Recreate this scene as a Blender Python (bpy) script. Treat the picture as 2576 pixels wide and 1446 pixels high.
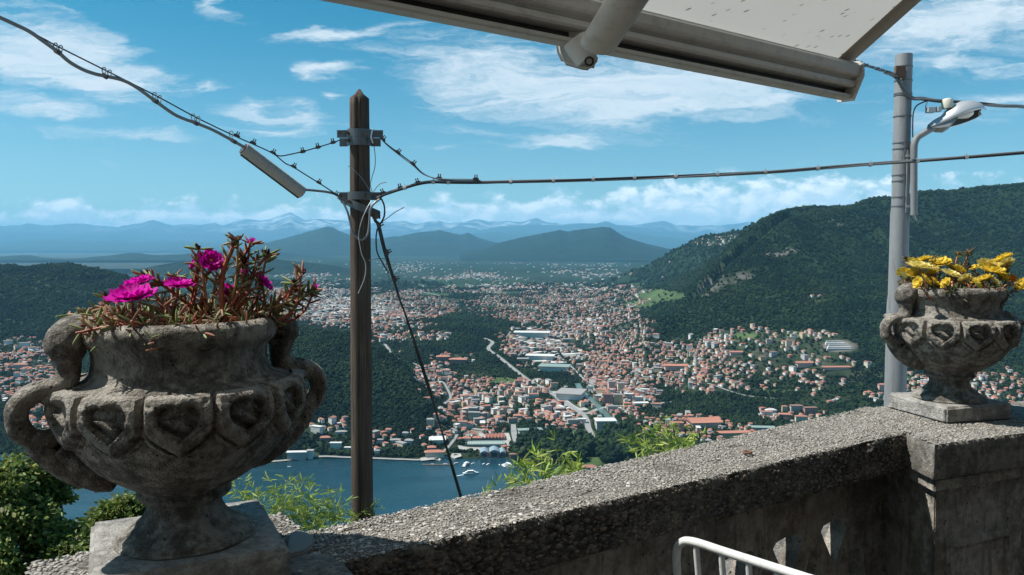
import bpy, bmesh, math, random
import numpy as np
from mathutils import Vector, Matrix

for _o in list(bpy.data.objects):
    bpy.data.objects.remove(_o)
SC = bpy.context.scene
COL = SC.collection
random.seed(7)
RNG = np.random.default_rng(7)

# ------------------------------------------------------------------ camera
FPX, CX, CY, HORIZON = 1981.0, 1288.0, 723.0, 619.5      # in the units of a 2576 x 1446 view
PITCH = math.atan((CY - HORIZON) / FPX)
cam_data = bpy.data.cameras.new('camera')
cam_data.sensor_width = 36.0
cam_data.lens = 36.0 * FPX / 2576.0
cam_data.clip_start = 0.05
cam_data.clip_end = 400000.0
cam = bpy.data.objects.new('camera', cam_data)
cam.rotation_euler = (math.pi / 2 - PITCH, 0, 0)
COL.objects.link(cam)
SC.camera = cam

# ------------------------------------------------------------------ exposure and renderer
SC.view_settings.view_transform = 'Standard'
SC.view_settings.look = 'None'
SC.view_settings.exposure = 0.62
SC.view_settings.gamma = 1.0
SC.view_settings.use_curve_mapping = False
SC.render.engine = 'CYCLES'
SC.cycles.use_denoising = True
SC.cycles.max_bounces = 6
SC.cycles.diffuse_bounces = 3
SC.cycles.glossy_bounces = 2
SC.cycles.transmission_bounces = 3
SC.cycles.volume_bounces = 2
SC.cycles.transparent_max_bounces = 4
SC.cycles.sample_clamp_indirect = 6.0
SC.cycles.caustics_reflective = False
SC.cycles.caustics_refractive = False

# ------------------------------------------------------------------ sun and sky
SUN_EL = math.radians(56.0)
SUN_TO = Vector((-math.cos(SUN_EL) * 0.995, math.cos(SUN_EL) * 0.05, math.sin(SUN_EL))).normalized()
sun_data = bpy.data.lights.new('sun', 'SUN')
sun_data.energy = 5.0
sun_data.angle = math.radians(0.53)
sun_data.color = (1.0, 0.955, 0.88)
sun = bpy.data.objects.new('sun', sun_data)
sun.rotation_euler = SUN_TO.to_track_quat('Z', 'Y').to_euler()
COL.objects.link(sun)

world = bpy.data.worlds.new('World')
SC.world = world
world.use_nodes = True
WT = world.node_tree
for _n in list(WT.nodes):
    WT.nodes.remove(_n)


class NT:
    """small helper round a node tree"""

    def __init__(self, tree):
        self.t = tree

    def n(self, typ, props=None, **ins):
        nd = self.t.nodes.new(typ)
        for k, v in (props or {}).items():
            setattr(nd, k, v)
        for k, v in ins.items():
            self.set(nd, k, v)
        return nd

    def set(self, nd, key, v):
        sock = None
        if isinstance(key, int):
            sock = nd.inputs[key]
        else:
            if key.startswith('i') and key[1:].isdigit():
                sock = nd.inputs[int(key[1:])]
            else:
                sock = nd.inputs[key.replace('_', ' ')]
        if hasattr(v, 'is_output') or isinstance(v, bpy.types.NodeSocket):
            self.t.links.new(v, sock)
        else:
            sock.default_value = v

    def math(self, op, a, b=0.0, c=0.0, clamp=False):
        nd = self.n('ShaderNodeMath', {'operation': op, 'use_clamp': clamp}, i0=a, i1=b, i2=c)
        return nd.outputs[0]

    def vmath(self, op, a, b=(0, 0, 0)):
        nd = self.n('ShaderNodeVectorMath', {'operation': op}, i0=a, i1=b)
        return nd.outputs[0]

    def mix(self, f, a, b, blend='MIX'):
        nd = self.n('ShaderNodeMix', {'data_type': 'RGBA', 'blend_type': blend, 'clamp_factor': True})
        self.set(nd, 0, f)
        self.set(nd, 6, a)
        self.set(nd, 7, b)
        return nd.outputs[2]

    def ramp(self, f, stops, interp='LINEAR'):
        nd = self.n('ShaderNodeValToRGB')
        cr = nd.color_ramp
        cr.interpolation = interp
        while len(cr.elements) < len(stops):
            cr.elements.new(0.5)
        for e, (p, c) in zip(cr.elements, stops):
            e.position = p
            e.color = c if len(c) == 4 else (*c, 1)
        self.set(nd, 0, f)
        return nd.outputs[0]

    def smooth(self, x, lo, hi, a=0.0, b=1.0):
        nd = self.n('ShaderNodeMapRange', {'interpolation_type': 'SMOOTHSTEP'}, i0=x, i1=lo, i2=hi, i3=a, i4=b)
        return nd.outputs[0]

    def noise(self, vec, scale=5.0, detail=4.0, rough=0.5, dist=0.0, out=0):
        nd = self.n('ShaderNodeTexNoise', None, Scale=scale, Detail=detail, Roughness=rough, Distortion=dist)
        if vec is not None:
            self.set(nd, 'Vector', vec)
        return nd.outputs[out]


def build_sky():
    g = NT(WT)
    tc = g.n('ShaderNodeTexCoord').outputs['Generated']
    sky = g.n('ShaderNodeTexSky', {'sky_type': 'NISHITA', 'sun_disc': False})
    sky.sun_elevation = SUN_EL
    sky.sun_rotation = math.atan2(SUN_TO.x, SUN_TO.y)
    sky.altitude = 700.0
    sky.air_density = 1.0
    sky.dust_density = 0.3
    sky.ozone_density = 1.0
    sep = g.n('ShaderNodeSeparateXYZ', None, i0=tc)
    x, y, z = sep.outputs
    tint = g.mix(g.smooth(z, 0.0, 0.34), (0.76, 1.03, 1.05, 1), (0.06, 0.82, 0.92, 1))
    skyc = g.mix(1.0, sky.outputs[0], tint, 'MULTIPLY')
    # plane the clouds are laid out on (gnomonic plane ahead of the terrace, mirrored behind it)
    ya = g.math('MAXIMUM', g.math('ABSOLUTE', y), 0.05)
    t = g.math('DIVIDE', x, ya)
    e = g.math('DIVIDE', z, ya)
    te = g.n('ShaderNodeCombineXYZ', None, i0=t, i1=e, i2=y).outputs[0]
    st = g.vmath('MULTIPLY', te, (2.6, 9.0, 1.0))
    warp = g.noise(st, 1.6, 5, 0.62, out=1)
    warp = g.vmath('MULTIPLY', g.vmath('SUBTRACT', warp, (0.5, 0.5, 0.5)), (0.34, 0.085, 0.0))
    tew = g.vmath('ADD', te, warp)

    def q(dx, dy):
        return (dx - CX) / FPX, -(dy - HORIZON) / FPX
    blobs = [  # x, y, rx, ry, tilt (deg, + = rising to the right), strength
        (110, 130, 260, 95, -16, 1.0), (250, 190, 220, 70, -18, 0.9), (80, 268, 270, 40, -3, 0.85), (300, 342, 420, 22, -3, 0.5), (60, 235, 120, 35, 0, .6),
        (540, 14, 80, 30, -12, 0.8), (450, 205, 80, 26, -4, 0.75), (700, 8, 60, 12, 0, .4),
        (900, 92, 190, 30, 5, 0.95), (990, 72, 110, 30, 12, 0.7), (800, 186, 150, 32, 2, 0.75), (850, 245, 80, 24, 0, 0.55),
        (690, 295, 170, 40, -6, 0.85), (620, 330, 180, 20, -4, .6), (1180, 330, 260, 18, 2, .4),
        (1180, 190, 300, 70, -9, 0.75), (1420, 235, 420, 95, -7, 1.05), (1330, 160, 360, 100, -12, 0.75), (1700, 225, 430, 85, -4, 1.1), (1900, 235, 300, 50, 4, 0.8), (1560, 285, 330, 50, 2, 0.9), (1250, 280, 220, 35, -6, .6),
        (1420, 352, 210, 30, 3, 0.85), (1160, 380, 110, 16, 0, 0.5),
        (2430, 70, 360, 110, 2, 0.85), (2250, 120, 260, 80, 4, .6), (2330, 165, 260, 40, -4, 0.6), (2500, 262, 180, 36, 2, 0.7), (2400, 325, 190, 34, -3, 0.65), (2480, 185, 160, 20, -5, .5),
    ]
    acc = None
    for (bx, by, rx, ry, tilt, w) in blobs:
        u, v = q(bx, by)
        mp = g.n('ShaderNodeMapping', {'vector_type': 'TEXTURE'}, Vector=tew)
        mp.inputs['Location'].default_value = (u, v, 0)
        mp.inputs['Rotation'].default_value = (0, 0, math.radians(tilt))
        mp.inputs['Scale'].default_value = (rx * 1.18 / FPX, ry * 1.22 / FPX, 1e6)
        gr = g.n('ShaderNodeTexGradient', {'gradient_type': 'SPHERICAL'}, Vector=mp.outputs[0])
        val = g.math('MULTIPLY', gr.outputs[1], w)
        acc = val if acc is None else g.math('MAXIMUM', acc, val)
    streak = g.noise(g.vmath('MULTIPLY', tew, (3.2, 20.0, 1.0)), 3.0, 6, 0.62)
    fine = g.noise(g.vmath('MULTIPLY', tew, (9.0, 34.0, 1.0)), 3.0, 5, 0.65)
    tex = g.math('ADD', g.math('MULTIPLY', streak, 0.68), g.math('MULTIPLY', fine, 0.32))
    # a little free cirrus all over the sky
    free = g.smooth(g.noise(g.vmath('MULTIPLY', te, (1.6, 5.0, 1.0)), 2.0, 5, 0.6), 0.52, 0.85, 0.0, 0.30)
    acc = g.math('MAXIMUM', acc, free)
    cirrus = g.math('MULTIPLY', g.smooth(g.math('ADD', acc, g.math('MULTIPLY', g.math('SUBTRACT', tex, 0.5), 1.6)), 0.13, 0.86), 0.95, clamp=True)
    cirrus = g.math('MULTIPLY', cirrus, g.smooth(e, 0.02, 0.12))
    # cumulus bank along the horizon
    cu = g.n('ShaderNodeVectorMath', {'operation': 'MULTIPLY'}, i0=te, i1=(1.0, 1.75, 1.0)).outputs[0]
    cn = g.noise(cu, 26.0, 7, 0.58, 0.15)
    big = g.noise(g.vmath('MULTIPLY', te, (1.0, 0.6, 1.0)), 5.5, 3, 0.5)
    env_lo = g.smooth(e, 0.082, 0.028)                          # the bank
    env_hi = g.math('MULTIPLY', g.math('MULTIPLY', g.smooth(t, -0.10, 0.30), g.smooth(e, 0.112, 0.055)), 0.86)
    env = g.math('MAXIMUM', env_lo, env_hi)
    env = g.math('MULTIPLY', env, g.smooth(t, -0.75, -0.42, 0.55, 1.0))
    dens = g.math('ADD', g.math('ADD', g.math('MULTIPLY', cn, 0.95), g.math('MULTIPLY', big, 0.55)), g.math('MULTIPLY', env, 0.42))
    cumulus = g.smooth(dens, 0.86, 1.10)
    cumulus = g.math('MULTIPLY', cumulus, g.smooth(env, 0.02, 0.25))
    cn_up = g.noise(g.vmath('ADD', cu, (-0.006, 0.016, 0.0)), 26.0, 7, 0.58, 0.15)
    lit = g.smooth(g.math('SUBTRACT', cn, cn_up), -0.10, 0.14)
    cumcol = g.mix(lit, (8.6, 10.4, 11.8, 1), (13.8, 14.2, 14.4, 1))
    circol = g.mix(g.smooth(tex, 0.3, 0.75), (6.4, 7.8, 8.8, 1), (8.8, 9.5, 10.0, 1))
    c1 = g.mix(cirrus, skyc, circol)
    c2 = g.mix(g.math('MULTIPLY', cumulus, 0.92), c1, cumcol)
    bg = g.n('ShaderNodeBackground', None, Color=c2, Strength=0.066)
    out = g.n('ShaderNodeOutputWorld')
    WT.links.new(bg.outputs[0], out.inputs[0])
    world.cycles.sampling_method = 'MANUAL'
    world.cycles.sample_map_resolution = 512


build_sky()

# ------------------------------------------------------------------ helpers: view geometry
FWD = Vector((0, math.cos(PITCH), -math.sin(PITCH)))
UPV = Vector((0, math.sin(PITCH), math.cos(PITCH)))


def ray(dx, dy):
    return FWD + Vector((1, 0, 0)) * ((dx - CX) / FPX) + UPV * (-(dy - CY) / FPX)


def at(dx, dy, Y):
    """point at forward distance Y on the line of sight"""
    r = ray(dx, dy)
    return r * (Y / r.y)


def on_plane(dx, dy, z):
    r = ray(dx, dy)
    return r * (z / r.z)


def project(X, Y, Z):
    """numpy world -> view units"""
    f = Y * math.cos(PITCH) - Z * math.sin(PITCH)
    u = Y * math.sin(PITCH) + Z * math.cos(PITCH)
    return CX + FPX * X / f, CY - FPX * u / f


# ------------------------------------------------------------------ helpers: noise
def _hash(ix, iy, iz, seed):
    h = (ix.astype(np.int64) * 374761393 + iy.astype(np.int64) * 668265263 + iz.astype(np.int64) * 2147483647 + seed * 1274126177) & 0xFFFFFFFF
    h = ((h ^ (h >> 13)) * 1274126177) & 0xFFFFFFFF
    h = h ^ (h >> 16)
    return (h & 0xFFFFFF) / float(0xFFFFFF)


def vnoise(P, seed=0):
    P = np.asarray(P, dtype=np.float64)
    i = np.floor(P).astype(np.int64)
    f = P - i
    f = f * f * f * (f * (f * 6 - 15) + 10)
    out = 0
    for dx in (0, 1):
        wx = f[:, 0] if dx else 1 - f[:, 0]
        for dy in (0, 1):
            wy = f[:, 1] if dy else 1 - f[:, 1]
            for dz in (0, 1):
                wz = f[:, 2] if dz else 1 - f[:, 2]
                out = out + wx * wy * wz * _hash(i[:, 0] + dx, i[:, 1] + dy, i[:, 2] + dz, seed)
    return out * 2 - 1


def fbm(P, octv=4, seed=0, gain=0.5):
    P = np.asarray(P, dtype=np.float64)
    a, s, n = 1.0, 0.0, 0.0
    for k in range(octv):
        s = s + a * vnoise(P * (2.03 ** k) + 17.3 * k, seed + k)
        n += a
        a *= gain
    return s / n


def ridged(P, octv=4, seed=0):
    P = np.asarray(P, dtype=np.float64)
    a, s, n = 1.0, 0.0, 0.0
    for k in range(octv):
        s = s + a * (1 - 2 * np.abs(vnoise(P * (2.07 ** k) + 11.1 * k, seed + k)))
        n += a
        a *= 0.5
    return s / n


# ------------------------------------------------------------------ helpers: meshes and objects
def mesh_np(name, V, quads=None, tris=None, smooth=True):
    me = bpy.data.meshes.new(name)
    V = np.asarray(V, dtype=np.float32)
    nq = 0 if quads is None else len(quads)
    nt = 0 if tris is None else len(tris)
    me.vertices.add(len(V))
    me.vertices.foreach_set('co', V.ravel())
    me.loops.add(nq * 4 + nt * 3)
    idx = []
    if nq:
        idx.append(np.asarray(quads, dtype=np.int32).ravel())
    if nt:
        idx.append(np.asarray(tris, dtype=np.int32).ravel())
    me.loops.foreach_set('vertex_index', np.concatenate(idx))
    me.polygons.add(nq + nt)
    st = np.concatenate([np.arange(nq) * 4, nq * 4 + np.arange(nt) * 3]).astype(np.int32)
    me.polygons.foreach_set('loop_start', st)
    me.update(calc_edges=True)
    if smooth:
        me.polygons.foreach_set('use_smooth', np.ones(nq + nt, dtype=bool))
    me.validate()
    return me


def color_attr(me, cols, name='col'):
    ca = me.color_attributes.new(name, 'FLOAT_COLOR', 'POINT')
    c = np.ones((len(me.vertices), 4), dtype=np.float32)
    c[:, :3] = cols
    ca.data.foreach_set('color', c.ravel())


def grid_faces(nr, nc, wrap=False):
    r = np.arange(nr - 1)[:, None]
    c = np.arange(nc if wrap else nc - 1)[None, :]
    c2 = (c + 1) % nc
    a = r * nc + c
    b = r * nc + c2
    d = (r + 1) * nc + c
    e = (r + 1) * nc + c2
    return np.stack([a, b, e, d], -1).reshape(-1, 4)


class MB:
    """collects pieces of geometry for one mesh"""

    def __init__(self):
        self.v, self.f = [], []

    def add(self, V, F):
        o = len(self.v)
        self.v += [tuple(p) for p in V]
        self.f += [tuple(int(i) + o for i in f) for f in F]
        return self

    def box(self, c, s, rot=None):
        P = []
        for x in (-.5, .5):
            for y in (-.5, .5):
                for z in (-.5, .5):
                    p = Vector((x * s[0], y * s[1], z * s[2]))
                    if rot is not None:
                        p = rot @ p
                    P.append(p + Vector(c))
        F = [(0, 1, 3, 2), (4, 6, 7, 5), (0, 4, 5, 1), (2, 3, 7, 6), (0, 2, 6, 4), (1, 5, 7, 3)]
        return self.add(P, F)

    def tube(self, pts, rad, seg=8, cap=True):
        V, F = tube_geo(pts, rad, seg, cap)
        return self.add(V, F)

    def lathe(self, prof, seg=24, M=None):
        """prof: list of (r, z)"""
        V, F = [], []
        for (r, z) in prof:
            for k in range(seg):
                a = 2 * math.pi * k / seg
                p = Vector((r * math.cos(a), r * math.sin(a), z))
                V.append(M @ p if M is not None else p)
        n = len(prof)
        for i in range(n - 1):
            for k in range(seg):
                k2 = (k + 1) % seg
                F.append((i * seg + k, i * seg + k2, (i + 1) * seg + k2, (i + 1) * seg + k))
        F.append(tuple(range(seg))[::-1])
        F.append(tuple((n - 1) * seg + k for k in range(seg)))
        return self.add(V, F)

    def prism(self, poly, z0, z1, M=None):
        n = len(poly)
        V = [Vector((p[0], p[1], z0)) for p in poly] + [Vector((p[0], p[1], z1)) for p in poly]
        if M is not None:
            V = [M @ p for p in V]
        F = [tuple(range(n))[::-1], tuple(range(n, 2 * n))]
        for i in range(n):
            j = (i + 1) % n
            F.append((i, j, n + j, n + i))
        return self.add(V, F)

    def mesh(self, name, smooth=False, bevel=0.0):
        me = bpy.data.meshes.new(name)
        me.from_pydata([tuple(p) for p in self.v], [], self.f)
        me.update()
        if bevel > 0:
            bm = bmesh.new()
            bm.from_mesh(me)
            bmesh.ops.remove_doubles(bm, verts=bm.verts, dist=1e-6)
            ed = [e for e in bm.edges if len(e.link_faces) == 2 and e.calc_face_angle(0) > 0.5]
            bmesh.ops.bevel(bm, geom=ed, offset=bevel, segments=2, affect='EDGES', clamp_overlap=True)
            bm.to_mesh(me)
            bm.free()
        if smooth:
            me.polygons.foreach_set('use_smooth', np.ones(len(me.polygons), dtype=bool))
            me.set_sharp_from_angle(angle=math.radians(40))
        return me

    def build(self, name, mat, parent=None, smooth=False, bevel=0.0):
        return obj(name, self.mesh(name, smooth, bevel), mat, parent)


def tube_geo(pts, rad, seg=8, cap=True):
    P = [Vector(p) for p in pts]
    n = len(P)
    R = [rad] * n if isinstance(rad, (int, float)) else list(rad)
    T = []
    for i in range(n):
        d = P[min(i + 1, n - 1)] - P[max(i - 1, 0)]
        T.append(d.normalized() if d.length > 1e-9 else Vector((0, 0, 1)))
    ref = Vector((0, 0, 1)) if abs(T[0].z) < 0.9 else Vector((1, 0, 0))
    nrm = (ref - T[0] * ref.dot(T[0])).normalized()
    V, F = [], []
    for i in range(n):
        nrm = nrm - T[i] * nrm.dot(T[i])
        if nrm.length < 1e-6:
            nrm = T[i].orthogonal()
        nrm.normalize()
        b = T[i].cross(nrm)
        for k in range(seg):
            a = 2 * math.pi * k / seg
            V.append(P[i] + (nrm * math.cos(a) + b * math.sin(a)) * R[i])
    for i in range(n - 1):
        for k in range(seg):
            k2 = (k + 1) % seg
            F.append((i * seg + k, i * seg + k2, (i + 1) * seg + k2, (i + 1) * seg + k))
    if cap:
        F.append(tuple(range(seg))[::-1])
        F.append(tuple((n - 1) * seg + k for k in range(seg)))
    return V, F


def spline(pts, per=8):
    """Catmull-Rom through points (any tuple length) -> list of tuples"""
    P = [np.array(p, dtype=float) for p in pts]
    P = [2 * P[0] - P[1]] + P + [2 * P[-1] - P[-2]]
    out = []
    for i in range(1, len(P) - 2):
        for k in range(per):
            t = k / per
            a, b, c, d = P[i - 1], P[i], P[i + 1], P[i + 2]
            out.append(0.5 * ((2 * b) + (-a + c) * t + (2 * a - 5 * b + 4 * c - d) * t * t + (-a + 3 * b - 3 * c + d) * t ** 3))
    out.append(P[-2])
    return out


def obj(name, me, mat=None, parent=None):
    o = bpy.data.objects.new(name, me)
    COL.objects.link(o)
    if mat is not None:
        if isinstance(mat, (list, tuple)):
            for m in mat:
                me.materials.append(m)
        elif len(me.materials) == 0:
            me.materials.append(mat)
    if parent is not None:
        o.parent = parent
    return o


def empty(name, loc=(0, 0, 0), rz=0.0):
    o = bpy.data.objects.new(name, None)
    o.empty_display_size = 0.1
    o.location = loc
    o.rotation_euler = (0, 0, rz)
    COL.objects.link(o)
    return o


def tag(o, label, cat, group=None):
    o['label'] = label
    o['category'] = cat
    if group:
        o['group'] = group
    return o


def structure(o):
    o['kind'] = 'structure'
    return o


# ------------------------------------------------------------------ materials
def new_mat(name):
    m = bpy.data.materials.new(name)
    m.use_nodes = True
    g = NT(m.node_tree)
    bs = m.node_tree.nodes['Principled BSDF']
    return m, g, bs


def plain(name, col, rough=0.7, metal=0.0, var=0.12, scale=8.0, bump=0.0, bscale=60.0, spec=0.4, grime=0.0, gcol=(.06, .05, .04), gscale=14.0, gstretch=(1, 1, .12)):
    m, g, bs = new_mat(name)
    tc = g.n('ShaderNodeTexCoord').outputs['Object']
    nz = g.noise(tc, scale, 5, 0.6)
    c = g.mix(nz, tuple(max(0, v * (1 - var * 1.6)) for v in col) + (1,), tuple(min(1, v * (1 + var * 1.6)) for v in col) + (1,))
    if grime:
        mp = g.n('ShaderNodeMapping', None, Vector=tc)
        mp.inputs['Scale'].default_value = gstretch
        gn = g.noise(mp.outputs[0], gscale, 6, .7)
        gn2 = g.noise(tc, gscale * .25, 3, .6)
        gm = g.math('MULTIPLY', g.smooth(g.math('ADD', g.math('MULTIPLY', gn, .7), g.math('MULTIPLY', gn2, .3)), .48, .66), grime)
        c = g.mix(gm, c, gcol + (1,))
    g.set(bs, 'Base Color', c)
    bs.inputs['Roughness'].default_value = rough
    bs.inputs['Metallic'].default_value = metal
    bs.inputs['Specular IOR Level'].default_value = spec
    if bump:
        bn = g.noise(tc, bscale, 5, 0.65)
        bp = g.n('ShaderNodeBump', None, Strength=bump, Distance=0.003, Height=bn)
        g.set(bs, 'Normal', bp.outputs[0])
    return m


def attr_mat(name, rough=0.8, mult=1.0, var=0.0, scale=1.0, bump=0.0, bscale=50.0, bdist=0.002, spec=0.3):
    """colour from the mesh's own colour attribute, times a fine noise"""
    m, g, bs = new_mat(name)
    at_ = g.n('ShaderNodeAttribute', {'attribute_name': 'col'}).outputs['Color']
    tc = g.n('ShaderNodeTexCoord').outputs['Object']
    if var:
        nz = g.noise(tc, scale, 5, 0.65)
        at_ = g.mix(1.0, at_, g.mix(nz, (1 - var,) * 3 + (1,), (1 + var,) * 3 + (1,)), 'MULTIPLY')
    g.set(bs, 'Base Color', at_)
    bs.inputs['Roughness'].default_value = rough
    bs.inputs['Specular IOR Level'].default_value = spec
    if bump:
        bn = g.noise(tc, bscale, 5, 0.65)
        bp = g.n('ShaderNodeBump', None, Strength=bump, Distance=bdist, Height=bn)
        g.set(bs, 'Normal', bp.outputs[0])
    return m
# ------------------------------------------------------------------ the land
LAKE_Z = -520.0
# control points: view x, forward distance (m), height above the lake (m)
CTRL = []


def cp(dx, dy, zl):
    CTRL.append((dx, (520.0 - zl) * FPX / (dy - HORIZON), zl))


def cpY(dx, Y, zl):
    CTRL.append((dx, Y, zl))


for dx in (-400, 0, 350, 640, 860, 1070, 1300, 1500):
    cpY(dx, 1850, -2)
cpY(1800, 1850, 6); cpY(2200, 1850, 18); cpY(2700, 1850, 26); cpY(3200, 1850, 35)
# centre of the valley
for dx, k in ((1100, 1.0), (1300, .95), (1500, .9), (1250, .95)):
    for dy, zl in ((1100, 8), (1050, 15), (1000, 22), (950, 30), (750, 90), (720, 105), (700, 120), (670, 150), (652, 185)):
        cp(dx, dy, zl * k)
for dy, zl in ((900, 36), (860, 44), (820, 55), (790, 66)):
    cp(1400, dy, zl); cp(1520, dy, zl * 1.1)
# wooded knoll in the middle
cpY(1040, 4150, 135); cpY(1150, 4050, 118); cpY(1235, 3850, 92); cpY(1100, 3300, 52); cpY(1200, 3150, 44); cpY(1100, 5400, 84); cpY(960, 4300, 110); cpY(960, 5400, 90)
# slope with the village, then the mountain on the right
for dx, seq in {
    1650: ((1080, 14), (1000, 30), (950, 48), (900, 72), (850, 96), (800, 130)),
    1800: ((1080, 20), (1000, 45), (950, 80), (900, 125), (850, 170), (800, 225)),
    1950: ((1080, 22), (1000, 48), (950, 85), (900, 132), (850, 185), (800, 245), (700, 380)),
    2100: ((1080, 24), (1000, 52), (950, 92), (900, 142), (850, 192), (800, 248), (750, 312), (700, 378), (650, 455)),
    2300: ((1080, 26), (1000, 56), (950, 92), (900, 142), (800, 250), (700, 378), (650, 455)),
    2550: ((1080, 30), (1000, 60), (900, 140), (800, 250), (700, 375), (650, 458)),
    2900: ((1000, 70), (900, 150), (800, 260), (700, 385)),
}.items():
    for dy, zl in seq:
        cp(dx, dy, zl)
cpY(1800, 3480, 360); cpY(1840, 3760, 470); cpY(1760, 4300, 330); cpY(1700, 5200, 250); cpY(1640, 6200, 200); cpY(1620, 4200, 160)
cpY(1950, 4050, 600); cpY(2050, 4320, 712); cpY(2300, 4350, 730); cpY(2550, 4400, 790); cpY(2900, 4500, 840)
cpY(1600, 8000, 160); cpY(1800, 8000, 240); cpY(2200, 8000, 420); cpY(2600, 8000, 500); cpY(1600, 12000, 170); cpY(2200, 12000, 250); cpY(2700, 12000, 300)
# left: the near spur behind the urn
cpY(709, 2720, 258); cpY(600, 2800, 285); cpY(450, 2820, 270); cpY(881, 2620, 224); cpY(965, 2470, 190); cpY(1025, 2320, 143); cpY(1068, 2170, 98); cpY(1085, 2060, 45)
cp(850, 1100, 25); cp(850, 1000, 92); cp(850, 900, 172); cp(650, 1100, 28); cp(650, 1000, 110); cp(650, 900, 205); cp(420, 1080, 26); cp(420, 980, 95)
cp(1000, 1100, 14); cp(1000, 1000, 88)
cpY(850, 3700, 92); cpY(700, 3900, 95); cpY(500, 3900, 90); cpY(1000, 3000, 60)
for dx in (40, 160, -150):
    cp(dx, 1080, 10); cp(dx, 1000, 26); cp(dx, 950, 42); cp(dx, 900, 62); cp(dx, 860, 84)
# left: the darker hill behind
for dx, k in ((-150, 1), (60, 1), (180, 1.0), (260, .97)):
    cpY(dx, 3900, 160 * k); cpY(dx, 4400, 335 * k); cpY(dx, 4800, 400 * k); cpY(dx, 6000, 200)
cpY(400, 4600, 230); cpY(520, 4700, 150); cpY(640, 4800, 105); cpY(430, 6200, 120)
for dx in (-300, 200, 600, 850):
    cpY(dx, 8000, 115); cpY(dx, 11000, 130); cpY(dx, 15500, 170); cpY(dx, 19000, 190)
cpY(760, 6300, 88); cpY(820, 7000, 95)

_C = np.array(CTRL)
_ct = (_C[:, 0] - CX) / FPX
_cs = np.log(_C[:, 1])
_cz = _C[:, 2]


def _feat(t, s):
    return np.stack([t * 2.2, s * 1.6], -1)


_CF = _feat(_ct, _cs)


def _kern(d2):
    return np.where(d2 > 1e-12, 0.5 * d2 * np.log(np.maximum(d2, 1e-12)), 0.0)


def _solve():
    n = len(_CF)
    d2 = ((_CF[:, None] - _CF[None]) ** 2).sum(-1)
    A = np.zeros((n + 3, n + 3))
    A[:n, :n] = _kern(d2) + np.eye(n) * 0.004
    A[:n, n] = 1
    A[:n, n + 1:] = _CF
    A[n:, :n] = A[:n, n:].T
    b = np.zeros(n + 3)
    b[:n] = _cz
    return np.linalg.solve(A, b)


_W = _solve()


def rbf(t, s):
    out = np.empty(t.shape)
    ft = _feat(t.ravel(), s.ravel())
    res = np.empty(len(ft))
    for i in range(0, len(ft), 20000):
        q_ = ft[i:i + 20000]
        d2 = ((q_[:, None] - _CF[None]) ** 2).sum(-1)
        res[i:i + 20000] = _kern(d2) @ _W[:-3] + _W[-3] + q_ @ _W[-2:]
    out[...] = res.reshape(t.shape)
    return out


def smax(a, b, k):
    h = np.clip(0.5 + 0.5 * (a - b) / k, 0, 1)
    return b + (a - b) * h + k * h * (1 - h)


def prof(pts, scale=1.0):
    """photo points (4096-wide) -> function view x -> view y"""
    P = np.array(pts, dtype=float) / 1.59
    return lambda dx: np.interp(dx, P[:, 0], P[:, 1])


SKY_R = prof([(2380, 1130), (2574, 1063), (2690, 1000), (2763, 957), (2797, 937), (2884, 928), (2966, 910), (3005, 886), (3068, 867), (3107, 848), (3175, 831), (3252, 826),
              (3310, 828), (3358, 831), (3417, 821), (3450, 804), (3494, 794), (3581, 792), (3671, 770), (3842, 764), (3914, 750), (3997, 747), (4091, 736), (4600, 700), (5400, 690)])
SPUR_R = prof([(2560, 1300), (2640, 1275), (2760, 1210), (2860, 1135), (2908, 1073), (2981, 1010), (3102, 908), (3174, 862), (3262, 840), (3330, 838), (3500, 850), (3700, 870), (5400, 900)])
SKY_L = prof([(-800, 1080), (-300, 1060), (0, 1057), (54, 1062), (98, 1070), (163, 1062), (228, 1054), (283, 1055), (337, 1068), (391, 1079), (446, 1087), (500, 1103), (560, 1130), (640, 1180), (760, 1260)])
SHORE = prof([(-1500, 1800), (0, 1828), (320, 1844), (1017, 1868), (1113, 1860), (1240, 1846), (1367, 1844), (1590, 1852), (1700, 1856), (1800, 1838), (1908, 1846), (1990, 1828), (2060, 1862), (2115, 1884), (2300, 1900), (2550, 1960), (3200, 2050), (6000, 2100)])


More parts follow.
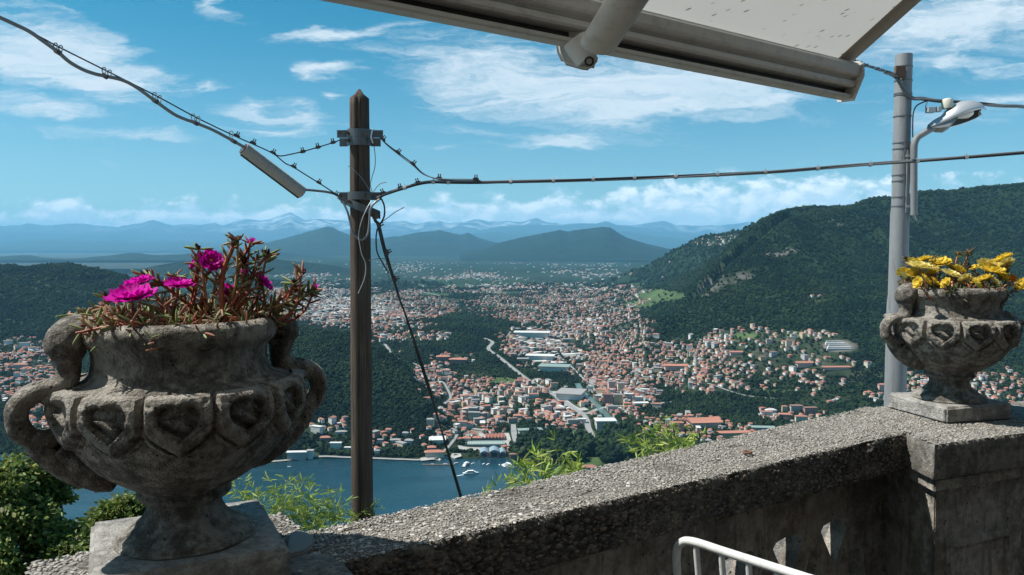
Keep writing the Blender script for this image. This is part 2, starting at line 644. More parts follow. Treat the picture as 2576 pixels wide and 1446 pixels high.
def land_height(t, s):
    """t = x / y (view tangent), s = ln(forward distance): height relative to the camera"""
    Y = np.exp(s)
    dx = CX + t * FPX
    z = rbf(t, s)
    # ridges that carry the skylines
    Yr = np.interp(dx, [1500, 1750, 1950, 2150, 2600, 3300], [9000, 7400, 6300, 5700, 5100, 4900])
    zr = 520 - (SKY_R(dx) - HORIZON) / FPX * Yr
    ridge = zr - 0.46 * np.abs(Y - Yr) * np.where(Y > Yr, 0.8, 1.0)
    z = smax(z, ridge, 25)
    Ys = np.interp(dx, [1600, 1830, 2050, 2300, 3300], [3250, 3700, 4300, 4300, 4400])
    zs = 520 - (SPUR_R(dx) - HORIZON) / FPX * Ys
    spur = zs - 0.50 * np.abs(Y - Ys) * np.where(Y > Ys, 0.8, 1.0) - np.where(dx < 1620, 400, 0)
    z = smax(z, spur, 25)
    Yl = 4850.0
    zl = 520 - (SKY_L(dx) - HORIZON) / FPX * Yl
    left = zl - 0.33 * np.abs(Y - Yl)
    z = np.where(dx < 560, smax(z, left, 25), z)
    # gullies and rough ground where it is high
    X = t * Y
    P = np.stack([X.ravel() / 620, Y.ravel() / 620, np.zeros(X.size)], -1)
    hi = np.clip((z - 110) / 260, 0, 1)
    edge = np.clip((SKY_R(dx) - 480) / 200, .25, 1)
    crest = np.minimum(np.minimum(np.abs(Y - Yr) / 650, np.where(dx < 2120, np.abs(Y - Ys) / 450, 1)), np.where(dx < 600, np.abs(Y - Yl) / 500, 1))
    crest = np.clip(crest, .22, 1)
    Pg = np.stack([(X + .55 * Y).ravel() / 560, (Y - .3 * X).ravel() / 1500, np.zeros(X.size)], -1)
    gul = ridged(Pg, 4, 3).reshape(z.shape) - .42
    gul2 = ridged(P * 1.9, 3, 13).reshape(z.shape) - .42
    z = z + hi * crest * (96 * gul + 20 * gul2) + hi * 7 * fbm(P * 4.7, 3, 9).reshape(z.shape) - hi * 9
    # nothing rises above the skylines seen from here
    cap = 520 - (SKY_R(dx) - HORIZON) / FPX * Y - 10
    z = np.where((dx > 1700) & (Y > 2900) & (Y < Yr + 900), np.minimum(z, cap), z)
    cap2 = 520 - (SPUR_R(dx) - HORIZON) / FPX * Y - 8
    z = np.where((dx > 1625) & (dx < 2110) & (Y > 2900) & (Y < Ys + 350), np.minimum(z, cap2), z)
    capl = 520 - (SKY_L(dx) - HORIZON) / FPX * Y - 8
    z = np.where((dx < 470) & (Y > 3600), np.minimum(z, capl), z)
    far = np.clip((Y - 7000) / 3000, 0, 1)
    z = z + far * 16 * fbm(P * 0.45, 3, 21).reshape(z.shape)
    Ysh = 520 * FPX / (SHORE(dx) - HORIZON)
    land = np.clip((Y - Ysh) / 25, 0, 1)
    z = np.where(Y < Ysh, -10, np.maximum(z, 1.2 + 1.2 * land))
    return z + LAKE_Z


NT_, NS_ = 620, 430
T_AX = np.linspace(-1.02, 1.02, NT_)
S_AX = np.concatenate([np.linspace(math.log(1500), math.log(1830), 12)[:-1], np.linspace(math.log(1830), math.log(6200), 310), np.linspace(math.log(6200), math.log(27000), NS_ - 321 + 1)[1:]])
NS_ = len(S_AX)
TT, SS = np.meshgrid(T_AX, S_AX)
HH = land_height(TT, SS)


def ground(X, Y):
    """bilinear height of the land mesh"""
    X = np.asarray(X, float); Y = np.asarray(Y, float)
    t = X / Y
    s = np.log(Y)
    fi = np.clip((t - T_AX[0]) / (T_AX[1] - T_AX[0]), 0, NT_ - 1.001)
    i = fi.astype(int); fi = fi - i
    j = np.clip(np.searchsorted(S_AX, s) - 1, 0, NS_ - 2)
    fj = np.clip((s - S_AX[j]) / (S_AX[j + 1] - S_AX[j]), 0, 1)
    return (HH[j, i] * (1 - fi) * (1 - fj) + HH[j, i + 1] * fi * (1 - fj) + HH[j + 1, i] * (1 - fi) * fj + HH[j + 1, i + 1] * fi * fj)


def hit(dx, dy, y0=1780.0, y1=26500.0, n=900):
    """where lines of sight meet the land: arrays X, Y, Z (nan where they miss)"""
    dx = np.atleast_1d(np.asarray(dx, float)); dy = np.atleast_1d(np.asarray(dy, float))
    rx = (dx - CX) / FPX
    up = -(dy - CY) / FPX
    ry = math.cos(PITCH) + up * math.sin(PITCH)
    rz = -math.sin(PITCH) + up * math.cos(PITCH)
    t = rx / ry
    e = rz / ry
    ys = np.exp(np.linspace(math.log(y0), math.log(y1), n))
    oX = np.full(len(dx), np.nan); oY = oX.copy(); oZ = oX.copy()
    for k in range(0, len(dx), 2000):
        tt = t[k:k + 2000, None]; ee = e[k:k + 2000, None]
        Yg = np.broadcast_to(ys[None], (len(tt), n))
        G = ground(tt * Yg, Yg)
        below = (ee * Yg) <= G
        has = below.any(1)
        first = below.argmax(1)
        Yh = ys[first]
        oX[k:k + 2000] = np.where(has, tt[:, 0] * Yh, np.nan)
        oY[k:k + 2000] = np.where(has, Yh, np.nan)
        oZ[k:k + 2000] = np.where(has, ground(tt[:, 0] * Yh, Yh), np.nan)
    return oX, oY, oZ


# ---- where the town, the meadows and bare rock lie (view ellipses: x, y, rx, ry, weight)
TOWN = [
    (1190, 1040, 100, 50, 1.0), (1330, 1010, 110, 45, 1.0), (1420, 1040, 90, 40, .8), (1130, 1085, 60, 35, .9), (1220, 1115, 70, 40, .9), (1560, 1000, 90, 40, 1.0), (1590, 1045, 90, 28, 1.0), (1700, 1075, 120, 30, .95), (1800, 1090, 120, 25, .8),
    (1560, 930, 110, 45, .95), (1640, 890, 90, 35, .9), (1700, 930, 110, 40, .9), (1830, 915, 150, 38, 1.15), (1900, 880, 170, 35, .9), (2020, 920, 130, 35, .85), (2100, 940, 110, 28, .75), (1960, 960, 130, 28, .7), (1780, 965, 110, 25, .6), (1760, 870, 120, 25, .7),
    (2000, 1040, 80, 25, .8), (1900, 850, 110, 22, .55), (2090, 870, 45, 14, .5), (2020, 850, 90, 22, .5), (2060, 1005, 60, 18, .4),
    (1380, 880, 110, 50, .75), (1450, 830, 130, 40, .9), (1560, 830, 90, 35, .85), (1530, 870, 90, 35, .85), (1330, 840, 80, 22, .8), (1430, 780, 190, 38, .8), (1300, 760, 130, 25, .7), (1480, 740, 150, 25, .7), (1560, 760, 90, 30, .6), (1250, 780, 60, 20, .5),
    (820, 770, 130, 42, 1.3), (900, 800, 130, 30, 1.1), (1010, 815, 90, 18, 1.0), (1060, 840, 70, 18, .5), (960, 760, 130, 35, .9), (1060, 770, 90, 30, .8), (760, 735, 80, 15, .9), (960, 850, 80, 18, .4), (1010, 870, 60, 20, .35),
    (1150, 905, 60, 14, .7), (1120, 985, 60, 35, .8), (1080, 950, 40, 30, .5), (1170, 960, 60, 30, .5),
    (60, 900, 110, 45, .6), (40, 970, 90, 40, .45), (130, 1010, 90, 60, .35), (60, 870, 60, 16, .6), (90, 1060, 80, 30, .4),
    (900, 1115, 160, 30, .22), (1010, 1105, 70, 25, .3), (820, 1080, 90, 25, .2), (770, 1140, 40, 15, .3), (1000, 1020, 90, 30, .06),
    (2400, 965, 190, 35, .8), (2500, 1000, 110, 30, .8), (2230, 985, 60, 25, .5), (2450, 930, 120, 25, .4),
    (1790, 610, 45, 10, .5), (1830, 600, 35, 8, .4), (1940, 760, 30, 6, .2), (2060, 745, 30, 6, .2), (1980, 640, 30, 6, .08),
    (1250, 700, 160, 14, .8), (1050, 655, 140, 9, .8), (1300, 655, 120, 9, .7), (1480, 690, 110, 12, .8), (1100, 690, 120, 10, .7), (1220, 645, 80, 6, .7), (1450, 665, 120, 8, .5), (1000, 670, 110, 8, .5), (1180, 725, 120, 12, .5), (1340, 720, 120, 12, .6),
    (480, 680, 110, 14, .8), (620, 690, 120, 12, .6), (120, 655, 150, 7, .7), (420, 648, 170, 6, .5), (760, 690, 80, 10, .6), (700, 655, 120, 8, .5), (580, 665, 90, 8, .5), (850, 712, 90, 12, .5), (300, 660, 60, 7, .4),
]
MEADOW = [(1267, 958, 38, 9, 1.), (1200, 715, 75, 9, 1.), (1130, 705, 80, 8, .9), (1290, 705, 60, 5, .7), (1660, 745, 62, 15, 1.), (1610, 765, 40, 9, .8), (1640, 735, 40, 10, .8), (1755, 652, 25, 5, .4), (1455, 1093, 70, 12, .9), (1490, 1160, 26, 16, .9), (2010, 842, 30, 8, .5),
          (1880, 845, 35, 7, .7), (2250, 950, 40, 10, .5), (1850, 640, 50, 7, .4), (950, 800, 30, 6, .6), (1500, 905, 30, 8, .4), (1390, 1085, 30, 7, .7), (780, 720, 45, 7, .8), (1600, 715, 30, 5, .7), (1350, 690, 50, 4, .8), (1080, 740, 60, 6, .7), (1240, 736, 60, 5, .6), (1420, 720, 40, 5, .6), (1950, 985, 50, 7, .5),
          (2340, 640, 25, 6, .5), (2060, 757, 22, 4, .8)]
ROCK = [(1800, 722, 26, 14, 1.), (1830, 705, 28, 16, .9), (1775, 735, 22, 14, .7), (1868, 695, 30, 12, .9), (1850, 715, 16, 12, .5), (1950, 640, 30, 6, .6), (2115, 566, 14, 5, .6), (2090, 556, 12, 5, .5), (1988, 630, 22, 5, .5), (2115, 870, 42, 14, .9)]


def zone(list_, dx, dy):
    out = np.zeros(np.shape(dx))
    for (cx, cy, rx, ry, w) in list_:
        d = ((dx - cx) / rx) ** 2 + ((dy - cy) / ry) ** 2
        out = np.maximum(out, w * np.clip(1.5 - d, 0, 1))
    return out


# ---- the land mesh
XX = TT * np.exp(SS)
YY = np.exp(SS)
PDX, PDY = project(XX, YY, HH)
zt = zone(TOWN, PDX, PDY).ravel()
zm = zone(MEADOW, PDX, PDY).ravel()
zr_ = zone(ROCK, PDX, PDY).ravel()
P2 = np.stack([XX.ravel() / 180, YY.ravel() / 180, HH.ravel() / 180], -1)
n1 = fbm(P2, 4, 31)
n2 = fbm(P2 * 0.25, 3, 41)
n3 = vnoise(P2 * 6, 51)
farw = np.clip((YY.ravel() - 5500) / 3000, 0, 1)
forest_c = np.array([0.014, 0.028, 0.012])
grass_c = np.array([0.040, 0.066, 0.026])
urban_c = np.array([0.062, 0.072, 0.048])
field_c = np.array([0.058, 0.092, 0.034])
rock_c = np.array([0.21, 0.185, 0.165])
colr = forest_c[None] * (1 + 0.5 * n1[:, None])
gmix = np.clip(0.5 + 1.7 * n2 + 0.6 * n1, 0, 1) * farw * 0.30
colr = colr * (1 - gmix[:, None]) + grass_c * gmix[:, None]
um = np.clip(zt * (0.55 + 0.9 * n3), 0, .85)[:, None]
colr = colr * (1 - um) + (urban_c * (0.55 + 0.5 * np.clip(n1 + .5, 0, 1))[:, None]) * um
mm = np.clip(zm * 1.4 * (0.85 + .5 * n1), 0, 1)[:, None]
colr = colr * (1 - mm) + field_c * (1 - .45 * farw[:, None]) * (1 + 0.5 * n1[:, None]) * mm
rm = np.clip(zr_ * (0.75 + 1.3 * n1), 0, 1)[:, None]
colr = colr * (1 - rm) + rock_c * (1 + 0.35 * n3[:, None]) * rm
colr = colr * (1 - farw[:, None] * np.array([.42, .22, .0]))  # far ground tinted bluer: distance haze put into the colour
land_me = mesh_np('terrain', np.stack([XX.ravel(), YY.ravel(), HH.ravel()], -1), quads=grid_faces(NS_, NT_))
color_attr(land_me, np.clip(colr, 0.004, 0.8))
M_LAND = attr_mat('land', rough=0.95, var=0.45, scale=0.03, spec=0.1)
structure(obj('terrain', land_me, M_LAND))

# ---- near hillside below the terrace
NX, NY = 120, 90
hx = np.linspace(-1.0, 1.0, NX)
hy = np.exp(np.linspace(math.log(2.3), math.log(1100), NY))
hX, hY = np.meshgrid(hx, hy)
hX = hX * np.maximum(hY * 1.25, 6.0)
hv = -0.587 * hX + 0.81 * hY
hZ = -3.2 - 0.62 * np.maximum(hY - 2.0, 0) ** 1.0
hZ = hZ + np.minimum(hY * 0.03, 6) * fbm(np.stack([hX.ravel() / np.maximum(hY.ravel(), 6), np.log(hY.ravel()) * 6, 0 * hX.ravel()], -1) * 4, 3, 77).reshape(hX.shape)
hZ = np.maximum(hZ, LAKE_Z - 12)
hm = mesh_np('hillside', np.stack([hX.ravel(), hY.ravel(), hZ.ravel()], -1), quads=grid_faces(NY, NX))
structure(obj('hillside', hm, plain('hillside_soil', (0.05, 0.055, 0.025), 0.95, var=0.4, scale=0.8)))

# ---- the lake
m, g, bs = new_mat('lake_water')
tc = g.n('ShaderNodeTexCoord').outputs['Object']
bs.inputs['Base Color'].default_value = (0.010, 0.058, 0.100, 1)
wn = g.noise(tc, 0.006, 5, 0.6)
g.set(bs, 'Base Color', g.mix(g.smooth(wn, .3, .7), (0.009, 0.032, 0.046, 1), (0.014, 0.046, 0.062, 1)))
wst = g.n('ShaderNodeMapping', None, Vector=tc)
wst.inputs['Rotation'].default_value = (0, 0, .35)
wst.inputs['Scale'].default_value = (.25, 1.6, 1)
wr = g.noise(wst.outputs[0], .012, 5, .6)
g.set(bs, 'Roughness', g.smooth(wr, .38, .62, .10, .30))
bs.inputs['IOR'].default_value = 1.33
mp = g.n('ShaderNodeMapping', None, Vector=tc)
mp.inputs['Scale'].default_value = (1.0, 2.2, 1.0)
rip = g.noise(mp.outputs[0], 0.35, 5, 0.6)
bp = g.n('ShaderNodeBump', None, Strength=0.35, Distance=0.6, Height=rip)
g.set(bs, 'Normal', bp.outputs[0])
lake = MB().add([(-6000, 300, LAKE_Z), (6000, 300, LAKE_Z), (6000, 2500, LAKE_Z), (-6000, 2500, LAKE_Z)], [(0, 1, 2, 3)])
structure(lake.build('lake', m))

# ---- far hills and mountains: each range is a ridge with foothills in front and a back slope
M_HILL = attr_mat('far_slopes', rough=0.95, var=0.5, scale=0.004, spec=0.05)


def mountain_range(name, pts, Y, base, run, seed, rough=0.02, col=(0.024, 0.045, 0.02), snow=None, nt=240, nk=44, back=0.6, warp=0.25):
    """pts: skyline in photo pixels; Y: distance of the ridge; base: height of the foot above the lake; run: length of the front slope"""
    P = np.array(pts, dtype=float) / 1.59
    x0, x1 = P[0, 0], P[-1, 0]
    dxs = np.linspace(x0, x1, nt)
    sky = np.interp(dxs, P[:, 0], P[:, 1])
    t = (dxs - CX) / FPX
    jag = fbm(np.stack([t * 60, t * 0, t * 0], -1), 4, seed) * rough * 22 + fbm(np.stack([t * 300, t * 0, t * 0], -1), 3, seed + 5) * rough * 6
    zr = 520 - (sky + jag - HORIZON) / FPX * Y
    k = np.concatenate([np.linspace(0, 1, nk), 1 + np.linspace(0, 1, 10)[1:]])
    K, Tm = np.meshgrid(k, t, indexing='ij')
    Zr = np.broadcast_to(zr[None], K.shape)
    front = np.clip(K, 0, 1)
    bk = np.clip(K - 1, 0, 1)
    Yk = Y - run * (1 - front) + run * back * bk
    sh = front ** 1.25
    Z = base + (Zr - base) * sh * (1 - bk) + (base - 200) * bk
    Xk = Tm * Yk
    Q = np.stack([Xk.ravel() / (run * 0.30), Yk.ravel() / (run * 0.30), np.full(Xk.size, seed * 1.7)], -1)
    amp = (np.sin(np.pi * np.clip(front, 0, 1)) * (1 - bk)) ** 0.7
    n = ridged(Q, 5, seed).reshape(K.shape)
    Z = Z + amp * (Zr - base) * warp * n
    me = mesh_np(name, np.stack([Xk.ravel(), Yk.ravel(), Z.ravel() + LAKE_Z], -1), quads=grid_faces(len(k), nt))
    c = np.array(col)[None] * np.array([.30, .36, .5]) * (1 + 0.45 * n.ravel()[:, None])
    if snow:
        s0 = snow
        hgt = (Z - base) / np.maximum(Zr - base, 1)
        band = np.clip((hgt.ravel() - s0) * 4, 0, 1)
        pk = np.interp(Tm.ravel() * FPX + CX, SNOW_X, SNOW_W)
        sm = np.clip(band * pk * 2.2 * (0.15 + 1.6 * fbm(Q * 7.0, 4, seed + 9)), 0, 1)[:, None]
        c = c * (1 - sm) + np.array([0.46, 0.48, 0.50]) * sm
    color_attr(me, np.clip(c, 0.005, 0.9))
    return structure(obj(name, me, M_HILL))


SNOW_X = [0, 380, 560, 640, 700, 760, 840, 950, 1080, 1200, 1330, 1420, 1500, 1700]
SNOW_W = [.05, .15, .25, .8, 1.0, .8, 1.0, .55, .6, .75, .9, .5, .2, .3]
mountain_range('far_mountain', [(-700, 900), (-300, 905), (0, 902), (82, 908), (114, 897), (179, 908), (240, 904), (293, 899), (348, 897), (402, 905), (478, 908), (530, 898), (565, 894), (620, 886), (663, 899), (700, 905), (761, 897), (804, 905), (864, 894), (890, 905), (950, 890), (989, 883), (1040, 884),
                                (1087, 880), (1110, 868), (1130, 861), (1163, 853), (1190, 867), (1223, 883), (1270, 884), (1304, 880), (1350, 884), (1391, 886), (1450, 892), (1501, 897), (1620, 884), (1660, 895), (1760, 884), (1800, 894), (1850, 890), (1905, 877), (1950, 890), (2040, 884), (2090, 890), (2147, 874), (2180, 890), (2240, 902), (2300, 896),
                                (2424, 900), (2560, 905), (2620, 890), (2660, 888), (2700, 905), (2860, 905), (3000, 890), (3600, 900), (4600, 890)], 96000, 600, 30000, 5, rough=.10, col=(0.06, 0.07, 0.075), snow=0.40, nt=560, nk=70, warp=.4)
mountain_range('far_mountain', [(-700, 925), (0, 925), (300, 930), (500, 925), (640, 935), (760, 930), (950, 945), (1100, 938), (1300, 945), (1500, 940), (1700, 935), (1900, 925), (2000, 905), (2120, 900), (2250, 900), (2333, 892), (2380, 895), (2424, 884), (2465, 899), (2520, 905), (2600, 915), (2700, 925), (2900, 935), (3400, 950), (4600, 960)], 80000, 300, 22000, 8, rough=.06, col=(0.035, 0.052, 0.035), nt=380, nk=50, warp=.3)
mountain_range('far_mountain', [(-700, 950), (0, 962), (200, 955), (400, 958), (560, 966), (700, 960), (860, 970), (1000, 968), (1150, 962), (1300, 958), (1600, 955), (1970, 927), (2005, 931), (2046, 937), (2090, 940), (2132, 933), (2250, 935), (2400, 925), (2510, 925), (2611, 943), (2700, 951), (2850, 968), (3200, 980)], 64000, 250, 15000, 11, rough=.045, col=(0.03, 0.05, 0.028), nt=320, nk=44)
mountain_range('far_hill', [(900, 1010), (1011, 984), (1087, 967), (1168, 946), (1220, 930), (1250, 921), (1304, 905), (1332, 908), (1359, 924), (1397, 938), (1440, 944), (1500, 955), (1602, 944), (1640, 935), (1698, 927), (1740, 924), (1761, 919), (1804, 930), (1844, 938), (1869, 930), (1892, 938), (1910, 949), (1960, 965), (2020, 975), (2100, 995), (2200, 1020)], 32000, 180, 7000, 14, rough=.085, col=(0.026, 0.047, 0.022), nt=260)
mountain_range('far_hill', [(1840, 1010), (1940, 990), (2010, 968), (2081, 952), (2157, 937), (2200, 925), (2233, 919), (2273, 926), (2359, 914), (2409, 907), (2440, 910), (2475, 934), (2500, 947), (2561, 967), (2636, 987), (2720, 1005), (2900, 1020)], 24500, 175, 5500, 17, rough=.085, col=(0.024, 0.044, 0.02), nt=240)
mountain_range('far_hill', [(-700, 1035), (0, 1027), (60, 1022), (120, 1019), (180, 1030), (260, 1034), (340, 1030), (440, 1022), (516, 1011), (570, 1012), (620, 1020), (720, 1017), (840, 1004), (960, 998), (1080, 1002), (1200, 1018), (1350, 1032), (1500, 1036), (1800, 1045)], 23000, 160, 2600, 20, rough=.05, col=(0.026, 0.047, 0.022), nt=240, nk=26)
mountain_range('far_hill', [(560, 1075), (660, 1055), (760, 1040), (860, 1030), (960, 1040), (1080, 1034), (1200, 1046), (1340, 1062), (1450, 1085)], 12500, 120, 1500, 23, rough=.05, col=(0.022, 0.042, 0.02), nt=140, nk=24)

# ---- the plain under and between the far ranges
plain_me = MB().add([(-140000, 15000, LAKE_Z + 95), (140000, 15000, LAKE_Z + 95), (140000, 112000, LAKE_Z + 95), (-140000, 112000, LAKE_Z + 95)], [(0, 1, 2, 3)])
structure(plain_me.build('plain', plain('plain_green', (0.014, 0.024, 0.016), .95, var=.4, scale=.0006)))

# ---- the air between: one closed box of even haze round everything but the sky
m = bpy.data.materials.new('haze_air')
m.use_nodes = True
for n_ in list(m.node_tree.nodes):
    m.node_tree.nodes.remove(n_)
g = NT(m.node_tree)
HAZE_COLOR = (0.29, 0.69, 1.0, 1)
HAZE_DENSITY = 1.65e-5
pv = g.n('ShaderNodeVolumePrincipled', None, Density=HAZE_DENSITY, Color=HAZE_COLOR, Anisotropy=0.0)
om = g.n('ShaderNodeOutputMaterial')
m.node_tree.links.new(pv.outputs[0], om.inputs['Volume'])
hz = MB().box((0, 56500, 1350), (300000, 117000, 3800))
ho = hz.build('haze', m)
ho['kind'] = 'stuff'
# ------------------------------------------------------------------ the town in the valley
def hidden_by_terrace(dx, dy):
    """view places covered by the urns, the parapet and the poles"""
    dx = np.asarray(dx, float); dy = np.asarray(dy, float)
    par = dy > np.interp(dx, [0, 700, 1500, 2150, 2576], [1420, 1338, 1178, 1026, 990])
    urn = (dx > 0) & (dx < 810) & (dy > 960 - np.clip(dx - 130, 0, 100) * 1.3) & (dy < 1240) & ~((dx > 760) & (dy > 1080))
    urn2 = (dx > 235) & (dx < 690) & (dy > 800) & (dy < 1200)
    urn3 = (dx > 2225) & (dx < 2560) & (dy > 735) & (dy < 1040) & ~((dy > 950) & ((dx < 2330) | (dx > 2480)))
    pole = ((dx > 884) & (dx < 936)) | ((dx > 2250) & (dx < 2298))
    return par | urn | urn2 | urn3 | pole | (dx < 4) | (dx > 2572)


WALLS = {'white': (.72, .69, .64), 'cream': (.62, .54, .42), 'pink': (.52, .37, .32), 'ochre': (.50, .40, .26), 'grey': (.42, .41, .40), 'rose': (.38, .21, .18)}
ROOFS = {'terracotta': (.32, .142, .105), 'orange': (.38, .165, .115), 'brown': (.22, .125, .10), 'grey': (.27, .26, .255), 'pale': (.52, .52, .50), 'green': (.20, .27, .25)}
MW = {k: plain('render_' + k, v, .9, var=.10, scale=.15) for k, v in WALLS.items()}
MR = {k: plain('roof_' + k, v, .85, var=.22, scale=.35) for k, v in ROOFS.items()}
M_PANE = plain('window_glass', (.035, .045, .05), .25, var=.1, spec=.6)


def roof_geo(kind, ov=0.06):
    """unit roof over a unit footprint; z 0..1"""
    a = .5 + ov
    e = [(-a, -a, 0), (a, -a, 0), (a, a, 0), (-a, a, 0)]
    if kind == 'hip':
        return e + [(-.22, 0, 1), (.22, 0, 1)], [(0, 1, 5, 4), (1, 2, 5), (2, 3, 4, 5), (3, 0, 4), (3, 2, 1, 0)]
    if kind == 'gable':
        return e + [(-a, 0, 1), (a, 0, 1)], [(0, 1, 5, 4), (1, 2, 5), (2, 3, 4, 5), (3, 0, 4), (3, 2, 1, 0)]
    if kind == 'pyramid':
        return e + [(0, 0, 1)], [(0, 1, 4), (1, 2, 4), (2, 3, 4), (3, 0, 4), (3, 2, 1, 0)]
    t = [(x, y, 1) for x, y, _ in e]
    return e + t, [(4, 5, 6, 7), (0, 1, 5, 4), (1, 2, 6, 5), (2, 3, 7, 6), (3, 0, 4, 7), (3, 2, 1, 0)]


WALL_V = [(-.5, -.5, 0), (.5, -.5, 0), (.5, .5, 0), (-.5, .5, 0), (-.5, -.5, 1), (.5, -.5, 1), (.5, .5, 1), (-.5, .5, 1)]
WALL_F = [(0, 1, 5, 4), (1, 2, 6, 5), (2, 3, 7, 6), (3, 0, 4, 7), (4, 5, 6, 7)]
_unit = {}


def unit_mesh(kind, colname):
    key = (kind, colname)
    if key not in _unit:
        V, F = (WALL_V, WALL_F) if kind == 'wall' else roof_geo(kind)
        me = bpy.data.meshes.new(kind + '_' + colname)
        me.from_pydata(V, [], F)
        me.materials.append(MW[colname] if kind == 'wall' else MR[colname])
        _unit[key] = me
    return _unit[key]


_wm = MB().box((0, 0, 0), (1, 1, 1)).mesh('window_pane')
_wm.materials.append(M_PANE)


def child(name, me, parent, loc=(0, 0, 0), scale=(1, 1, 1), rz=0.0):
    o = bpy.data.objects.new(name, me)
    o.parent = parent
    o.location = loc
    o.scale = scale
    o.rotation_euler[2] = rz
    COL.objects.link(o)
    return o


def building(name, loc, rz, w, d, h, rh, wall, roof, rkind, floors=0, bays=0, chimney=False):
    """house = empty > wall (> window ...), roof (> chimney)"""
    root = empty(name, loc, rz)
    wl = child('wall', unit_mesh('wall', wall), root, (0, 0, -3), (w, d, h + 3))
    rf = child('roof', unit_mesh(rkind, roof), root, (0, 0, h + .02), (w, d, rh))
    if chimney:
        child('chimney', unit_mesh('wall', wall), rf, (.2, .12, .3), (.07, .09, 1.0))
    if floors and bays:
        for f in range(floors):
            zz = (3 + (f + .5) * h / floors) / (h + 3)
            for b in range(bays):
                child('window', _wm, wl, ((b + .5) / bays - .5, -.5, zz), (min(1.6, w / bays * .45) / w, .12 / d, 1.5 / (h + 3)))
            if d > 7:
                nb = max(1, int(bays * d / w))
                side = -1 if math.sin(rz + math.atan2(loc[0], loc[1])) < 0 else 1
                for b in range(nb):
                    child('window', _wm, wl, (side * .5, (b + .5) / nb - .5, zz), (.12 / w, min(1.6, d / nb * .45) / d, 1.5 / (h + 3)))
    return root


def big_place(x0, x1, ytop, ybase, depth):
    """footprint and height from the outline of a building in the view"""
    xc = (x0 + x1) / 2
    X, Y, Z = (float(v[0]) for v in hit(xc, ybase))
    w = (x1 - x0) * Y / FPX
    dep = -Z / Y
    vis = (ybase - ytop) * Y / FPX
    h = max(3.5, vis - depth * dep)
    return X, Y + depth * .5, float(ground(X, Y + depth * .5)), w, h


